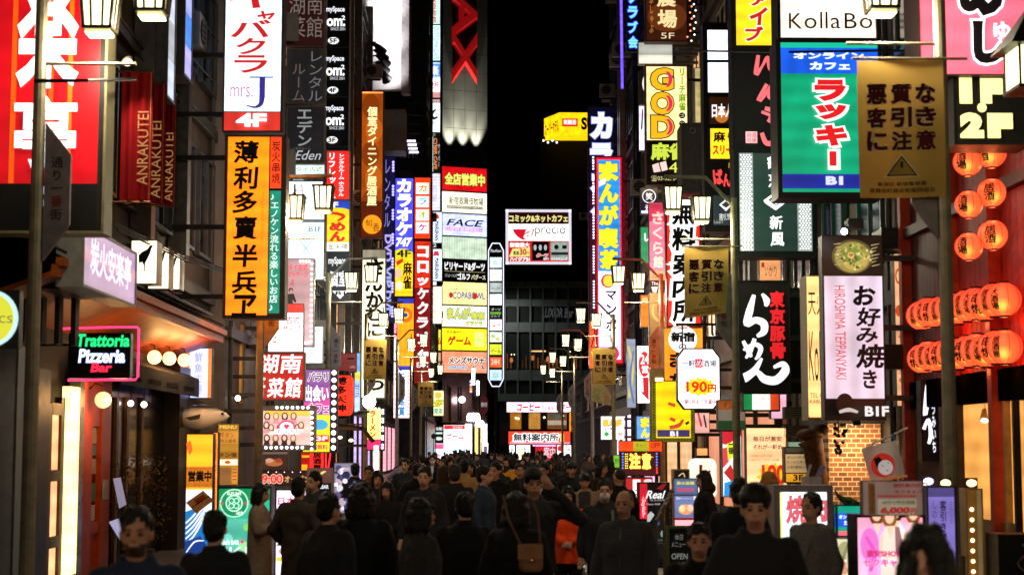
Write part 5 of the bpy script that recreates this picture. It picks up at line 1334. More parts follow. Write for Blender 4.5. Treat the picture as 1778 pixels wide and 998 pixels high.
# octagonal sign on chains
fr = Frame((1175, 604, 1251, 711), 36)
r = empty('octagonal_sign', fr.loc, 0, 'white eight sided tavern sign with a price in a yellow burst, hung by chains', 'sign')
cw_, ch_ = 12*fr.kx, 16*fr.kz
w_, h_ = fr.w/2, fr.h
octo = [(-w_+cw_, 0), (w_-cw_, 0), (w_, ch_), (w_, h_-ch_), (w_-cw_, h_), (-w_+cw_, h_), (-w_, h_-ch_), (-w_, ch_)]
b = MB()
b.prism(octo, 0, .16, mat('#0c0c10', .4))
b.build('housing', r)
f_, l_ = MB(), MB()
f_.poly([(x*.94, -.005, h_/2+(z_-h_/2)*.955) for x, z_ in octo], lit('#f4f2fa', 1.25))
burst = [(1215+math.cos(math.pi*2*i/26)*(29 if i % 2 else 23)*1.0, 671+math.sin(math.pi*2*i/26)*(17 if i % 2 else 13)) for i in range(26)]
put_items(fr, [('g', burst, '#fcd420', {'st': 1.1}), ('t', '毎日が激安・毎月がお得', 1186, 616, 1241, 620, '#c83858', {}), ('t', '一軒め酒場', 1183, 625, 1244, 637, '#181420', B(.02, st=0)), ('p', 1207, 623, 1220, 638, '#e8304c', {}), ('t', 'め', 1209, 625, 1219, 636, '#fff', {}), ('t', '○熱燗日本酒 各種', 1180, 646, 1216, 650, '#8890a8', {}), ('t', '○酎ハイ・サワー各種', 1180, 652, 1228, 656, '#8890a8', {}),
    ('t', '190', 1191, 662, 1227, 681, '#e02c10', B(.03)), ('t', '円', 1228, 667, 1243, 681, '#e02c10', B(.04)), ('t', '全品', 1181, 660, 1192, 666, '#d83048', {}), ('t', '(税抜)', 1230, 683, 1243, 687, '#d83048', {}), ('t', '朝5時まで営業中', 1188, 693, 1242, 702, '#a02838', B(.02))], f_, l_, y0=-.008)
f_.build('face_panel', r)
l_.build('lettering', r)
b = MB()
for q in range(9):
    for sx in (-.7, .7):
        b.ell((sx*w_, .08, h_+.03+q*.055), (.02, .012, .032), mat('#555', .4, .8), 8, 5)
b.tube([(-w_, .08, h_+.52), (w_+1.2, .08, h_+.52)], .03, mat('#333', .4, .6), 6)
b.build('chain', r)
sign('lightbox_sign', 'yellow basement sign with dotted dark border and a red brush stroke', 'sign', (1130, 660, 1206, 767), 39, [
    ('p', 1131, 661, 1205, 766, '#8a8420', {'st': .5}), ('p', 1139, 662, 1199, 760, '#e4d810', {'st': 1.05}), ('p', 1141, 746, 1197, 758, '#4a4078', {'st': .8}), ('t', 'B1', 1163, 748, 1177, 757, '#f0ecff', B(.05)), ('s', [(1163, 726, 5), (1172, 730, 6)], '#c84830'), ('s', [(1162, 742, 6), (1178, 738, 7), (1186, 728, 4)], '#c84830'), ('s', [(1160, 700, 5), (1172, 704, 6)], '#c84830'), ('s', [(1190, 736, 5), (1196, 732, 4)], '#5a5010', {'st': .3}),
    ('d', [(1135, y) for y in range(665, 764, 5)]+[(1202, y) for y in range(665, 764, 5)]+[(x, 763) for x in range(1138, 1200, 5)], 1.2, '#1a180a', {'st': 0})], frame='#6a6418', fw=.6, th=.3)
sign('wall_lamp_box', 'cream shaded flood lamp clipped on the yellow basement sign', 'lamp', (1129, 640, 1152, 662), 38.2, [('p', 1138, 656, 1151, 661, '#fff4e8', {'st': 4})], frame='#c8b070', fw=.5, th=.3, arms=False)
for lab, r_, D_, c, st, its in (
    ('small white and yellow kana sign low beside the yellow basement sign', (1105, 722, 1130, 762), 45, '#58a8e0', 1.1, [('t', 'ま', 1112, 724, 1128, 742, '#f4e030', B(.08, o='#1868b0', ow=.04)), ('t', 'ん', 1112, 743, 1128, 760, '#f4e030', B(.08))]),
    ('small white drugstore style sign with yellow and blue kana and a clover', (1043, 722, 1084, 763), 62, '#f0f0ec', 1.1, [('t', 'まんが', 1047, 727, 1080, 740, '#f0c820', B(.08, o='#2850a8', ow=.05)), ('g', [(1048, 753), (1053, 748), (1058, 753), (1053, 758)], '#38a058'), ('t', 'コミック喫茶', 1060, 750, 1080, 757, '#d04858', B(.02)), ('t', 'とネット', 1050, 741, 1078, 748, '#4878b8', B(.03))]),
    ('pale striped panel sign below the octagonal sign', (1205, 711, 1232, 752), 40, '#e8c8c0', .8, [('s', [(1212, 716, 3), (1218, 740, 4)], '#d03848', {'st': .8}), ('s', [(1222, 720, 3), (1226, 742, 3)], '#48383c', {'st': .3})]),
    ('dim orange white and green striped board behind the pole', (1246, 694, 1294, 746), 31.5, '#a89a8c', .35, [('p', 1247, 695, 1293, 711, '#b86028', {'st': .5}), ('t', 'イン酒場', 1256, 697, 1290, 709, '#4a3020', {'st': .2}), ('p', 1247, 730, 1293, 745, '#285028', {'st': .5})])):
    sign('wall_sign', lab, 'sign', r_, D_, [('p', r_[0]+.6, r_[1]+.6, r_[2]-.6, r_[3]-.6, c, {'st': st})]+its, frame='#3a3632', fw=.6)
# LED board
dots = []
gv = {'注': ["..1...1....", "...1..1....", ".1...1111..", "..1...1....", "......1....", ".1...111...", "..1...1....", ".1....1....", "1...11111..", "..........."],
      }
r, fr = sign('led_board', 'dark red dot matrix board glowing with yellow caution kanji', 'sign', (1076, 783, 1146, 826), 30, [
    ('p', 1077, 784, 1145, 825, '#481014', {'st': .6}), ('t', '注', 1092, 786, 1112, 814, '#ffe860', B(.05, o='#f08a20', ow=.03, st=1.5)), ('t', '意', 1113, 786, 1132, 814, '#ffe860', B(.05, o='#f08a20', ow=.03, st=1.5)), ('d', [(1086, y) for y in range(788, 815, 4)]+[(1089, y) for y in range(788, 815, 4)], 1.2, '#ffd850', {'st': 1.6}),
    ('d', [(1081, y) for y in range(787, 822, 5)]+[(1140, y) for y in range(787, 812, 5)], 1.5, '#5878ff', {'st': 2}), ('d', [(1140, y) for y in range(812, 824, 4)], 1.5, '#ff3828', {'st': 2}), ('p', 1079, 815, 1143, 824, '#5a1820', {'st': .6})], frame='#2a1012', fw=.7, arms=False, stand=True)
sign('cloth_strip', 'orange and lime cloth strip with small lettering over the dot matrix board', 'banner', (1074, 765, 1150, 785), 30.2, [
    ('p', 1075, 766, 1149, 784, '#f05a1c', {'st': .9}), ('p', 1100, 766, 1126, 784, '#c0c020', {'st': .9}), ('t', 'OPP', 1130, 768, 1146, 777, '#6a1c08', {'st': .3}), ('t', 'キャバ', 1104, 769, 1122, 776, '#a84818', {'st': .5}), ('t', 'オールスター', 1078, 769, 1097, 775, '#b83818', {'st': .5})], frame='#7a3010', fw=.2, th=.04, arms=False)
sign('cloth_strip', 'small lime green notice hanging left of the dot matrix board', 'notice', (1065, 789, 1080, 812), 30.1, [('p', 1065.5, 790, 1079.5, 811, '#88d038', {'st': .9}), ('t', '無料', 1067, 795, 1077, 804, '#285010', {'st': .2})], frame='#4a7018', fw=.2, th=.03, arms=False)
r = empty('paper_lantern', W(1220, 868, 31), 0, 'big white paper lantern with one red brushed kana', 'lantern')
k = 31/FPX
b = MB()
prof = [(13, 0), (20, -2), (24, -8)]+[(24.5+.3*(i % 2), -12-i*4) for i in range(13)]+[(23, -64), (16, -70)]
vs, fs = [], []
for q, zz in prof:
    for i in range(20):
        t = 2*math.pi*i/20
        vs.append((q*k*math.cos(t), q*k*math.sin(t), (zz+72)*k))
for j in range(len(prof)-1):
    for i in range(20):
        fs.append((j*20+i, (j+1)*20+i, (j+1)*20+(i+1) % 20, j*20+(i+1) % 20))
b.add(vs, fs, lit('#f0e8dc', 1.0))
b.build('paper_shell', r, smooth=True)
b = MB()
b.tube([(0, 0, 72*k), (0, 0, 76*k)], [14*k, 13*k], mat('#1a1210'), 14)
b.tube([(0, 0, 2*k), (0, 0, -3*k)], [17*k, 15*k], mat('#1a1210'), 14)
b.build('ring', r)
b = MB()
gvv, gff = glyph('し', .05)
b.add([(math.sin((p[0]-.5)*1.1)*25.2*k, -math.cos((p[0]-.5)*1.1)*25.4*k, (p[1]*17+47)*k) for p in gvv], gff, mat('#b01c20'))
b.build('lettering', r)
sign('box_lamp', 'orange lit box cap hanging above the white paper lantern', 'lamp', (1209, 777, 1229, 791), 31, [('p', 1210, 778, 1228, 790, '#f0b868', {'st': 1})], frame='#3a2818', fw=.5, arms=False)
sign('bar_sign', 'black standing sign with flowing white script, red side strip and a bottle', 'sign', (1109, 837, 1163, 985), 24, [
    ('p', 1111, 839, 1161, 983, '#0c0c0e', {'st': .15}), ('p', 1111, 839, 1124, 900, '#d81c34', {'st': 1}), ('t', '-Stylish-', 1113, 862, 1121, 898, '#f8e8ec', B(.01, rot=-1)), ('t', 'Real', 1121, 851, 1156, 865, '#f4f4f4', B(.02, sh=.35)), ('g', [(1140, 848), (1150, 840), (1158, 839), (1150, 850)], '#8a1420'), ('t', 'TEL 03-3200-0000', 1128, 866, 1158, 869, '#b8b8b8', {}), ('t', 'Open 18:00', 1123, 873, 1146, 877, '#c8c8c8', {}),
    ('g', [(1123, 905), (1124, 893), (1130, 887), (1136, 893), (1128, 905)], '#c8d8d8', {'st': .7}), ('s', [(1142, 880, 5), (1142, 893, 5), (1142, 905, 16), (1142, 930, 20), (1142, 970, 20)], '#15181a', {'st': .6}), ('c', 1142, 908, 3, '#3858a8', {'st': .8}), ('c', 1150, 926, 4, '#88c8c0', {'st': .5, 'ry': 6}), ('p', 1132, 936, 1156, 937.5, '#687878', {'st': .6}), ('p', 1132, 941, 1154, 942, '#485858', {'st': .6})], frame='#1c1c1e', fw=1, th=.3, stand=True, arms=False)
sign('bar_sign', 'red standing sign with white centre stripe half behind the black script sign', 'sign', (1085, 828, 1133, 935), 26.5, [
    ('p', 1087, 830, 1131, 933, '#d02c30', {'st': .9}), ('p', 1099, 832, 1112, 933, '#f4f0f0', {'st': 1.1}), ('c', 1126, 835, 8, '#f0d8d8', {'ry': 4}), ('v', 'スナック', 1101, 850, 1109, 915, '#282020', {'st': .1})], frame='#1a1414', fw=1, th=.3, stand=True, arms=False)
sign('shop_sign', 'pink lit panel behind the standing bar signs', 'sign', (1118, 800, 1142, 845), 33, [('p', 1119, 801, 1141, 844, '#f0c8e0', {'st': 1.1}), ('s', [(1122, 815, 2), (1130, 825, 4), (1138, 820, 2)], '#e888b8')], frame='#555', fw=.4, arms=False)
sign('chalk_board', 'black pavement chalkboard with white opening time writing', 'board', (1158, 912, 1204, 1075), 18.5, [
    ('p', 1163, 918, 1202, 1070, '#101414', {'st': 0}), ('t', '休日', 1172, 927, 1186, 937, '#a8aca4', {'st': .35, 'sh': .1}), ('t', 'メニュー', 1166, 940, 1190, 949, '#a8aca4', {'st': .35}), ('t', 'OPEN', 1166, 960, 1194, 970, '#b8bcb4', {'st': .4, 'sh': .1}), ('t', '16:00', 1171, 975, 1193, 984, '#b8bcb4', {'st': .4, 'sh': .1}), ('t', '飲', 1166, 986, 1174, 996, '#a8aca4', {'st': .35})], frame='#4a5a30', fw=4, th=.06, arms=False)
sign('poster_board', 'blue and pink sale poster board beside the hooded figure', 'poster', (1170, 830, 1212, 925), 25, [
    ('p', 1171, 831, 1211, 858, '#5878a8', {'st': .8}), ('t', '飲み放題', 1175, 835, 1206, 842, '#d8c848', B(.03)), ('t', '期間限定', 1175, 846, 1206, 854, '#c84868', B(.03)), ('p', 1171, 860, 1211, 898, '#7888c0', {'st': .85}), ('t', '限定キャンペーン', 1174, 862, 1200, 867, '#f4f4ff', {}), ('t', '5', 1203, 861, 1210, 867, '#f8f0f0', B(.04)), ('c', 1190, 884, 13, '#f0a878', {'ry': 9, 'st': .9}), ('c', 1184, 882, 5, '#f8e0a0', {'ry': 6}), ('c', 1198, 881, 5, '#f4d0b0', {'ry': 6}), ('p', 1171, 898, 1211, 900, '#b01820', {}), ('p', 1171, 902, 1211, 923, '#f8c8d0', {'st': 1})], frame='#6a5a48', fw=.8, stand=True, arms=False)
sign('menu_board', 'framed black menu board with a white squiggle above the sale poster', 'board', (1168, 814, 1197, 834), 25.6, [('p', 1171, 817, 1195, 832, '#1a1a14', {'st': .2}), ('s', [(1178, 826, 2), (1186, 821, 2), (1189, 828, 2)], '#d8c890', {'st': .8})], frame='#b8a878', fw=1.6, arms=False, stand=True)
r = empty('handrail', W(1150, 872, 22), 0, 'sloping steel stair handrail in front of the bar signs', 'handrail')
k = 22/FPX
b = MB()
b.tube([(22*k, .4, 18*k), (-20*k, -.6, -30*k)], .03, mat('#9a8a6a', .25, .9), 8)
for q in (.05, .5, .95):
    p = Vector((22*k, .4, 18*k)).lerp(Vector((-20*k, -.6, -30*k)), q)
    b.tube([p, (p.x, p.y, -r.location.z)], .02, mat('#9a8a6a', .25, .9), 6)
b.build('rail', r)

# black columns of signs, building at right
its = [('p', 1225, 44, 1268, 398, '#0a0a0b', {'st': 0}), ('p', 1230, 53, 1267, 105, '#e8e8f2', {'st': 1.3}), ('p', 1230, 110, 1267, 162, '#e4e8f4', {'st': 1.3}), ('p', 1232, 170, 1267, 217, '#3a1c08', {'st': .5}), ('c', 1253, 203, 12, '#c87830', {'st': .8}), ('t', '日本人', 1236, 182, 1272, 206, '#f4f4f4', B(.03, st=1.2)),
       ('p', 1233, 225, 1268, 277, '#f4dc24', {'st': 1.05}), ('t', '麻', 1238, 230, 1259, 249, '#1a1408', B(.04, st=0)), ('t', '雀', 1262, 230, 1272, 249, '#1a1408', B(.04, st=0)), ('t', 'スリー', 1236, 254, 1270, 271, '#d02818', B(.05)), ('t', 'ば', 1236, 295, 1254, 322, '#f04848', B(.05, sh=-.2)), ('t', 'ん', 1254, 303, 1268, 326, '#f04848', B(.05, sh=-.2)), ('t', '焼', 1263, 284, 1270, 294, '#e8c030', {}),
       ('p', 1236, 341, 1268, 392, '#2c3a3e', {'st': .7}), ('g', [(1246, 357), (1258, 347), (1268, 357), (1258, 368)], '#f0f4f4'), ('g', [(1250, 357), (1258, 351), (1266, 357), (1258, 362)], '#2c3a3e', {'st': .7}), ('t', '割烹', 1246, 372, 1269, 383, '#e8ecec', {}), ('t', 'しんぷう', 1237, 383, 1252, 389, '#d8dcdc', {})]
sign('floor_sign', 'black column of small lit signs with two blank white windows at top', 'sign', (1222, 40, 1272, 402), 34, its, frame='#141414', fw=1.5, th=.4)
its = [('p', 1272, -40, 1352, 262, '#0a090a', {'st': 0}), ('p', 1279, -38, 1345, 80, '#f0d820', {'st': 1.05})]
for ch, y0, y1, x0 in (('フ', -34, -8, 1298), ('ァ', -6, 12, 1304), ('イ', 14, 46, 1302), ('ブ', 48, 74, 1294)):
    its.append(('t', ch, x0, y0, x0+32, y1, '#c81c14', B(.05, o='#fff4e0', ow=.05, sh=.1)))
its += [('s', [(1316, 98, 6), (1312, 130, 9), (1322, 118, 4), (1332, 102, 7), (1336, 120, 8), (1344, 128, 6)], '#f06a70'), ('s', [(1330, 148, 6), (1316, 176, 9), (1330, 162, 6), (1338, 150, 5), (1334, 170, 8), (1346, 172, 6)], '#f06a70'), ('s', [(1326, 190, 7), (1340, 196, 9), (1332, 214, 7)], '#f06a70'), ('s', [(1320, 196, 5), (1346, 206, 6)], '#f06a70'),
        ('s', [(1320, 232, 7), (1328, 250, 9), (1346, 246, 10), (1340, 236, 6)], '#f06a70'), ('p', 1292, 230, 1312, 250, '#e8c8cc', {'st': 1}), ('t', '居酒', 1294, 232, 1310, 240, '#a82838', {}), ('t', '処屋', 1294, 241, 1310, 249, '#a82838', {})]
sign('floor_sign', 'black sign with coral brush strokes below a yellow top, left of the white latin sign', 'sign', (1270, -42, 1354, 262), 30.9, its, frame='#141414', fw=1.2, th=.45)
dots = [(x+(j % 2)*2.5, y) for j, y in enumerate(range(270, 436, 4)) for x in (1287, 1292, 1297, 1302)]+[(x+(j % 2)*2.5, y) for j, y in enumerate(range(344, 436, 4)) for x in (1388, 1393, 1398, 1403)]
fr = Frame((1275, 260, 1415, 447), 30.5)
r, fr = sign('lightbox_sign', 'wide black lightbox with dotted white bands and a white fan emblem', 'sign', (1275, 260, 1415, 447), 30.5, [
    ('p', 1284, 265, 1410, 436, '#22302f', {'st': .75}), ('p', 1284, 265, 1308, 436, '#9aa4a8', {'st': .75}), ('p', 1384, 265, 1410, 436, '#9aa4a8', {'st': .75}),
    ('t', '割', 1333, 272, 1352, 294, '#f0f4f4', B(.03, st=1.2)), ('t', '烹', 1334, 302, 1354, 326, '#f0f4f4', B(.03, st=1.2)), ('t', '新', 1335, 375, 1358, 399, '#f0f4f4', B(.02, st=1.2, sh=.05)), ('t', '風', 1336, 404, 1360, 428, '#f0f4f4', B(.02, st=1.2, sh=.05)),
    ('g', [(1325, 349), (1346, 334), (1368, 346), (1366, 351), (1346, 366), (1327, 353)], '#f4f8f8', {'st': 1.2}), ('g', [(1333, 348), (1346, 339), (1360, 347), (1347, 359)], '#22302f', {'st': .75}), ('g', [(1337, 349), (1347, 345), (1357, 349), (1347, 357)], '#f4f8f8', {'st': 1.2})], frame='#080808', fw=6, th=.5)
b = MB()
dm = lit('#fff', 1.15, False)
for x, y in dots:
    n = 6
    b.poly([(fr.x(x)+1.7*fr.kx*math.cos(2*math.pi*i/n), -.012-.003*8, fr.z(y)+1.7*fr.kx*math.sin(2*math.pi*i/n)) for i in range(n)], dm)
b.build('dot_pattern', r)
sign('lightbox_sign', 'white lightbox with thin black latin letters above the green cafe sign', 'sign', (1350, -42, 1531, 71), 26.2, [
    ('p', 1355, -38, 1525, 66, '#f0e8e0', {'st': 1.15}), ('t', 'K', 1369, 24, 1392, 51, '#161220', {'st': 0, 'b': .0}), ('t', 'o', 1396, 32, 1417, 51, '#161220', {'st': 0}), ('t', 'll', 1423, 22, 1436, 51, '#161220', {'st': 0}), ('t', 'a', 1441, 32, 1458, 51, '#161220', {'st': 0}), ('t', 'B', 1465, 24, 1486, 51, '#161220', {'st': 0}), ('t', 'o', 1491, 32, 1513, 51, '#161220', {'st': 0}), ('c', 1420, -2, 20, '#f0d860', {'ry': 4})], frame='#0c0c0c', fw=3, th=.6)
its = [('p', 1357, 74, 1526, 334, '#0ea878', {'st': .95}), ('p', 1357, 74, 1526, 84, '#16c09a', {'st': 1, 'panel': False}), ('p', 1357, 84, 1526, 129, '#1c62dc', {'st': 1}), ('p', 1357, 303, 1526, 328, '#2430a8', {'st': .9}),
       ('t', 'オンライン', 1378, 92, 1502, 104, '#e8f4ff', B(.06, st=1.1)), ('t', 'カフェ', 1406, 109, 1477, 123, '#e8f4ff', B(.06, st=1.1)), ('t', 'B1', 1431, 307, 1461, 322, '#d8dcf8', B(.06))]
for ch, y0, y1 in (('ラ', 140, 178), ('ッ', 183, 210), ('キ', 219, 256)):
    its += [('t', ch, 1417, y0+3, 1474, y1+4, '#f4f4f0', B(.1, st=1.2)), ('t', ch, 1414, y0, 1469, y1, '#e01c20', B(.07, o='#f4f4f0', ow=.07, ost=1.2))]
its += [('p', 1434, 261, 1456, 297, '#f4f4f0', {'st': 1.2, 'panel': False}), ('p', 1437, 265, 1449, 290, '#e01c20', {'panel': False})]
sign('lightbox_sign', 'green cafe lightbox with blue bands and red white-edged kana', 'sign', (1349, 70, 1531, 344), 25.8, its, frame='#2a2422', fw=5, th=.6)
sign('wall_sign', 'small warm board with black squiggles under the wide black lightbox', 'sign', (1318, 446, 1356, 488), 32, [('p', 1319, 447, 1355, 487, '#e8b878', {'st': .8}), ('t', 'いかり', 1328, 462, 1348, 480, '#2a1408', {'st': .1}), ('p', 1322, 456, 1327, 464, '#b03020', {})], frame='#4a3a28', fw=.6, arms=False)
sign('painted_board', 'big black ramen board with giant white brush kana and red kanji', 'sign', (1279, 487, 1372, 684), 30.4, [
    ('p', 1280, 488, 1371, 683, '#12100f', {'st': 0}),
    ('s', [(1324, 510, 4), (1332, 522, 12), (1330, 532, 5)], '#f4f4fa', {'st': 1.1}), ('s', [(1310, 512, 6), (1302, 540, 13), (1297, 562, 12), (1312, 556, 11), (1326, 562, 14), (1326, 576, 12), (1314, 584, 5)], '#f4f4fa', {'st': 1.1}),
    ('s', [(1290, 592, 6), (1300, 612, 9), (1304, 620, 4)], '#f4f4fa', {'st': 1.1}), ('s', [(1310, 588, 7), (1302, 610, 8), (1294, 622, 4)], '#f4f4fa', {'st': 1.1}), ('s', [(1290, 608, 4), (1308, 598, 7), (1320, 604, 9), (1316, 618, 7), (1310, 624, 3)], '#f4f4fa', {'st': 1.1}),
    ('s', [(1322, 622, 4), (1308, 644, 12), (1292, 656, 16), (1312, 646, 8), (1326, 658, 14), (1346, 660, 15), (1362, 644, 15), (1358, 632, 10), (1342, 638, 5)], '#f4f4fa', {'st': 1.1})]+[
    ('t', ch, 1336, y, 1363, y+28, '#d81c24', B(.05, st=.9)) for ch, y in zip('東京豚骨', (506, 535, 566, 595))], frame='#1a1614', fw=1.2, th=.3)
sign('side_box', 'plain black box end beside the ramen board', 'sign', (1372, 500, 1402, 682), 31, [], frame='#100e0d', fw=.5, th=.5, arms=False)
kk = [('s', pts, '#14100e', {'st': 0}) for pts in ()]
sign('painted_board', 'tall white okonomiyaki board with black brush kana and red latin line', 'sign', (1429, 409, 1535, 729), 24, [
    ('p', 1430, 410, 1534, 480, '#2a2018', {'st': .35}), ('p', 1432, 480, 1533, 692, '#dcd4dc', {'st': .9}), ('p', 1430, 692, 1534, 728, '#1a1618', {'st': .1}),
    ('c', 1482, 446, 36, '#6a6238', {'st': .6, 'ry': 30}), ('c', 1482, 447, 31, '#a89a50', {'st': .75, 'ry': 27}), ('c', 1486, 452, 22, '#c8b060', {'st': .8, 'ry': 18}), ('c', 1480, 443, 20, '#8a9a48', {'st': .7, 'ry': 14}), ('c', 1479, 444, 6, '#e8a868', {'st': .85})]+[
    ('c', 1482+math.cos(i*2.4)*rnd.uniform(2, 30), 447+math.sin(i*2.4)*rnd.uniform(2, 25), rnd.uniform(1.2, 3), rnd.choice(['#d8c878', '#5a6a28', '#e8dc98', '#8a7a38', '#a8b858']), {'st': .8}) for i in range(70)]+[
    ('s', [(1444+i % 3*3, 428+i*6, .8), (1456, 426+i*6, 1.4)], '#d8cc98', {'st': .7}) for i in range(7)]+[('s', [(1508, 430+i*6, 1.4), (1522-i % 3*3, 427+i*6, .8)], '#d8cc98', {'st': .7}) for i in range(7)]+[
    ('t', 'お', 1474, 500, 1514, 534, '#120e0c', B(.04, st=0, sh=.1)), ('t', '好', 1478, 537, 1522, 570, '#120e0c', B(.03, st=0, sh=.15)), ('t', 'み', 1478, 572, 1516, 598, '#120e0c', B(.03, st=0, sh=.1)), ('t', '焼', 1476, 600, 1526, 642, '#120e0c', B(.03, st=0, sh=.1)), ('t', 'き', 1488, 644, 1512, 676, '#120e0c', B(.03, st=0)),
    ('t', 'HIROSHIMA TEPPANYAKI', 1442, 500, 1460, 660, '#c8302c', {'rot': -1, 'st': .9}), ('t', 'B1F', 1490, 706, 1531, 723, '#e8e4e4', B(.04)), ('c', 1456, 702, 15, '#1a1618', {'st': .1, 'ry': 18}), ('s', [(1446, 716, 5), (1462, 712, 7), (1478, 716, 4)], '#c8c4c4', {'st': .8})], frame='#1c1816', fw=1, th=.25)
r = empty('spot_lamp', W(1466, 402, 23.2), 0, 'tiny dazzling spot lamp on top of the okonomiyaki board', 'lamp')
b = MB()
b.ell((0, 0, 0), (.045,)*3, lit('#ffffff', 18), 12, 8)
b.build('bulb', r)
b = MB()
b.tube([(0, .04, .02), (.1, .3, .1), (.25, .8, .12)], .03, mat('#1a1a1a'), 6)
b.box(.08, .1, .06, .3, .35, .2, mat('#1a1a1a'))
b.build('arm', r)
sign('lightbox_sign', 'cream lightbox with tall thin latin letters seen edge on beside the okonomiyaki board', 'sign', (1401, 478, 1436, 729), 25.4, [
    ('p', 1402, 480, 1435, 724, '#f4dc98', {'st': 1.05}), ('t', '天火', 1404, 505, 1432, 548, '#1a1408', B(.0, st=0)), ('t', 'Kolla', 1404, 576, 1434, 662, '#241c18', {'st': 0}), ('t', 'TEL 03-', 1404, 682, 1433, 690, '#4a3a20', {'st': .1}), ('t', 'KABUKI', 1404, 694, 1432, 700, '#4a3a20', {'st': .1})], frame='#8a7a58', fw=.6, th=.5, arms=False)
sign('flag_sign', 'small green white and red lit flag sign under the ramen board', 'sign', (1289, 682, 1354, 714), 29, [
    ('p', 1291, 684, 1306, 711, '#10904a', {'st': 1}), ('p', 1306, 684, 1337, 711, '#f0ece4', {'st': 1.1}), ('p', 1337, 684, 1352, 711, '#d8481c', {'st': 1}), ('t', 'ン', 1318, 687, 1327, 695, '#3a302a', {'st': .1}), ('t', 'KABUKICHO', 1310, 701, 1334, 704, '#8a8078', {})], frame='#181414', fw=1.2, arms=False)
sign('lit_sign', 'pale pink lit panel right of the small flag sign', 'sign', (1338, 676, 1366, 727), 30.6, [('p', 1339, 677, 1365, 726, '#e8c8d8', {'st': .9})], frame='#554', fw=.5, arms=False)
sign('lit_poster', 'cream glowing tavern poster with a yellow and red burst at its foot', 'poster', (1296, 742, 1366, 905), 29, [
    ('p', 1297, 743, 1365, 903, '#f4d8a8', {'st': 1}), ('t', '毎日が激安', 1308, 757, 1358, 766, '#6a3a20', B(.02, st=.4)), ('t', 'それが一軒め', 1308, 771, 1358, 780, '#6a3a20', B(.02, st=.4)), ('t', '○熱燗日本酒 各種', 1301, 789, 1340, 793, '#a8804a', {'st': .7}), ('t', '○酎ハイ・サワー各種', 1301, 796, 1352, 800, '#a8804a', {'st': .7}),
    ('g', [(1342+math.cos(math.pi*2*i/22)*(30 if i % 2 else 22), 828+math.sin(math.pi*2*i/22)*(26 if i % 2 else 19)) for i in range(22)], '#f8c020'), ('t', '190', 1322, 806, 1363, 842, '#d8301c', B(.04)), ('t', '円', 1340, 846, 1360, 862, '#d8301c', B(.04))], frame='#6a5a48', fw=.8, arms=False)
sign('lit_poster', 'upright red white and blue poster behind the right pole', 'poster', (1254, 748, 1288, 862), 29.6, [
    ('p', 1255, 749, 1287, 861, '#e8e8e8', {'st': 1}), ('g', [(1255, 749), (1287, 749), (1287, 756), (1262, 772), (1255, 770)], '#d02030'), ('g', [(1255, 778), (1270, 774), (1266, 800), (1255, 812)], '#d8404a'), ('g', [(1262, 770), (1275, 766), (1277, 790), (1264, 800)], '#d8e840'), ('t', '番', 1264, 776, 1276, 788, '#182008', B(.03, st=0)), ('p', 1265, 770, 1273, 772, '#182008', {'st': 0}), ('g', [(1256, 820), (1268, 806), (1276, 822), (1270, 836)], '#c02c28'), ('g', [(1257, 838), (1276, 832), (1278, 861), (1256, 861)], '#2a98e0')], frame='#2a2420', fw=.6, arms=False)
sign('menu_board', 'cream handwritten menu card near the tree trunk post', 'board', (1362, 775, 1402, 838), 27.5, [('p', 1364, 788, 1401, 820, '#c8a878', {'st': .6})]+[('t', s_, 1366, y, 1398, y+5, '#3a2a1c', {'st': .1}) for s_, y in (('本日の特選', 791), ('ビール三百円', 799), ('小料理色々', 808))]+[('p', 1364, 777, 1401, 785, '#28302c', {'st': .3}), ('p', 1364, 822, 1401, 836, '#d8a020', {'st': .8}), ('t', '3F', 1376, 823, 1394, 834, '#181408', B(.03, st=0))], frame='#2a2018', fw=.8, arms=False)
sign('wall_box', 'greenish white glass light box above the menu card', 'lamp', (1368, 766, 1412, 788), 28.2, [('p', 1369, 767, 1411, 787, '#98b898', {'st': .7}), ('p', 1390, 768, 1411, 786, '#d8ecd0', {'st': .9})], frame='#2a2a28', fw=.6, arms=False)
for lab, y0, y1 in (('grey louvre vent box beside the ramen board foot', 706, 726), ('lower grey louvre vent box beside the tree trunk post', 738, 758)):
    sign('vent_box', lab, 'vent', (1362, y0, 1404, y1), 29, [('p', 1364, y0+2+q*4, 1402, y0+4+q*4, '#5a5248', {'st': 0}) for q in range(4)], frame='#7a7060', fw=.5, arms=False)
# ------------------------------------------------------------------ near right: restaurant with red lanterns
def dep(px, X, py=700):
    lo, hi = 1., 900.
    for _ in range(50):
        md = (lo+hi)/2
        lo, hi = (md, hi) if abs(W(px, py, md).x) < abs(X) else (lo, md)
    return lo
def Z(py, D):
    return W(840, py, D).z

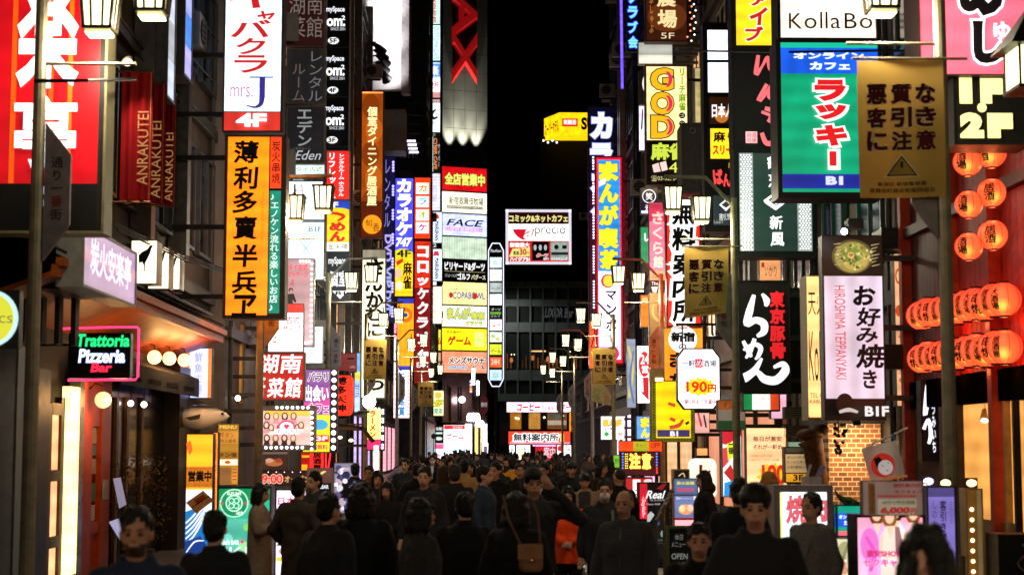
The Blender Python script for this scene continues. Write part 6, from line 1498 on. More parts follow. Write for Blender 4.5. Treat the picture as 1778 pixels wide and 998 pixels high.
sign('lightbox_sign', 'pink lightbox with black white-edged kana and a white tube, top right', 'sign', (1594, -80, 1800, 132), 17.6, [
    ('p', 1597, -76, 1797, 129, '#f06a84', {'st': 1.05}), ('p', 1619, -76, 1632, 129, '#fff4f8', {'st': 1.6}),
    ('s', [(1672, -20, 6), (1680, 10, 9), (1676, 14, 6)], '#fff', {'st': 1.5}),
    ('t', 'め', 1665, -52, 1742, 30, '#140c14', B(.075, o='#fff', ow=.05, ost=1.6, st=0)), ('t', 'し', 1686, 38, 1745, 112, '#140c14', B(.075, o='#fff', ow=.05, ost=1.6, st=0)), ('t', 'ゆ', 1722, 40, 1752, 72, '#fff0f4', B(.04, st=1.4))], frame='#3a2a28', fw=2, th=.6)
sign('lightbox_sign', 'black sign with fat cream yellow floor numbers under the pink lightbox', 'sign', (1655, 133, 1790, 252), 17.7, [
    ('p', 1657, 134, 1788, 250, '#12110e', {'st': 0}), ('t', '1', 1666, 136, 1688, 181, '#f8ee98', B(.05, st=1.3)), ('t', 'F', 1702, 137, 1741, 181, '#f8ee98', B(.09, st=1.3)), ('c', 1704, 188, 8, '#f8ee98', {'st': 1.3}), ('t', '2', 1665, 197, 1706, 241, '#f8ee98', B(.09, st=1.3)), ('t', 'F', 1712, 198, 1756, 241, '#f8ee98', B(.09, st=1.3))], frame='#1a1612', fw=1.5, th=.5)
r = empty('roof_lantern', W(1800, 160, 14.2), 0, 'black pyramid roofed lantern at the right picture edge by the pink sign', 'lantern')
k = 14.2/FPX
b = MB()
dk = mat('#14110e', .5)
for (x0, z0_, x1, z1_) in ((62, 76, 6, 162),):
    v = [(-x0*k, -x0*k, z0_*k), (x0*k, -x0*k, z0_*k), (x0*k, x0*k, z0_*k), (-x0*k, x0*k, z0_*k), (-x1*k, -x1*k, z1_*k), (x1*k, -x1*k, z1_*k), (x1*k, x1*k, z1_*k), (-x1*k, x1*k, z1_*k)]
    b.add(v, [(0, 3, 2, 1), (4, 5, 6, 7), (0, 1, 5, 4), (1, 2, 6, 5), (2, 3, 7, 6), (3, 0, 4, 7)], dk)
b.box(-46*k, -46*k, 0, 46*k, 46*k, 6*k, dk)
for sx in (-1, 1):
    for sy in (-1, 1):
        b.box(sx*42*k-2*k, sy*42*k-2*k, 6*k, sx*42*k+2*k, sy*42*k+2*k, 76*k, dk)
    b.box(sx*14*k-1.5*k, -43*k, 6*k, sx*14*k+1.5*k, -41.5*k, 76*k, dk)
b.tube([(0, 0, 162*k), (0, 0, 260*k)], .02, dk, 6)
b.build('frame', r)
b = MB()
b.box(-41*k, -41*k, 7*k, 41*k, 41*k, 75*k, lit('#fff6d8', 2.2))
b.build('glass', r)

lant = bpy.data.materials.new('lantern_paper')  # glow of an inner bulb put into the emission colour, yellow to red
lant.use_nodes = True
nt_, bs = lant.node_tree, lant.node_tree.nodes['Principled BSDF']
tc = nt_.nodes.new('ShaderNodeTexCoord')
gd = nt_.nodes.new('ShaderNodeVectorMath')
gd.operation = 'DISTANCE'
gd.inputs[1].default_value = (-.03, -.17, -.09)
rp = nt_.nodes.new('ShaderNodeValToRGB')
rp.color_ramp.elements[0].color, rp.color_ramp.elements[1].color = (1, .58, .08, 1), (.82, .05, .02, 1)
rp.color_ramp.elements[0].position, rp.color_ramp.elements[1].position = .02, .27
e_ = rp.color_ramp.elements.new(.1)
e_.color = (1, .13, .03, 1)
nt_.links.new(tc.outputs['Object'], gd.inputs[0])
nt_.links.new(gd.outputs['Value'], rp.inputs[0])
nt_.links.new(rp.outputs[0], bs.inputs['Emission Color'])
bs.inputs['Base Color'].default_value = (.5, .08, .03, 1)
bs.inputs['Emission Strength'].default_value = 1.0

BULB = bpy.data.lights.new('lantern_bulb', 'POINT')
BULB.energy, BULB.color, BULB.shadow_soft_size = 4, (1, .2, .06), .06
def red_lantern(loc, rad, label, group, txt, turn=0., squash=1., bulb=True):
    r = empty('red_lantern', loc, turn, label, 'lantern', group)
    n, m = 24, 14
    vs, fs = [], []
    for j in range(m+1):
        ph = .25+(math.pi-.5)*j/m
        for i in range(n):
            t = 2*math.pi*i/n
            q = rad*math.sin(ph)*(1+.02*math.cos(8*t))
            vs.append((q*math.cos(t), q*math.sin(t)*squash, rad*math.cos(ph)))
    for j in range(m):
        for i in range(n):
            fs.append((j*n+i, (j+1)*n+i, (j+1)*n+(i+1) % n, j*n+(i+1) % n))
    b = MB()
    b.add(vs, fs, lant)
    b.build('paper_shell', r, smooth=True)
    b = MB()
    dk = mat('#1c0a06', .6)
    for s_ in (-1, 1):
        b.tube([(0, 0, s_*rad*.95), (0, 0, s_*rad*1.06)], rad*.3, dk, 12)
    for i in range(8):
        t = 2*math.pi*i/8+.2
        b.tube([(rad*1.012*math.sin(.3+(math.pi-.6)*j/8)*math.cos(t), rad*1.012*squash*math.sin(.3+(math.pi-.6)*j/8)*math.sin(t), rad*1.012*math.cos(.3+(math.pi-.6)*j/8)) for j in range(9)], .003, mat('#a02010', .6), 4, False)
    b.build('rib', r)
    b = MB()
    for i, ch in enumerate(txt):
        gv, gf = glyph(ch, .03)
        s_ = rad*1.25/len(txt)
        vs = []
        for p in gv:
            z_ = (len(txt)/2-i-.5)*s_+(p[1]-.38)*s_*1.05
            a = (p[0]-.5)*s_*1.3/rad-.62
            q = math.sqrt(max(rad*rad-z_*z_, .0004))*1.03
            vs.append((q*math.sin(a), -q*squash*math.cos(a), z_))
        b.add(vs, gf, mat('#0e0504'))
    b.build('lettering', r)
    if bulb:          # what falls from the open foot of the lantern on the wall and street
        lo = bpy.data.objects.new('lantern_bulb', BULB)
        COL.objects.link(lo)
        lo.parent = r
        lo.location = (.0, 0, -rad*1.25)
    return r
for i, (px, py, rad) in enumerate(((1680, 281, 25), (1721, 266, 26), (1682, 355, 24), (1722, 335, 25), (1682, 428, 24), (1724, 408, 26))):
    red_lantern(W(px, py, 19.0), rad*19.0/FPX, ('upper left', 'upper right', 'middle left', 'middle right', 'lower left', 'lower right')[i]+' of six round red lanterns under the yellow floor numbers', 'round red lanterns on the red wall', ('酒場', '居酒')[i % 2], turn=rnd.uniform(-.3, .3))
for rw, (ya, yb, nm) in enumerate(((521, 549, 'upper'), (603, 623, 'lower'))):
    za, zb = Z(ya, 19.5), Z(yb, 23.4)
    for i in range(11):
        t = i/10
        D_ = 19.3+(23.0-19.3)*t
        nth = ('first and nearest', 'second', 'third', 'fourth', 'fifth', 'sixth', 'seventh', 'eighth', 'ninth', 'tenth', 'eleventh and farthest')[i]
        red_lantern((6.08, D_, za+(zb-za)*t+.015*math.sin(i*2.3)), .2, '%s lantern in the %s of two close rows of red lanterns' % (nth, nm), 'rows of red lanterns over the restaurant', ('大酒場', '居酒屋', '串焼')[(i+rw) % 3], turn=R(-14), squash=.95, bulb=i % 3 == 0)
r = empty('red_wall', (6.35, 20.6, 0), 0, 'red lit board wall behind the rows of lanterns', 'wall')
b = MB()
wr = [mat(c_, .6, scale=12, bump=.4, var=.5) for c_ in ('#7c1e10', '#4a120a', '#94261a', '#6a160c')]
y = 17.7
while y < 24.6:
    b.box(-.05, y-20.6, 2.95, .0, y-20.6+.2, 7.4, wr[int(y*37) % 4])
    y += .215
b.build('boards', r)
b = MB()
for q in (17.9, 20.1, 21.9, 24.3):
    b.box(-.2, q-20.6, .1, -.05, q-20.6+.16, 7.4, mat('#8a2a14', .6, bump=.3))
b.box(-.16, -2.9, 5.05, -.05, 4, 5.2, mat('#3a100a'))
b.build('post', r)
b = MB()
b.box(-.12, -3, 2.55, -.02, 4, 2.93, mat('#070606', .9, spec=0.))
b.build('black_beam', r)
r = empty('restaurant', (6.3, 21, 0), 0, 'bright cream restaurant window under the red lanterns', 'shop front')
d0, d1 = dep(1772, 6.3), dep(1672, 6.3)
b = MB()
b.box(-.02, d0-21, .1, .04, d1-21, 2.54, lit('#e2b254', .95))
b.build('lit_glass', r)
b = MB()
dk = mat('#2a2018', .5)
for q in (d0, d0+.35, d1-.05):
    b.box(-.1, q-21-.03, .1, -.02, q-21+.03, 2.54, mat('#8a6a38', .4) if q == d0+.35 else dk)
b.box(-.08, d1-21, .1, .05, d1-21+.9, 2.54, dk)
b.box(-.06, d0-21, .1, -.025, d1-21, 1.1, mat('#7a5c30', .5, var=.3))
b.build('frame', r)
b = MB()
sp_ = W(1712, 712, 20.8)
b.tube([(sp_.x-6.3, sp_.y-21, sp_.z), (sp_.x-6.3-.04, sp_.y-21-.06, sp_.z-.12)], [.05, .06], mat('#8a7448', .4), 10)
b.tube([(sp_.x-6.3, sp_.y-21, sp_.z), (sp_.x-6.3, sp_.y-21, sp_.z+.25)], .015, mat('#555'), 6)
b.ell((sp_.x-6.3-.045, sp_.y-21-.075, sp_.z-.13), (.045, .045, .025), lit('#fff8e8', 5, False), 10, 6)
b.build('spot_lamp', r)
sign('wall_sign', 'dark upright board with white flowing brush letters, left of the restaurant window', 'sign', (1599, 660, 1632, 800), 23.4, [
    ('p', 1600, 661, 1631, 799, '#1a1210', {'st': .2}), ('s', [(1610, 668, 4), (1608, 690, 6), (1606, 720, 7), (1612, 700, 4)], '#eef0ff', {'st': 1.5}), ('s', [(1603, 745, 6), (1612, 728, 5), (1615, 755, 7), (1611, 770, 5)], '#eef0ff', {'st': 1.5}), ('v', 'うみいち', 1617, 700, 1624, 785, '#dfe2f4', B(.03, st=1.2))], frame='#14100e', fw=.8, arms=False)
sign('wall_sign', 'narrow cream strip with small orange drawings beside the okonomiyaki board', 'sign', (1554, 440, 1570, 705), 25.0, [
    ('p', 1555, 441, 1569, 704, '#e8c890', {'st': .8}), ('c', 1562, 480, 6, '#c84818', {'ry': 14}), ('c', 1562, 480, 3.5, '#e8c890', {'ry': 9}), ('c', 1561, 540, 6, '#c84818', {'ry': 10}), ('c', 1562, 585, 3, '#c86a38', {}), ('c', 1562, 660, 4, '#c86a38', {}), ('v', '居酒屋', 1559, 610, 1565, 650, '#a84820', {})], frame='#3a2c20', fw=.6, arms=False)
sign('side_box', 'black bracket box joining the okonomiyaki board to the wall', 'sign', (1535, 598, 1582, 640), 24.4, [], frame='#0f1210', fw=.5, th=.4, arms=False)
sign('side_box', 'dark grey upper bracket box between okonomiyaki board and plate', 'sign', (1530, 396, 1600, 432), 24.6, [], frame='#1a1d1a', fw=.5, th=.6, arms=False)

# brick pier, log, downlight
r = empty('brick_pier', (W(1487, 800, 26.6).x, 26.6, 0), 0, 'warmly lit brick pier with pale mortar behind the white face flag', 'pier')
bm_, nt_, bs = principled('brickwork')
tc = nt_.nodes.new('ShaderNodeTexCoord')
mpn = nt_.nodes.new('ShaderNodeMapping')
mpn.inputs['Rotation'].default_value = (R(90), 0, 0)
br = nt_.nodes.new('ShaderNodeTexBrick')
br.inputs['Scale'].default_value = 4.2
br.inputs['Color1'].default_value = (.26, .085, .03, 1)
br.inputs['Color2'].default_value = (.1, .035, .018, 1)
br.inputs['Mortar'].default_value = (.52, .4, .22, 1)
br.inputs['Mortar Size'].default_value = .035
br.inputs['Bias'].default_value = -.1
br.inputs['Brick Width'].default_value = .62
br.inputs['Row Height'].default_value = .32
nt_.links.new(tc.outputs['Object'], mpn.inputs[0])
nt_.links.new(mpn.outputs[0], br.inputs[0])
nt_.links.new(br.outputs[0], bs.inputs[0])
bs.inputs['Roughness'].default_value = .8
b = MB()
b.box(-.44, 0, 0, .4, .8, 2.36, bm_)
b.build('brickwork', r)
b = MB()
b.box(.42, .05, 0, .5, .5, 2.4, mat('#3a2c22'))
b.box(-.46, -.05, 2.36, .5, .8, 2.46, mat('#2a2420'))
b.build('trim', r)
pl = bpy.data.lights.new('pier_light', 'AREA')
pl.energy, pl.color, pl.size = 34, (1, .72, .4), .25
r2 = empty('downlight', W(1487, 738, 26), 0, 'small downlight over the brick pier', 'lamp')
b = MB()
b.tube([(0, 0, 0), (0, 0, .09)], [.08, .05], mat('#222'), 10)
b.tube([(0, 0, .08), (0, .7, .1)], .02, mat('#222'), 6)
b.build('housing', r2)
po = bpy.data.objects.new('pier_light', pl)
COL.objects.link(po)
po.parent = r2
po.location = (0, -.1, -.03)
po.rotation_euler = (R(28), 0, 0)
r = empty('log_post', (W(1424, 800, 26).x, 26, 0), 0, 'gnarled brown log post with a burl on top left of the brick pier', 'post')
b = MB()
wm = mat('#553218', .7, scale=14, bump=.6, var=.4)
b.tube([(0.02, 0, 0), (0, 0, .7), (-.04, 0, 1.5), (-.1, .02, 2.0), (-.16, .02, 2.12)], [.16, .15, .15, .16, .2], wm, 14)
b.ell((-.15, 0, 2.18), (.22, .18, .1), wm, 14, 8)
b.ell((.02, 0, 2.26), (.13, .12, .1), wm, 14, 8)
b.build('log', r, smooth=True)
r = empty('hanging_ornament', W(1457, 765, 25.8), 0, 'dark cluster ornament hanging between log post and bricks', 'ornament')
b = MB()
for i in range(26):
    a, q = rnd.random()*6.28, rnd.random()
    b.ell((.09*math.cos(a)*(1-q*.6), .09*math.sin(a)*(1-q*.6), .16-q*.36), (.03,)*3, mat('#2a1620', .35), 8, 6)
b.tube([(0, 0, .1), (0, .1, .4)], .01, mat('#222'), 5)
b.build('beads', r)
b = MB()
for i in range(12):
    a = rnd.random()*6.28
    p = Vector((.1*math.cos(a), .1*math.sin(a), .16+rnd.random()*.1))
    b.add([p, p+Vector((.06, .0, .03)), p+Vector((.05, .04, -.04))], [(0, 1, 2)], mat('#202c18'))
b.build('leaf', r)

sign('standing_sign', 'grey framed white standing lightbox with a pink grill kanji behind the badge man', 'sign', (1345, 842, 1447, 1120), 16.2, [
    ('p', 1356, 854, 1437, 1110, '#e8eef0', {'st': 1.3}), ('p', 1356, 854, 1359, 1110, '#e8e480', {'st': 1.2}), ('t', '焼', 1366, 860, 1402, 908, '#e8606c', B(.02, o='#7a1420', ow=.02)), ('t', '肉', 1406, 862, 1436, 905, '#e8606c', B(.02, o='#7a1420', ow=.02)), ('s', [(1366, 930, 1), (1372, 960, 1)], '#c8ccd0')], frame='#8a8284', fw=10, th=.35, arms=False)
r = empty('leaflet_holder', W(1417, 840, 16.1), 0, 'small clear holder of leaflets and cards on top of the grill lightbox', 'holder')
k = 16.1/FPX
b = MB()
for x0, x1, h_, c in ((-24, -10, 13, '#d8c8cc'), (-8, 10, 12, '#c8c4c8')):
    b.box(x0*k, 0, 0, x1*k, .06, h_*k, mat(c, .3))
b.add([(-18*k, .07, 10*k), (-12*k, .07, 10*k), (-3*k, .09, 33*k), (-8*k, .09, 34*k)], [(0, 1, 2, 3)], mat('#b8b0b8', .4))
b.add([(-2*k, .03, 10*k), (7*k, .03, 10*k), (20*k, .05, 30*k), (10*k, .05, 34*k)], [(0, 1, 2, 3)], mat('#8a80a8', .4))
b.build('leaflet', r)
sign('cafe_box', 'small blue and green lit cafe box under the green reptile', 'sign', (1447, 876, 1495, 931), 17.2, [
    ('p', 1449, 878, 1493, 929, '#18b090', {'st': 1}), ('p', 1449, 890, 1493, 914, '#1c64dc', {'st': 1}), ('t', 'オンライン', 1456, 893, 1490, 900, '#f0f8ff', B(.05, st=1.2)), ('t', 'カフェ', 1464, 903, 1486, 911, '#f0f8ff', B(.05, st=1.2)), ('p', 1449, 921, 1493, 929, '#e87888', {}), ('p', 1449, 878, 1454, 929, '#0a3a48', {'st': .3})], frame='#0c1014', fw=1.2, th=.3, stand=True, arms=False)
r = empty('reptile_figure', W(1470, 876, 17.1), 0, 'dark green reptile figure with raised tail on the cafe box', 'figure')
b = MB()
k = 17.1/FPX
gm = mat('#2c4a24', .6, bump=.3, scale=40)
b.tube([(-21*k, 0, 27*k), (-16*k, 0, 18*k), (-9*k, 0, 11*k), (-1*k, 0, 7*k), (8*k, 0, 6*k), (14*k, -.03, 4*k), (20*k, -.05, 3*k)], [.004, .016, .03, .042, .04, .03, .016], gm, 10)
for x, s_ in ((-4, -1), (-4, 1), (9, -1), (9, 1)):
    b.tube([(x*k, 0, 5*k), (x*k+s_*.005, s_*.05, 3*k), (x*k+.02, s_*.06, 0)], [.016, .012, .01], gm, 7)
b.build('reptile_body', r, smooth=True)
sign('photo_board', 'leaning brochure panel of food pictures below the cafe box', 'poster', (1449, 934, 1486, 1110), 16.4, [
    ('p', 1450, 935, 1485, 1108, '#e0dcc8', {'st': .95}), ('c', 1468, 955, 12, '#a8a878', {'ry': 16}), ('c', 1464, 985, 10, '#d89878', {'ry': 12}), ('s', [(1474, 940, 3), (1462, 975, 5), (1456, 998, 3)], '#8a8058'), ('p', 1470, 960, 1482, 985, '#d8d4c4', {})], frame='#6a6258', fw=.8, arms=False)

fr = Frame((1494, 762, 1574, 836), 17)
r = empty('flag', fr.loc, 0, 'tilted white flag with a red disc and a white smiling mask face', 'flag')
b = MB()
pts = [(1496, 778), (1556, 764), (1573, 826), (1513, 838)]
N_ = 10
vs, fs = [], []
for j in range(N_+1):
    for i in range(N_+1):
        u, v = i/N_, j/N_
        x = (pts[0][0]*(1-u)+pts[1][0]*u)*(1-v)+(pts[3][0]*(1-u)+pts[2][0]*u)*v
        y = (pts[0][1]*(1-u)+pts[1][1]*u)*(1-v)+(pts[3][1]*(1-u)+pts[2][1]*u)*v
        vs.append((fr.x(x), .025*math.sin(u*5+v*2), fr.z(y)))
for j in range(N_):
    for i in range(N_):
        fs.append((j*(N_+1)+i, (j+1)*(N_+1)+i, (j+1)*(N_+1)+i+1, j*(N_+1)+i+1))
b.add(vs, fs, mat('#f0e8e8', .8, var=.05))
b.build('cloth', r, smooth=True)
l = MB()
put_items(fr, [('c', 1531, 807, 21, '#d83020', {'st': .35}), ('g', [(1515, 796), (1524, 792), (1536, 806), (1528, 818), (1520, 812)], '#141010', {'st': 0}), ('c', 1535, 811, 13, '#e8e0dc', {'st': .35, 'ry': 13}), ('s', [(1528, 807, 1), (1532, 809, 1)], '#222', {'st': 0}), ('s', [(1538, 802, 1), (1542, 804, 1)], '#222', {'st': 0}), ('c', 1538, 816, 1.4, '#c82820', {'st': .2}), ('s', [(1513, 836, 3), (1572, 825, 4)], '#d87828', {'st': .3})], l, l, y0=-.045)
l.build('emblem', r)
b = MB()
b.tube([(fr.x(1552), .02, fr.z(752)), (fr.x(1574), .02, fr.z(836))], .012, mat('#3878b0'), 6)
b.tube([(fr.x(1512), .02, fr.z(772)), (fr.x(1590), .3, fr.z(742))], .01, mat('#c8c0b8'), 6)
b.build('rod', r)
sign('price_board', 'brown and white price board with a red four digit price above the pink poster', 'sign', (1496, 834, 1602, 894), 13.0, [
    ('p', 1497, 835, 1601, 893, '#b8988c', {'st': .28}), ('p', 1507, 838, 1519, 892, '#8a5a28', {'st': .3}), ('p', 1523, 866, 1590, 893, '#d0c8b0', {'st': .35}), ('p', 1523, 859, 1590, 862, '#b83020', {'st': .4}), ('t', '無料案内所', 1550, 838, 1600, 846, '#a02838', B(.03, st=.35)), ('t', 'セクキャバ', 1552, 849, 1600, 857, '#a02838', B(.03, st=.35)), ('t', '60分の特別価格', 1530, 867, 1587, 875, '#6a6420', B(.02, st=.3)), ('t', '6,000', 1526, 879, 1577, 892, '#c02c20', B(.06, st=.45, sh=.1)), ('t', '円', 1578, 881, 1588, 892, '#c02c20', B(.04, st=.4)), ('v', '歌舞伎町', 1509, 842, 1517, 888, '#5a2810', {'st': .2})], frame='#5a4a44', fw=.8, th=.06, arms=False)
girls = []
for x, y, hc, dc in ((1524, 898, '#6a3a20', '#f0a0d8'), (1556, 893, '#3a2018', '#fff0f0'), (1586, 896, '#8a5028', '#f8c8d8'), (1544, 902, '#8a5828', '#ffe0d0')):
    girls += [('c', x, y-4, 13, hc, {'ry': 18}), ('c', x, y-6, 8, '#f8c8a8', {'ry': 12}), ('g', [(x-18, y+120), (x-15, y+26), (x-6, y+10), (x+6, y+10), (x+15, y+26), (x+18, y+120)], dc), ('g', [(x-7, y+10), (x+7, y+10), (x+1, y+32)], '#f8cdb0'), ('s', [(x-14, y+26, 7), (x-16, y+55, 6), (x-4, y+66, 5)], '#f8d0b8')]
sign('lit_poster', 'pink glowing poster of women in pale robes under the price board', 'poster', (1487, 893, 1608, 1160), 13.2, [
    ('p', 1491, 898, 1604, 1155, '#f8c8d8', {'st': 1}), ]+girls+[('c', 1508, 945, 16, '#e878d0', {'ry': 30}), ('s', [(1502, 930, 5), (1516, 960, 8), (1508, 990, 6)], '#e058c0'), ('g', [(1552, 912), (1560, 914), (1566, 945), (1552, 960)], '#9a6a6a'), ('t', '激安SHOP', 1501, 953, 1560, 966, '#c83878', B(.05)), ('t', 'セクキャバ', 1495, 968, 1570, 982, '#d858a8', B(.05, o='#f8d8e8', ow=.03))], frame='#141018', fw=3, th=.3, arms=False)
sign('upright_sign', 'violet upright warning sign with dark kanji behind the long haired woman', 'sign', (1611, 843, 1662, 1110), 15, [
    ('p', 1614, 846, 1659, 1106, '#8a7ad0', {'st': .95}), ('p', 1614, 846, 1659, 862, '#5a5090', {'st': .7}), ('v', '客引き禁止', 1633, 868, 1645, 960, '#1c1430', B(.02, st=.1)), ('v', 'しのお店', 1619, 868, 1628, 935, '#4a4088', {'st': .5}), ('v', '歌舞伎町', 1650, 870, 1656, 910, '#6a60a8', {'st': .7})], frame='#2a2438', fw=2, th=.25, arms=False)
sign('tube_light', 'slim white lit panel edge left of the violet sign', 'lamp', (1600, 838, 1612, 1110), 15.6, [('p', 1601, 840, 1611, 1108, '#fff0d8', {'st': 1.8})], frame='#aaa', fw=.5, th=.2, arms=False)
sign('bulb_column', 'upright column of warm bulbs beside the cream restaurant window', 'lamp', (1679, 848, 1708, 1118), 16.6, [
    ('p', 1682, 850, 1697, 1116, '#8a5a20', {'st': .5}), ('d', [(1689, y) for y in range(884, 1112, 18)], 3.4, '#ffe0a0', {'st': 5}), ('p', 1698, 850, 1706, 1116, '#c8a870', {'st': .25})], frame='#a88858', fw=1, th=.3, arms=False)
for x, y in ((1610, 835), (1640, 838), (1685, 838)):
    r = empty('clip_light', W(x, y, 16), 0, {1610: 'small bluish clip light above the violet sign', 1640: 'small amber clip light above the violet sign', 1685: 'small twin warm clip light above the bulb column'}[x], 'lamp')
    b = MB()
    b.box(-.06, -.03, -.05, .06, .05, .05, mat('#2a2824'))
    b.build('housing', r)
    b = MB()
    b.ell((.0, -.04, 0), (.05, .02, .035), lit('#c8c8ff' if x == 1610 else '#ffd890', 3, False), 8, 6)
    b.build('lens', r)
r = empty('speaker_box', (W(1755, 960, 16.2).x, 16.2, 0), 0, 'black speaker cabinet with a looped cable at the right edge', 'speaker')
b = MB()
b.box(-.12, 0, .1, .3, .4, Z(928, 16.2), mat('#0b0b0c', .5))
b.build('cabinet', r)
b = MB()
b.tube([(.1+.05*math.sin(t*.9), -.05, Z(945, 16.2)-t*.035) for t in range(16)], .009, mat('#8a6a50'), 6)
b.build('cable', r)
b = MB()
for q in (.35, .7):
    b.tube([(.09, -.01, Z(928, 16.2)-q), (.09, .0, Z(928, 16.2)-q)], .12, mat('#151516', .8), 16)
b.build('cone', r)

# ------------------------------------------------------------------ near left: the trattoria
XW = -5.95
r = empty('trattoria', (XW, 26, 0), 0, 'trattoria front with orange red wooden door, dark window and bright tube column', 'shop front')
def fpan(mb, x0, x1, y0, y1, m, out=.0, th=.08, zb=None):
    d0, d1 = dep(x0, XW), dep(x1, XW)
    dm = (d0+d1)/2
    mb.box(out, d0-26, Z(y1, dm) if zb is None else zb, out+th, d1-26, Z(y0, dm), m)
b = MB()
fpan(b, -60, 380, 380, 0, mat('#2a221c', .7), -.3, .2, 0)
b.build('wall', r)
b = MB()
ow = mat('#a83c10', .45, scale=6, bump=.2)
fpan(b, 128, 146, 640, 0, ow, 0, .14, .1)
fpan(b, 162, 178, 640, 0, ow, 0, .14, .1)
fpan(b, 146, 162, 640, 740, ow, 0, .12)
fpan(b, 146, 162, 905, 925, ow, 0, .12)
fpan(b, 146, 162, 925, 0, ow, -.02, .1, .1)
b.build('door_frame', r)
b = MB()
fpan(b, 146, 162, 740, 905, mat('#3a2a1c', .2), -.02, .08)
b.build('door_glass', r)
b = MB()
for y0, y1, c in ((742, 770, '#a8a49a'), (772, 790, '#6a7a98'), (796, 822, '#a89a88'), (838, 870, '#3a7a48'), (876, 903, '#b8a898')):
    fpan(b, 149, 160, y0, y1, mat(c, .6), .07, .01)
fpan(b, 164, 174, 832, 866, mat('#a8a090', .6), .15, .01)
b.build('door_notice', r)
b = MB()
fpan(b, 103, 119, 672, 996, lit('#ffe8b0', 1.7), .04, .12)
b.build('tube_column', r)
b = MB()
for y0, y1 in ((720, 815), (835, 930), (950, 1000)):
    fpan(b, 78, 95, y0, y1, lit('#ffd090', 1.05), .0, .06)
b.build('lit_panel', r)
b = MB()
ol = mat('#4a3c20', .5)
fpan(b, 72, 79, 700, 0, ol, 0, .1, .1)
fpan(b, 95, 101, 690, 0, ol, 0, .1, .1)
for y0, y1 in ((700, 720), (815, 835), (930, 950)):
    fpan(b, 78, 96, y0, y1, ol, 0, .1)
b.build('panel_frame', r)
for x0, x1, y0, m_, t_ in ((120, 128, 650, mat('#8a8478', .3, .8), .16), (30, 72, 640, mat('#15120f', .5), .12), (284, 322, 640, mat('#211a16', .4), .3)):
    b = MB()
    fpan(b, x0, x1, y0, 0, m_, 0, t_, .1)
    b.build('pillar', r)
b = MB()
fpan(b, 178, 284, 660, 0, mat('#14100b', .15), -.04, .06, .1)
for x in (196, 214, 240):
    fpan(b, x, x+4, 690, 0, mat('#5a3a18', .5), .02, .05, .1)
b.build('dark_window', r)
b = MB()
for x, y in ((227, 700), (250, 702)):
    p = W(x, y, 27.6)
    b.ell((p.x-XW, p.y-26, p.z), (.05,)*3, lit('#fff0e0', 8, False), 10, 6)
    b.tube([(p.x-XW, p.y-26, p.z), (p.x-XW, p.y-26, p.z+.3)], .012, mat('#222'), 5)
b.build('spot_bulb', r)

r = empty('wooden_canopy', (-5.5, 25.6, 0), 0, 'long wooden canopy glowing orange over the trattoria door', 'canopy')
wd_ = mat('#a64e18', .5, scale=5, bump=.3, var=.35)
b = MB()
Y0, Y1 = -6.2, 6.2
for i in range(4):
    xa, xb = .45-i*.26, .45-(i+1)*.26
    za, zb = 3.98-i*.09, 3.98-(i+1)*.09
    b.add([(xa, Y0, za), (xb, Y0, zb), (xb, Y1, zb), (xa, Y1, za), (xa, Y0, za+.06), (xb, Y0, zb+.06), (xb, Y1, zb+.06), (xa, Y1, za+.06)],
          [(0, 1, 2, 3), (7, 6, 5, 4), (0, 4, 5, 1), (1, 5, 6, 2), (2, 6, 7, 3), (3, 7, 4, 0)], wd_)
b.build('soffit', r)
b = MB()
b.box(.45, Y0, 3.97, .53, Y1, 4.12, wd_)
b.box(.5, Y0, 4.1, .6, Y1, 4.2, wd_)
b.build('cornice', r)
b = MB()
b.add([(.6, Y0, 4.2), (-.6, Y0, 4.75), (-.6, Y1, 4.75), (.6, Y1, 4.2)], [(0, 1, 2, 3)], mat('#1c1a18', .5))
for i in range(14):
    y = Y0+i*.9
    b.tube([(.62, y, 4.25), (.2, y+.2, 4.45)], .02, mat('#3a352e'), 5)
b.tube([(.3, Y0, 4.5), (.3, Y1, 4.5)], .03, mat('#4a443a', .4, .5), 6)
b.build('roofing', r)
r = empty('cloth_awning', (-5.45, 27.6, 0), 0, 'black awning valance with small white repeated lettering under the canopy', 'awning')
b, l = MB(), MB()
bk = mat('#141210', .8)
b.box(-.02, -2.4, 2.94, 0, 4.4, 3.28, bk)
b.add([(0, -2.4, 3.28), (0, 4.4, 3.28), (-.5, 4.4, 3.5), (-.5, -2.4, 3.5)], [(0, 1, 2, 3)], bk)
gv, gf = glyph('trattoria', .01)
mx_ = max(p[0] for p in gv)
for i in range(4):
    l.add([(.012, -2.1+i*1.6+p[0]/mx_*1.1, 3.02+p[1]*.17) for p in gv], gf, mat('#a8a49c'))
b.build('valance', r)
l.build('lettering', r)
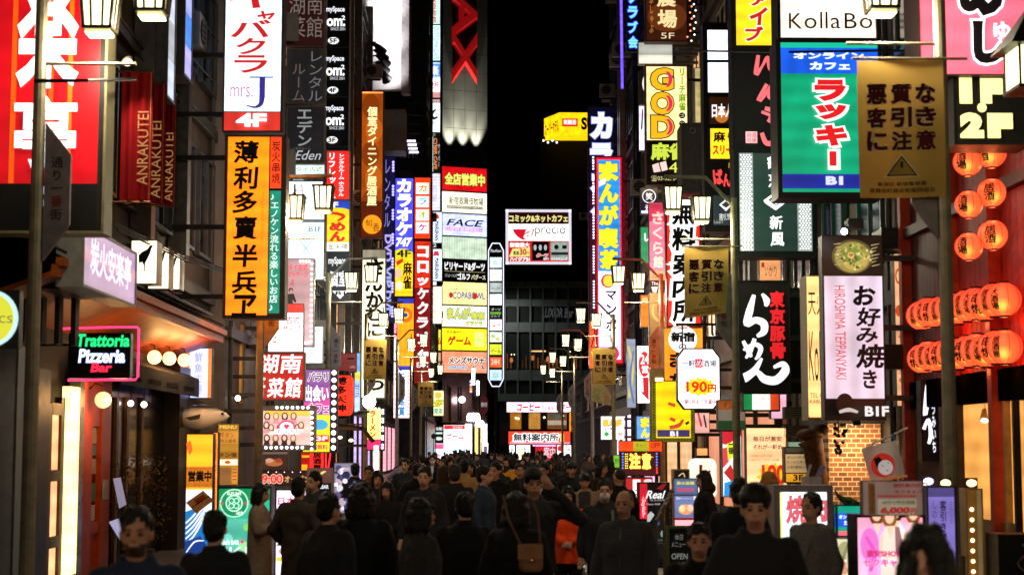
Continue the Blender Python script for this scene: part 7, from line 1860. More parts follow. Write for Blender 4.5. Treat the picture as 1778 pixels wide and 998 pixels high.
for i, (x, y, D_) in enumerate(((179, 694, 24.6), (268, 620, 28.6), (294, 622, 29.6), (320, 625, 30.6))):
    p = W(x, y, D_)
    r = empty('globe_lamp', p, 0, ('round warm globe lamp beside the orange red trattoria door', 'nearest of three glass globe lamps under the wooden canopy', 'middle of three glass globe lamps under the wooden canopy', 'farthest of three glass globe lamps under the wooden canopy')[i], 'lamp', None if i == 0 else 'globe lamps under the wooden canopy')
    b = MB()
    b.ell((0, 0, 0), (.12,)*3, lit('#ffd896', 2.2 if i else 1.6), 18, 12)
    b.ell((0, -.02, 0), (.05,)*3, lit('#fff4dc', 6, False), 10, 8)
    b.build('globe', r, smooth=True)
    b = MB()
    b.tube([(0, 0, .11), (0, 0, .2), (-.12, .0, .24), (-.2, 0, .16)], .014, mat('#2a1a10'), 6)
    b.build('bracket', r)
    gl_ = bpy.data.lights.new('globe_glow', 'POINT')
    gl_.energy, gl_.color, gl_.shadow_soft_size = (30, 15, 15, 15)[i], (1, .5, .16), .12
    go = bpy.data.objects.new('globe_glow', gl_)
    COL.objects.link(go)
    go.parent = r
    go.location = (.25, -.1, -.02)
# neon sign
fr = Frame((112, 565, 242, 662), 22)
r = empty('neon_sign', fr.loc, 0, 'green and white neon trattoria sign framed by a pink neon tube', 'sign')
b = MB()
b.box(fr.x(118), .02, fr.z(656), fr.x(226), .18, fr.z(578), mat('#0b0b0b', .4))
b.box(fr.x(118)-.9, .08, fr.z(600), fr.x(118), .12, fr.z(596), mat('#1a1816'))
b.build('board', r)
l = MB()
put_items(fr, [('t', 'Trattoria', 133, 580, 225, 602, '#20d878', B(.03, o='#0c7848', ow=.03, st=1.5, sh=.12, ost=.8)), ('t', 'Pizzeria', 137, 606, 218, 630, '#f0f4ff', B(.03, o='#5878c8', ow=.03, st=1.6, sh=.12, ost=.8)), ('t', 'Bar', 159, 630, 196, 646, '#f8284a', B(.03, o='#8a1020', ow=.03, st=1.4, sh=.15))], l, l, y0=-.01)
l.build('lettering', r)
b = MB()
nn = lit('#ff3a74', 1.7, False)
P_ = [(100, 571), (200, 568), (238, 568), (241, 572), (241, 654), (237, 659), (222, 659), (190, 659), (120, 660)]
b.tube([(fr.x(x), -.03, fr.z(y)) for x, y in P_], .017, nn, 6)
b.build('neon_border', r)
pp_ = bpy.data.lights.new('neon_glow', 'AREA')
pp_.energy, pp_.color, pp_.size = 3, (1, .1, .25), .5
# steel panel, dark beams at the far left
sign('steel_sheet', 'tall brushed steel panel at the left picture edge', 'panel', (-60, 600, 27, 1100), 17.4, [('p', -55, 606, 22, 1095, '#8a8884', {'st': 0})], frame='#6a6864', fw=1.2, arms=False)
r = empty('roof_beams', W(64, 505, 20.2), 0, 'dark timber beams and slats jutting over the trattoria roof', 'beams')
b = MB()
for i in range(5):
    b.box(-.35+i*.13, -.2+i*.3, -.6, -.29+i*.13, 0+i*.3, -.05+i*.02, mat('#2a1c18', .6))
b.box(-.7, -.3, .0, .45, 1.2, .06, mat('#1c1917', .6))
b.box(-.9, .2, .06, .5, .3, .2, mat('#201c19', .6))
b.build('beam', r)
# shrub with tiny lights behind the window edge
r = empty('potted_shrub', (W(240, 900, 26.2).x, 26.2, 0), 0, 'brownish leafy shrub in front of the dark trattoria window', 'shrub')
b = MB()
lm = [mat('#4a3c14', .6), mat('#2e2a12', .6), mat('#6a4e1c', .6)]
for i in range(900):
    t = rnd.random()
    a, q = rnd.random()*6.28, math.sqrt(rnd.random())*(.52-.18*abs(t-.45))
    p = Vector((q*math.cos(a), q*math.sin(a)*.6, .5+t*1.35))
    d = Vector((rnd.uniform(-1, 1), rnd.uniform(-1, 1), rnd.uniform(-.4, 1))).normalized()*.055
    e_ = d.cross(Vector((rnd.random(), rnd.random(), rnd.random()))).normalized()*.018
    b.add([p, p+d*.5+e_, p+d, p+d*.5-e_], [(0, 1, 2, 3)], lm[i % 3])
b.build('leaves', r)
b = MB()
for i in range(7):
    a = i*.9
    b.tube([(0, 0, .35), (.12*math.cos(a), .1*math.sin(a), .9), (.32*math.cos(a), .2*math.sin(a), 1.5)], [.015, .01, .004], mat('#2a1c10'), 5)
b.build('stem', r)
b = MB()
b.tube([(0, 0, .1), (0, 0, .42)], [.2, .26], mat('#3a2418', .7), 14)
b.build('pot', r)
r = empty('menu_stand', (W(205, 850, 25.2).x, 25.2, 0), 0, 'crumpled bright menu sheets on a stand by the trattoria door', 'stand')
b = MB()
k = 25.2/FPX
b.add([(-9*k, 0, Z(830, 25.2)), (4*k, 0, Z(828, 25.2)), (14*k, .04, Z(875, 25.2)), (2*k, .02, Z(882, 25.2))], [(0, 1, 2, 3)], lit('#8a88a4', .75, False))
b.add([(-14*k, -.02, Z(905, 25.2)), (4*k, 0, Z(898, 25.2)), (14*k, .0, Z(930, 25.2)), (4*k, .02, Z(936, 25.2))], [(0, 1, 2, 3)], lit('#a8a8d0', .75, False))
b.build('sheet', r)
b = MB()
b.tube([(0, .08, .1), (0, .08, Z(835, 25.2))], .02, mat('#222'), 6)
b.box(-.15, 0, .1, .15, .2, .14, mat('#222'))
b.build('stand_post', r)

# ------------------------------------------------------------------ lamp posts, plates and banners, in pairs along the street
POLE = mat('#857b64', .5, .15)
def plate_items(f, l, fr):
    put_items(fr, [('v', '歌舞伎町', fr.rect[0]+8, fr.rect[1]+10, fr.rect[0]+22, fr.rect[1]+60, '#222', {'st': 0})], f, l)
GLASSL = lit('#fbf6dc', 1.45)
LAMPL = bpy.data.lights.new('lantern_light', 'POINT')
LAMPL.energy, LAMPL.color, LAMPL.shadow_soft_size = 100, (1, .88, .64), .08
def lamp_proto(side):
    """side -1: post at left, arm reaching right"""
    s = -side
    r = empty('street_lamp', (0, 0, 0))
    b = MB()
    b.tube([(0, 0, 0), (0, 0, 1.0), (0, 0, 6.35)], [.085, .075, .06], POLE, 12)
    b.tube([(0, 0, 0), (0, 0, .5)], .12, POLE, 12)
    b.build('pole', r)
    b = MB()
    b.tube([(0, 0, 6.2), (s*.5, 0, 6.72), (s*1.25, 0, 6.74)], .035, POLE, 8)
    b.tube([(s*.0, 0, 5.6), (s*.95, 0, 5.6)], .018, POLE, 6)
    b.build('arm', r)
    for q, z0_ in ((1.1, 6.14), (.58, 5.96)):
        h = empty('lantern', (s*q, 0, z0_))
        h.parent = r
        f_ = MB()
        dk = mat('#2a2418', .45, .3)
        w0, w1, hh = .135, .165, .38
        for sx in (-1, 1):
            for sy in (-1, 1):
                f_.tube([(sx*w0, sy*w0, .0), (sx*w1, sy*w1, hh)], .02, dk, 5)
            f_.tube([(sx*.055, -w0-.004, 0), (sx*.065, -w1-.004, hh)], .012, dk, 4)
            f_.tube([(sx*.055, w0+.004, 0), (sx*.065, w1+.004, hh)], .012, dk, 4)
            f_.tube([(sx*(w0+.004), 0, 0), (sx*(w1+.004), 0, hh)], .012, dk, 4)
        f_.box(-w1-.03, -w1-.03, hh, w1+.03, w1+.03, hh+.03, dk)
        f_.box(-w0-.015, -w0-.015, -.03, w0+.015, w0+.015, 0, dk)
        f_.tube([(0, 0, hh+.03), (0, 0, hh+.08), (0, 0, 6.74-z0_ if q > 1 else .62)], [.06, .02, .015], dk, 8)
        f_.build('frame', h)
        g = MB()
        e0, e1 = w0-.012, w1-.012
        v = [(-e0, -e0, .0), (e0, -e0, .0), (e0, e0, .0), (-e0, e0, .0), (-e1, -e1, hh), (e1, -e1, hh), (e1, e1, hh), (-e1, e1, hh)]
        g.add(v, [(0, 1, 5, 4), (1, 2, 6, 5), (2, 3, 7, 6), (3, 0, 4, 7)], GLASSL)
        g.build('glass', h)
        d = MB()
        d.box(-.12, -.12, -.07, .12, .12, -.032, lit('#e6e0b0', .9))
        d.build('drop_plate', h)
        lo = bpy.data.objects.new('lantern_light', LAMPL)
        COL.objects.link(lo)
        lo.parent = h
        lo.location = (0, 0, -.14)
    # the slanted name plate on the street side of the post
    b = MB()
    m_ = mat('#7a7272', .45, .3)
    t0, t1 = .075, .33
    pts = [(s*t0, 5.0), (s*t1, 4.68), (s*t1, 3.98), (s*t0, 3.62)]
    b.prism(pts, -.03, .03, m_)
    o = b.build('name_plate', r)
    l = MB()
    for i, ch in enumerate('通り一番街'):
        gv, gf = glyph(ch, .02)
        gv = [((p[0]-.5)*.12+s*.2, -.034-p[2]*.02, (p[1]-.38)*.12+4.6-i*.13) for p in gv]
        l.add(gv, gf, mat('#3a2420' if ch != '番' else '#7a2420'))
    lo = l.build('lettering', r)
    lo.parent = o
    return r
SP = 13.2
where = {(-1, 0): 52, (-1, 1): 449, (-1, 2): 568, (-1, 3): 634, (1, 0): 1650, (1, 1): 1279, (1, 2): 1150, (1, 3): 1066}
ordn = ('nearest', 'second', 'third', 'fourth', 'fifth', 'sixth', 'seventh', 'eighth')
def banner(x, y, w, z1, z0_, label, curl, seed):
    r = empty('warning_banner', (x, y, z0_), 0, label, 'banner', 'yellow brown touting warning banners')
    h = z1-z0_
    b = MB()
    N_ = 16
    vs, fs = [], []
    def pt(u, v):
        k_ = curl*(1-v)**1.6
        return (-w/2+w*u-k_*.12*u, .05*math.sin(u*4+seed+v*2)*(1-v*.5)-k_*.25*u, h*v+k_*.1*u)
    for j in range(N_+1):
        for i in range(N_+1):
            vs.append(pt(i/N_, j/N_))
    for j in range(N_):
        for i in range(N_):
            fs.append((j*(N_+1)+i, j*(N_+1)+i+1, (j+1)*(N_+1)+i+1, (j+1)*(N_+1)+i))
    b.add(vs, fs, BANNER)
    b.build('cloth', r, smooth=True)
    l = MB()
    def put(gv, gf, u0, v0, u1, v1, m, off):
        xa, xb = min(p[0] for p in gv), max(p[0] for p in gv)
        ya, yb = min(p[1] for p in gv), max(p[1] for p in gv)
        out_ = []
        for p in gv:
            q = pt(u0+(u1-u0)*(p[0]-xa)/(xb-xa), v0+(v1-v0)*(p[1]-ya)/(yb-ya))
            out_.append((q[0], q[1]-off, q[2]))
        l.add(out_, gf, m)
    red, cre, ink = mat('#5a1420', .7), mat('#d8c890', .7), mat('#2a1c0c', .7)
    for i, ch in enumerate('悪質な客引きに注意'):
        u, v = .1+(i % 3)*.28, .68-(i//3)*.17
        for bb, m, off in ((.085, cre, .008), (.04, red, .014)):
            gv, gf = glyph(ch, bb)
            e_ = (bb-.04)*.15
            put([(p[0], p[1]) for p in gv], gf, u-e_, v-e_, u+.24+e_, v+.145+e_*.6, m, off)
    tri = [(0, 0), (1, 0), (.5, 1)]
    def ring(s_, m, off, u0=.33, u1=.67, v0=.16, v1=.3):
        c = ((u0+u1)/2, v0+(v1-v0)*.36)
        q = [pt(c[0]+((u0+(u1-u0)*a)-c[0])*s_, c[1]+((v0+(v1-v0)*b_)-c[1])*s_) for a, b_ in tri]
        l.add([(p[0], p[1]-off, p[2]) for p in q], [(0, 1, 2)], m)
    ring(1.25, cre, .008)
    ring(1.06, ink, .012)
    ring(.9, BANNER, .016)
    for (a0, b0, a1, b1) in ((.485, .2, .515, .26), (.485, .18, .515, .192)):
        q = [pt(*c) for c in ((a0, b0), (a1, b0), (a1, b1), (a0, b1))]
        l.add([(p[0], p[1]-.02, p[2]) for p in q], [(0, 1, 2, 3)], ink)
    gv, gf = glyph('新宿区 新宿警察署', .01)
    put(gv, gf, .22, .085, .78, .115, ink, .01)
    gv, gf = glyph('歌舞伎町商店街振興組合', .01)
    put(gv, gf, .12, .035, .88, .07, ink, .01)
    l.build('lettering', r)
    b = MB()
    b.tube([(-w/2-.05, 0, h+.02), (w/2+.25, 0, h+.02)], .016, POLE, 6)
    b.build('rod', r)
    return r
BANNER, nt_, bs = principled('banner_cloth')
tc = nt_.nodes.new('ShaderNodeTexCoord')
nz = nt_.nodes.new('ShaderNodeTexNoise')
nz.inputs['Scale'].default_value = 2.5
rp = nt_.nodes.new('ShaderNodeValToRGB')
rp.color_ramp.elements[0].color, rp.color_ramp.elements[1].color = (.46, .29, .07, 1), (.60, .39, .10, 1)
nt_.links.new(tc.outputs['Object'], nz.inputs[0])
nt_.links.new(nz.outputs[0], rp.inputs[0])
nt_.links.new(rp.outputs[0], bs.inputs[0])
bs.inputs['Roughness'].default_value = .95
bs.inputs['Specular IOR Level'].default_value = 0
tr_ = nt_.nodes.new('ShaderNodeBsdfTranslucent')
nt_.links.new(rp.outputs[0], tr_.inputs[0])
mx_ = nt_.nodes.new('ShaderNodeMixShader')
mx_.inputs[0].default_value = .35
nt_.links.new(bs.outputs[0], mx_.inputs[1])
nt_.links.new(tr_.outputs[0], mx_.inputs[2])
nt_.links.new(mx_.outputs[0], nt_.nodes['Material Output'].inputs[0])

for side in (-1, 1):
    pr = lamp_proto(side)
    first = True
    for kx in range(-1, 7):
        D_ = 16.4+SP*kx
        if (side, kx) in where:
            x = W(where[(side, kx)], 780, D_).x
        else:
            x = -3.6 if side < 0 else 4.5
            if kx == -1:
                x = -4.4 if side < 0 else 4.5
        o = pr if first else copy_tree(pr)
        first = False
        o.location = (x, D_, .1+({-1: .1, 1: .34}[side] if kx == 0 else 0))
        nm = ordn[kx] if kx >= 0 else None
        sd = 'left' if side < 0 else 'right'
        tag(o, ('%s lamp post in the %s row, two small lanterns on its arm' % (nm, sd)) if nm else 'lamp post beside the viewer in the %s row' % sd, 'street lamp', 'lamp posts in two rows along the street')
for px0, px1, y0, y1, D_, lab, cu in ((1489, 1637, 107, 345, 16.3, 'nearest and largest warning banner, hung from the near right lamp post', .12), (1188, 1265, 430, 553, 29.5, 'warning banner with a curled lower edge in front of the black kanji sign', .8), (1029, 1069, 604, 668, 55.6, 'small warning banner on the right below the long manga cafe sign', .1),
                                     (631, 671, 590, 659, 55.7, 'warning banner on the left across the cream brush sign', .1), (726, 753, 664, 705, 82.2, 'small far warning banner in front of the red croquette sign foot', .1)):
    a, b_ = W(px0, (y0+y1)/2, D_), W(px1, (y0+y1)/2, D_)
    banner((a.x+b_.x)/2, D_-.05, b_.x-a.x, W(px0, y0, D_).z, W(px0, y1, D_).z, lab, cu, px0)
fr = Frame((1026, 668, 1060, 708), 58)
b, l = MB(), MB()
r = empty('cloth_banner', fr.loc, 0, 'faded cream banner with green kanji below the small right warning banner', 'banner')
b.add([(fr.x(1026), 0, fr.z(664)), (fr.x(1062), 0, fr.z(664)), (fr.x(1060), -.1, fr.z(704)), (fr.x(1026), 0, fr.z(696))], [(3, 2, 1, 0)], mat('#7a6a48', .8))
b.build('cloth', r)
put_items(fr, [('t', '付', 1030, 675, 1042, 686, '#3a5a30', {'st': 0}), ('t', 'き', 1031, 687, 1041, 696, '#3a5a30', {'st': 0}), ('t', 'ナ', 1047, 672, 1054, 680, '#6a3a30', {'st': 0}), ('t', 'タ', 1047, 686, 1056, 695, '#6a3a30', {'st': 0})], l, l, y0=-.15)
l.build('lettering', r)
# thin wires across the street
for lab, pts in (('thin black cable across the green cafe sign at right', [(1180, 88, 33), (1352, 91, 26), (1545, 88, 24), (1640, 92, 23)]), ('thin black cable above the near left sign', [(60, 141, 15), (150, 140, 15), (235, 138, 18)])):
    b = MB()
    o_ = W(*pts[0])
    b.tube([W(*p)-o_ for p in pts], .02, mat('#0a0a0a'), 6)
    tag(b.build('cable', loc=o_), lab, 'cable')
# ------------------------------------------------------------------ unseen lightbox copies beside and behind the viewer, added to light the crowd
FILL_SIGNS = {}
for nm_, src, x, y, z_ in (('white', 'white lightbox with red kana and a big purple initial', -3.7, 5.2, 3.0), ('orange', 'tall orange lightbox with black brushed kanji', -4.0, -3.0, 2.6),
                           ('latin', 'white lightbox with thin black latin letters', 3.9, 5.8, 3.6), ('pink', 'pink lightbox with black white-edged kana', 4.3, -2.0, 3.4),
                           ('red', 'huge red lightbox with fat white kanji', -4.4, -9.0, 3.2), ('info', 'tall red and white information sign', 3.7, 2.2, 2.4),
                           ('yellow', 'tall red edged manga cafe sign', 4.2, -8.0, 2.6), ('cream', 'cream upright sign with big black brushed kana', -3.4, 1.0, 2.5)):
    o_ = next(q for q in COL.objects if str(q.get('label', '')).startswith(src))
    c_ = copy_tree(o_)
    c_.location = (x, y, z_)
    c_.rotation_euler.z = math.pi
    c_['label'] = ' '.join(src.split()[:8])+' beside the viewer, turned up the street'
for i, (lab, pts) in enumerate((('sagging cable bundle above the trattoria canopy', [(-4.9, 18, 5.2), (-4.9, 22, 4.95), (-4.9, 27, 5.1), (-5, 32, 5.4)]),
        ('thin cables dipping along the left facades behind the orange sign', [(-5.0, 33, 6.2), (-5, 38, 5.7), (-5, 44, 6.0), (-5, 50, 6.6)]))):
    b = MB()
    for q in range(3):
        b.tube([(x+q*.03, y, z_-q*.05) for x, y, z_ in pts], .014, mat('#0b0b0b'), 5)
    tag(b.build('cable'), lab, 'cable')
# ------------------------------------------------------------------ people
_tmp = bpy.data.objects.new('blend', bpy.data.meshes.new('blend'))
LAB.collection.objects.link(_tmp)
_rm = _tmp.modifiers.new('r', 'REMESH')
_rm.mode = 'VOXEL'
_sm = _tmp.modifiers.new('s', 'SMOOTH')

class Blob(MB):
    def cap(s, p, q, r0, r1):
        s.ell(p, (r0,)*3, None, 10, 6)
        s.ell(q, (r1,)*3, None, 10, 6)
        s.tube([p, q], [r0, r1], None, 10)
    def chain(s, pts):
        for (p, a), (q, b) in zip(pts, pts[1:]):
            s.cap(p, q, a, b)
    def loft(s, rings, n=18):
        """rings (z, rx, ry, cx, cy) stacked upwards"""
        vs, fs = [], []
        for z, rx, ry, cx, cy in rings:
            for i in range(n):
                t = 2*math.pi*i/n
                c, d = math.cos(t), math.sin(t)
                vs.append((cx+rx*math.copysign(abs(c)**.85, c), cy+ry*math.copysign(abs(d)**.85, d), z))
        for j in range(len(rings)-1):
            for i in range(n):
                fs.append((j*n+i, j*n+(i+1) % n, (j+1)*n+(i+1) % n, (j+1)*n+i))
        fs += [tuple(range(n-1, -1, -1)), tuple((len(rings)-1)*n+i for i in range(n))]
        s.add(vs, fs, None)
    def fuse(s, name, vox, mats, parent=None, smooth=3, wrinkle=0., wscale=9., pick=None):
        """one continuous skin over all the shapes"""
        me = _tmp.data
        me.clear_geometry()
        me.from_pydata(s.v, [], s.f)
        me.update()
        _rm.voxel_size = vox
        _sm.iterations = smooth
        _sm.factor = .5
        out = worked(_tmp)
        out.name = name
        if wrinkle:
            nv = len(out.vertices)
            co, no = np.empty(nv*3, 'f'), np.empty(nv*3, 'f')
            out.vertices.foreach_get('co', co)
            out.vertex_normals.foreach_get('vector', no)
            co, no = co.reshape(-1, 3), no.reshape(-1, 3)
            g = np.random.default_rng(len(s.v)+nv)
            f = np.zeros(nv, 'f')
            for q in range(9):
                k = g.normal(0, 1, 3)*wscale*(1.4 if q < 5 else 3.4)*np.array((1, 1, .7))
                f += np.sin(co @ k+g.uniform(0, 6)+1.5*np.sin(co @ g.normal(0, 9, 3)))*(.4 if q < 5 else .22)
            co += no*(f*wrinkle)[:, None]
            out.vertices.foreach_set('co', co.ravel())
            out.update()
        for m in mats:
            out.materials.append(m)
        if pick:
            out.polygons.foreach_set('material_index', [pick(p.center) for p in out.polygons])
        out.polygons.foreach_set('use_smooth', [True]*len(out.polygons))
        o = bpy.data.objects.new(name, out)
        COL.objects.link(o)
        o.parent = parent
        return o

SKIN = mat('#b98a6e', .5, scale=20, var=.06)
SKIN2 = mat('#a87a5e', .5, scale=20, var=.06)
EYE, LIP, BROW = mat('#2e221c', .2), mat('#96604f', .5), mat('#5a4436', .8)
BEARD = mat('#4a3830', .8)
def cloth(c):
    return mat(c, .85, scale=30, var=.18, spec=.2)
SHOE = mat('#0e0d0d', .4)

ARMS = {
    'hang': ((.25, .03, 1.14), (.27, -.05, .89)), 'pocket': ((.29, .07, 1.15), (.21, -.1, .97)), 'phone': ((.23, -.03, 1.14), (.07, -.25, 1.22)),
    'clasp': ((.26, -.02, 1.13), (.05, -.19, 1.02)), 'akimbo': ((.38, .1, 1.16), (.22, -.01, 1.02)), 'brow': ((.42, -.1, 1.3), (.16, -.15, 1.57)), 'fold': ((.25, -.08, 1.14), (-.04, -.2, 1.18)), 'swing': ((.26, -.1, 1.15), (.25, -.26, .98))}

def hand(b, e, w, sx, curl=.5):
    e, w = Vector(e), Vector(w)
    d = (w-e).normalized()
    side = d.cross(Vector((0, 1, 0))).normalized() if abs(d.y) < .9 else Vector((1, 0, 0))
    nrm = d.cross(side)
    inn = nrm if nrm.x*sx < 0 else -nrm
    pc = w+d*.05
    b.cap(w, w+d*.085, .024, .03)
    for i in range(4):
        o = side*(-.03+.02*i)
        ln = (.062, .074, .07, .055)[i]
        p0 = w+d*.085+o
        p1 = p0+d*ln*.5+inn*.008*curl
        p2 = p1+(d*(1-curl*.5)+inn*curl).normalized()*ln*.5
        b.chain([(p0, .0105), (p1, .0095), (p2, .008)])
    p0 = w+d*.03+side*.03
    b.chain([(p0, .0125), (p0+d*.035+side*.022+inn*.015, .011), (p0+d*.065+side*.018+inn*.03, .009)])

def person(label, px, top, D, face=0., coat='#121214', pants='#141519', hair='short', hcol='#0b0908', pose='hang', poseR=None, length=.82, h=None, vox=None,
           step=0., stout=1., skin=SKIN, mask=False, collar=True, group=None, shirt=None, beard=False, vest=None):
    P = W(px, top, D)
    gz = .1 if abs(P.x) > 4 else .004
    near = D < 17
    vb = vox or (.0095 if near else .014)
    vc = (vox or (.015 if near else .02))
    s = ((P.z if h is None else h)-gz)/1.745
    # --- the body: one continuous figure
    b = Blob()
    hy = -.01
    b.ell((0, hy+.01, 1.625), (.075, .093, .105), None, 14, 10)
    b.ell((0, hy-.02, 1.565), (.06, .068, .072), None, 12, 8)
    b.ell((0, hy-.035, 1.528), (.036, .042, .03), None, 10, 6)
    b.chain([((0, hy-.088, 1.615), .011), ((0, hy-.104, 1.585), .014)])
    b.cap((-.022, hy-.088, 1.545), (.022, hy-.088, 1.545), .012, .012)
    b.cap((-.035, hy-.078, 1.637), (.035, hy-.078, 1.637), .014, .014)
    for sx in (-1, 1):
        b.ell((sx*.077, hy+.012, 1.6), (.012, .022, .033), None, 8, 6)
    b.cap((0, .015, 1.4), (0, 0, 1.55), .056, .05)
    b.loft([(.86, .15, .095, 0, .01), (1.0, .135, .09, 0, .01), (1.2, .155, .1, 0, 0), (1.36, .165, .095, 0, .01), (1.44, .1, .07, 0, .015)])
    legs = {}
    for sx in (-1, 1):
        ph = sx*step
        hip, knee, ank = (sx*.085, .01, .9), (sx*.095, -.05-ph*.16, .49), (sx*.095, .02-ph*.34, .1+max(0, -ph)*.08)
        legs[sx] = (hip, knee, ank)
        b.chain([(hip, .075), (knee, .048), (ank, .034)])
        b.cap(ank, (ank[0], ank[1]-.12, .04), .034, .03)
    arms = {}
    for sx in (-1, 1):
        e, w = ARMS[(poseR or pose) if sx < 0 else pose]
        e, w = (sx*e[0], e[1], e[2]), (sx*w[0], w[1], w[2])
        arms[sx] = (e, w)
        b.chain([((sx*.165, .01, 1.385), .048), (e, .038), (w, .026)])
        hand(b, e, w, sx, .75 if pose in ('phone', 'clasp') else .45)
    def pick(c):
        x, y, z = abs(c.x), c.y, c.z
        if y < -.055:
            if .02 < x < .041 and abs(z-1.607) < .007:
                return 1
            if .018 < x < .046 and abs(z-1.635) < .005:
                return 2
            if x < .027 and abs(z-1.546) < .008 and y < -.085:
                return 3
        return 0
    root = b.fuse('person', vb, [skin, EYE, BROW, LIP, BEARD], None, 2, pick=pick if not beard else (lambda c_: 4 if c_.y < .0 and abs(c_.x) < .08 and 1.495 < c_.z < 1.562 and not (abs(c_.x) < .02 and c_.z > 1.55) else pick(c_)))
    tag(root, label, 'person', group)
    # --- clothes
    c = Blob()
    k = stout
    L = length
    rings = [(L, .2*k, .145*k, 0, 0)]
    if L < .7:
        rings += [(.75, .195*k, .145*k, 0, .0)]
    rings += [(.95, .192*k, .145*k, 0, 0), (1.1, .185*k, .14*k, 0, 0), (1.27, .2*k, .145*k, 0, 0), (1.37, .2*k, .125, 0, .01), (1.435, .15, .095, 0, .015), (1.475, .085, .08, 0, .012)]
    c.loft(rings)
    for sx in (-1, 1):
        e, w = arms[sx]
        ws = Vector(e).lerp(Vector(w), .94)
        c.chain([((sx*.17*k**.5, .01, 1.385), .074), (e, .064*k**.5), (ws, .046)])
    if collar:
        for i in range(12):
            t = 2*math.pi*i/12
            if abs(t-1.5*math.pi) > .55:
                c.cap((.082*math.cos(t), .01+.075*math.sin(t), 1.455), (.078*math.cos(t), .012+.07*math.sin(t), 1.5), .017, .014)
    cm = cloth(coat)
    mats, pk = [cm], None
    if shirt or vest:
        mats.append(cloth(shirt or vest))
        wd_ = .045 if shirt else .1
        pk = lambda q: 1 if (q.y < -.06 and abs(q.x) < wd_*max(0, (q.z-(1.15 if shirt else .8))*(3 if shirt else 9)) and abs(q.x) < wd_ and q.z > .9) else 0
    c.fuse('coat', vc, mats, root, 3, .008 if vc < .03 else 0, pick=pk)
    if L > .3:
        t = Blob()
        t.loft([(.82, .165*k, .12*k, 0, .01), (.98, .16*k, .115*k, 0, .01)])
        for sx in (-1, 1):
            hip, knee, ank = legs[sx]
            t.chain([(hip, .098*k**.5), (knee, .07), ((ank[0], ank[1], ank[2]+.03), .055)])
        t.fuse('trousers', vc, [cloth(pants)], root, 3, .006 if vc < .03 else 0)
    for sx in (-1, 1):
        if vox and vox > .025:
            break
        q = legs[sx][2]
        f = Blob()
        f.cap((q[0], q[1]+.04, .05), (q[0], q[1]-.16, .04), .045, .04)
        f.fuse('shoe', .02, [SHOE], root, 2)
    # --- hair or headwear
    a = Blob()
    hm = mat(hcol, .5, scale=90, var=.5, bump=.5)
    if hair != 'none':
        sh = .004 if hair == 'bald' else 0
        a.ell((0, hy+.022+sh, 1.648-sh*2), (.087-sh*2, .098-sh, .098-sh*2), None, 16, 10)
        if hair != 'bald':
            a.ell((0, hy+.05, 1.60), (.08, .07, .085), None, 12, 8)
            for i in range(26):
                t, q = rnd.uniform(0, 6.28), rnd.uniform(.2, 1.25)
                n_ = Vector((math.sin(q)*math.cos(t), math.sin(q)*math.sin(t), math.cos(q)))
                if n_.y < -.45 and n_.z < .75:
                    continue
                a.ell((n_.x*.083, hy+.022+n_.y*.093, 1.65+n_.z*.092), (.02, .02, .017), None, 7, 5)
        if hair in ('bob', 'long', 'hood'):
            ln = {'bob': 1.5, 'long': 1.33, 'hood': 1.42}[hair]
            for i in range(15):
                t = -.55+(math.pi+1.1)*i/14
                x, y = .085*math.cos(t), hy+.02+.085*math.sin(t)
                a.cap((x, y, 1.63), (x*1.12, y*1.05+.01, ln+.02*math.sin(i*2.3)), .026, .02)
            for x in ((-.05, -.02, .02, .05) if D > 8 else ()):
                a.cap((x, hy-.07, 1.675), (x*1.25, hy-.09, 1.648), .016, .012)
        if D < 8 and hair == 'long':      # heavy locks over brow and cheeks
            for x in (-1, 1):
                for q in range(4):
                    a.cap((x*(.02+q*.018), hy-.075+q*.012, 1.69-q*.008), (x*(.064+q*.012), hy-.085+q*.02, 1.52-q*.02), .02, .022)
                    a.cap((x*(.064+q*.012), hy-.085+q*.02, 1.52-q*.02), (x*(.085+q*.012), hy-.07+q*.02, 1.3), .022, .02)
        if hair == 'hood':
            a.ell((0, .07, 1.5), (.13, .1, .09), None, 12, 8)
        if hair == 'cap':
            a.ell((0, hy+.01, 1.665), (.094, .106, .085), None, 16, 10)
            a.loft([(1.652, .075, .065, 0, hy-.09), (1.664, .075, .065, 0, hy-.09)])
        if hair == 'beanie':
            a.ell((0, hy+.012, 1.672), (.095, .106, .1), None, 16, 10)
            a.loft([(1.665, .097, .106, 0, hy+.014), (1.695, .097, .106, 0, hy+.014)])
        a.fuse({'cap': 'cap', 'beanie': 'beanie', 'hood': 'hood'}.get(hair, 'hair'), max(vb, .011), [hm], root, 2, .006 if hair not in ('cap', 'beanie', 'bald') and near else 0, 34)
    if mask:
        m = Blob()
        m.ell((0, hy-.045, 1.555), (.062, .062, .052), None, 12, 8)
        m.fuse('face_mask', .01, [mat('#d8ccd0', .8, var=.04)], root, 2)
    root.location = (P.x, D, gz)
    root.scale = (s, s, s)
    root.rotation_euler = (0, 0, R(face))
    return root

def at_person(root, q):
    s = root.scale[0]
    return Vector(root.location)+Matrix.Rotation(root.rotation_euler.z, 3, 'Z') @ (Vector(q)*s)

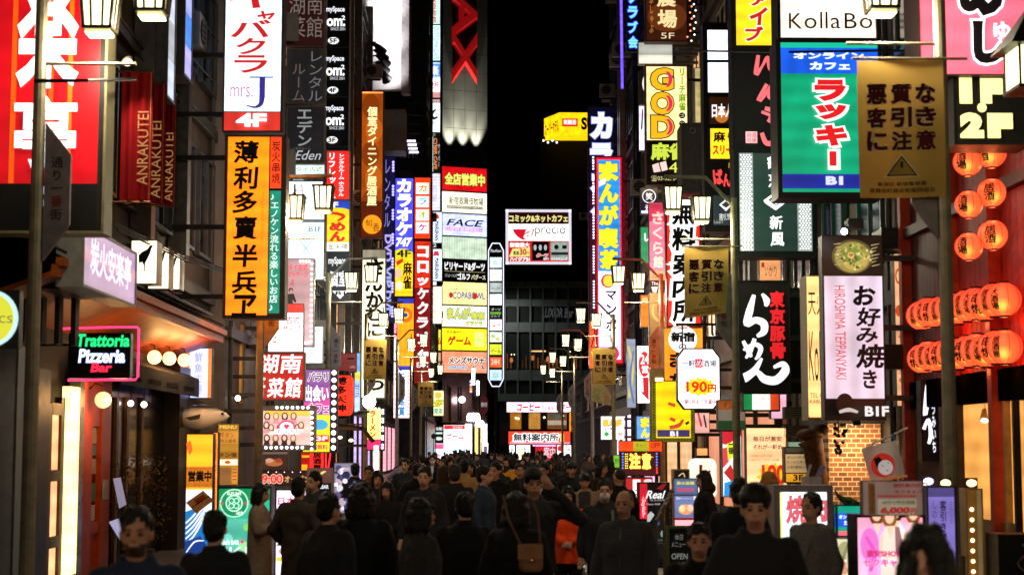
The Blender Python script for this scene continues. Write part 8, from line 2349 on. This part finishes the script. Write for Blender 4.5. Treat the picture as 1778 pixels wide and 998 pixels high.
BLK, BLK2, NAVY = '#232427', '#2a2b2e', '#1c2234'
person('bearded man in a dark navy jacket facing the viewer, lower left corner', 238, 879, 8.3, 4, NAVY, hcol='#0c0a0a', skin=SKIN2, stout=1.1, beard=True)
person('man seen from behind in a dark suit before the blue wave lightbox', 374, 884, 10.8, 172, '#191a1e', step=.5)
w3 = person('woman in a long beige coat looking at her phone, standing in profile', 452, 838, 19.2, 84, '#8a7460', '#1a1a1c', hair='bob', hcol='#0d0a09', pose='phone', length=.42)
person('man in a brown overcoat seen from behind beside the coated phone woman', 519, 827, 18, 158, '#3a3028', hair='short', pose='pocket', length=.58)
person('man half hidden behind the brown overcoat, face turned left', 546, 817, 20, -42, BLK2, step=.4)
person('broad figure in a black coat walking away, left of centre, cheek showing', 571, 855, 12.4, 138, '#1d1e21', hair='short', stout=1.15, length=.6, step=.5)
person('tall figure all in black walking away in front of the smiling woman', 628, 837, 12.9, 176, '#18191c', hair='bob', stout=1.1, length=.6, step=-.5)
person('smiling woman in a black coat facing the viewer with clasped hands', 672, 835, 21.5, -14, '#1a1a1b', hair='long', hcol='#17100c', pose='clasp', length=.6)
person('long haired woman just behind the smiling woman', 655, 816, 24.5, 12, BLK, hair='long', hcol='#100c0a')
person('black haired man seen from behind before the cluttered photo board', 617, 804, 30, 178, BLK)
person('dark skinned looking man in shadow facing the viewer left of the light tube post', 641, 807, 27, -8, BLK2, skin=SKIN2)
person('man in a pale grey shirt with hands on hips, seen from behind', 698, 795, 48, 165, '#8a8490', '#2c2c32', pose='akimbo', length=.92)
person('man with short black hair and a black coat walking at the viewer', 737, 809, 20.3, -10, '#202023', hcol='#0a0909', step=.5)
person('man in a dark suit, light shirt, tie and white face mask far down the street', 751, 789, 43, 0, '#15161a', shirt='#c8c4c0', mask=True)
person('woman in a grey coat with thick dark hair, face turned right', 731, 863, 12.2, 118, '#2c2b2c', hair='bob', hcol='#0c0b0c', stout=1.05, length=.55)
person('grey templed man seen from behind in a wide black coat', 790, 805, 22, 176, '#1e1e21', hcol='#2a2725', stout=1.1, step=.4)
person('person in a light camel coat walking away', 806, 797, 28, 172, '#b08a58', hair='short', length=.6)
person('woman in an olive brown coat with long brown hair seen from behind', 770, 807, 26, 186, '#4a4028', hair='long', hcol='#2a1c10')
person('far figure in a bright red knitted cap', 782, 792, 41, 170, BLK, hair='beanie', hcol='#a81420')
person('short broad figure in black with messy hair walking away, centre', 807, 853, 13.8, 186, '#141414', hair='short', stout=1.2, length=.55, hcol='#120c0c', step=.4)
person('man in a blue denim jacket in profile facing right', 841, 807, 21.4, 72, '#263648', '#14161c', step=.6)
person('man in a long dark coat talking to the denim jacket man', 861, 801, 24.5, -35, '#121315', length=.5)
person('person in a mustard yellow jacket in the middle of the crowd', 890, 793, 32, 175, '#b07a14', hair='short')
person('fair faced man with swept hair and a dark coat in front of the yellow jacket', 902, 803, 29, 10, '#17181b', hcol='#1c140e', shirt='#2c2c30')
w21 = person('man in a dark knitted cap with a hand raised to his forehead', 926, 814, 15.6, 6, '#2a2a2c', hair='beanie', hcol='#0d0d0e', pose='brow', poseR='hang', stout=1.08)
w22 = person('woman in black with a strap across her back, walking beside the capped man', 897, 854, 12.5, 160, '#101112', hair='bob', hcol='#0f0c0b', length=.5)
person('man in a suit with white shirt collar in the middle crowd', 944, 803, 27, -24, '#17181c', shirt='#c0bcb8')
person('woman in a bright orange red parka with black trousers', 986, 843, 19.4, -6, '#ff4a1a', '#0c0c0e', hair='bob', hcol='#0d0b0b', pose='clasp', length=.74, stout=1.12)
person('big figure in black seen from behind right of the capped man', 988, 796, 31, 178, '#111214', stout=1.25, hair='cap', hcol='#101012')
person('older man in a flat cap with pale jacket and grey vest', 1015, 821, 24.5, -4, '#9a8a70', '#1a1a1c', hair='cap', hcol='#1c1a18', vest='#3a3a3c')
pm_ = person('young man in a white face mask and black puffer coat', 1050, 831, 17.8, -4, '#26272a', hair='short', hcol='#0b0a0b', mask=True, stout=1.15)
pb_ = person('man with shaved head in a dark zip jacket striding at the viewer', 1084, 848, 14.2, -22, '#343438', hair='bald', hcol='#4a3a30', step=.6, stout=1.1, skin=SKIN2)
person('man in a black cap and black sweater facing the viewer at right', 1311, 843, 9.8, -10, '#1a1b1d', hair='beanie', hcol='#0a0a0b', poseR='swing', stout=1.12)
w30 = person('young staff man in a grey sweater with a name badge, looking left', 1408, 854, 13.8, -50, '#5e5a58', hair='short', hcol='#100c0a', pose='hang', collar=False)
person('black haired person facing the viewer in front of the chalkboard', 1214, 907, 10.6, -8, '#141416', hair='short', hcol='#0a0909')
person('man in a dark coat seen from behind left of the black capped man', 1283, 829, 14.3, 172, '#131417', hair='short', hcol='#120f0d', stout=1.1)
person('woman with long fair brown hair before the cream tavern poster', 1336, 818, 18, 150, '#17171a', hair='long', hcol='#8a5a2c')
person('hooded figure in black standing in profile by the sale poster', 1222, 816, 22.3, -82, '#18191c', hair='hood', hcol='#0e0f11', pose='pocket', length=.5)
person('long haired woman very near the viewer, cut by the lower right edge', 1606, 908, 6.1, -22, '#101011', hair='long', hcol='#080707')
person('long haired woman walking away before the silver shutter', 1056, 791, 30, 170, BLK, hair='long', hcol='#120d0b')
person('woman in profile beside the silver shutter front', 1044, 800, 29, 60, '#2a2018', hair='bob', hcol='#14100d')
person('dark haired man at the shutter front, far right of the middle crowd', 1036, 789, 36, 200, BLK2)
person('short haired man in black seen from behind left of the red bar sign', 1075, 811, 22.5, 208, '#111113', hair='bald', hcol='#2a201a', stout=1.05)

# things they hold or wear
o = MB()
o.box(-.035, -.075, -.006, .035, .075, .006, mat('#141416', .3))
o.box(-.031, -.068, .006, .031, .068, .008, lit('#b8c4d8', .6, False))
ph = o.build('phone', loc=at_person(w3, (0, -.36, 1.27)))
ph.rotation_euler = (R(40), 0, w3.rotation_euler.z)
tag(ph, 'lit phone held by the woman in the long beige coat', 'phone')
p = at_person(w22, (-.1, 0, .98))
r = empty('shoulder_bag', W(922, 992, 12.2), R(-6), 'brown leather shoulder bag with a brass clasp hanging by its strap', 'bag')
b = Blob()
b.loft([(0, .075, .045, 0, 0), (.03, .088, .05, 0, 0), (.16, .088, .045, 0, 0), (.2, .075, .03, 0, 0)], 14)
b.fuse('bag_body', .012, [mat('#7a5234', .45, scale=12, bump=.2)], r, 2)
b = MB()
b.box(-.09, -.058, .09, .09, -.045, .2, mat('#8a6040', .45))
b.build('flap', r)
b = MB()
b.ell((0.01, -.062, .085), (.014, .008, .011), mat('#e0b860', .2, 1.), 8, 6)
b.build('clasp', r)
b = MB()
b.tube([(-.07, 0, .18), (-.16, -.06, .38), (-.2, -.05, .55)], .009, mat('#5a4030', .6), 6)
b.tube([(.07, 0, .18), (.05, -.02, .42), (-.02, .0, .58)], .009, mat('#5a4030', .6), 6)
b.build('strap', r)
b = MB()
b.box(-.05, -.166, 1.05, .05, -.16, 1.11, mat('#c8a8b8', .5))
b.box(-.035, -.168, 1.075, .03, -.1655, 1.085, mat('#4a3a48', .5))
b.tube([(.02, -.158, 1.11), (.09, -.12, 1.3), (.08, -.03, 1.46)], .004, mat('#2a3a58'), 5)
b.tube([(-.02, -.158, 1.11), (-.09, -.12, 1.3), (-.08, -.03, 1.46)], .004, mat('#2a3a58'), 5)
b.build('name_badge', w30)
for who, x, c_, r_ in ((pb_, 0, '#55555a', .006), (pm_, .085, '#9a9a94', .016)):
    b = MB()
    b.tube([(x, -.118-.5*x*x*8, 1.40), (x, -.139-x*.1, 1.27), (x, -.146, 1.1), (x, -.151, .95), (x, -.152, .86)], r_, mat(c_, .5), 6)
    b.build('zip', who)

# the packed crowd farther down the street
protos = []
for i, (ct, hr, hc, ln, fc) in enumerate((('#1d1e21', 'short', '#0b0908', .8, 0), ('#1d1a18', 'long', '#120d0a', .55, 0), ('#17181d', 'short', '#0f0c0b', .6, 1), ('#2c2a2b', 'bob', '#0c0a09', .6, 1), ('#3a3028', 'short', '#15100d', .6, 1), ('#191a1e', 'cap', '#0e0e10', .8, 0), ('#1a2028', 'short', '#0a0909', .82, 0), ('#4a4440', 'bob', '#1c130d', .55, 0))):
    protos.append((person('dark clad walker in the packed far crowd facing the viewer' if not fc else 'dark clad walker in the packed far crowd seen from behind', 0, 0, 60, 0, ct, hair=hr, hcol=hc, length=ln, h=1.7, vox=.026, step=.5, group='packed crowd down the street'), fc))
used = set()
n = 0
cr = random.Random(21)
spots = []
while n < 124:
    D_ = cr.uniform(27, 62) if n < 44 else cr.uniform(60, 165)
    px = cr.uniform(690, 1062) if D_ < 62 else cr.uniform(738, 1030)
    x = W(px, 790, D_).x
    if abs(x) > 4.1 or any((x-a)**2+((D_-b_)*.8)**2 < .3 for a, b_ in spots):
        continue
    if D_ < 50 and abs(px-751) < 14:
        continue
    spots.append((x, D_))
    pr, fc = protos[n % 8]
    o = pr if n < 8 else copy_tree(pr)
    s_ = cr.uniform(1.52, 1.8)/1.745
    o.location = (x, D_, .004)
    o.scale = (s_*cr.uniform(.97, 1.12), s_*cr.uniform(.97, 1.1), s_)
    o.rotation_euler.z = R((180 if fc else 0)+cr.uniform(-28, 28))
    n += 1
bpy.data.objects.remove(_tmp)
bpy.data.objects.remove(_go)
bpy.data.scenes.remove(LAB)
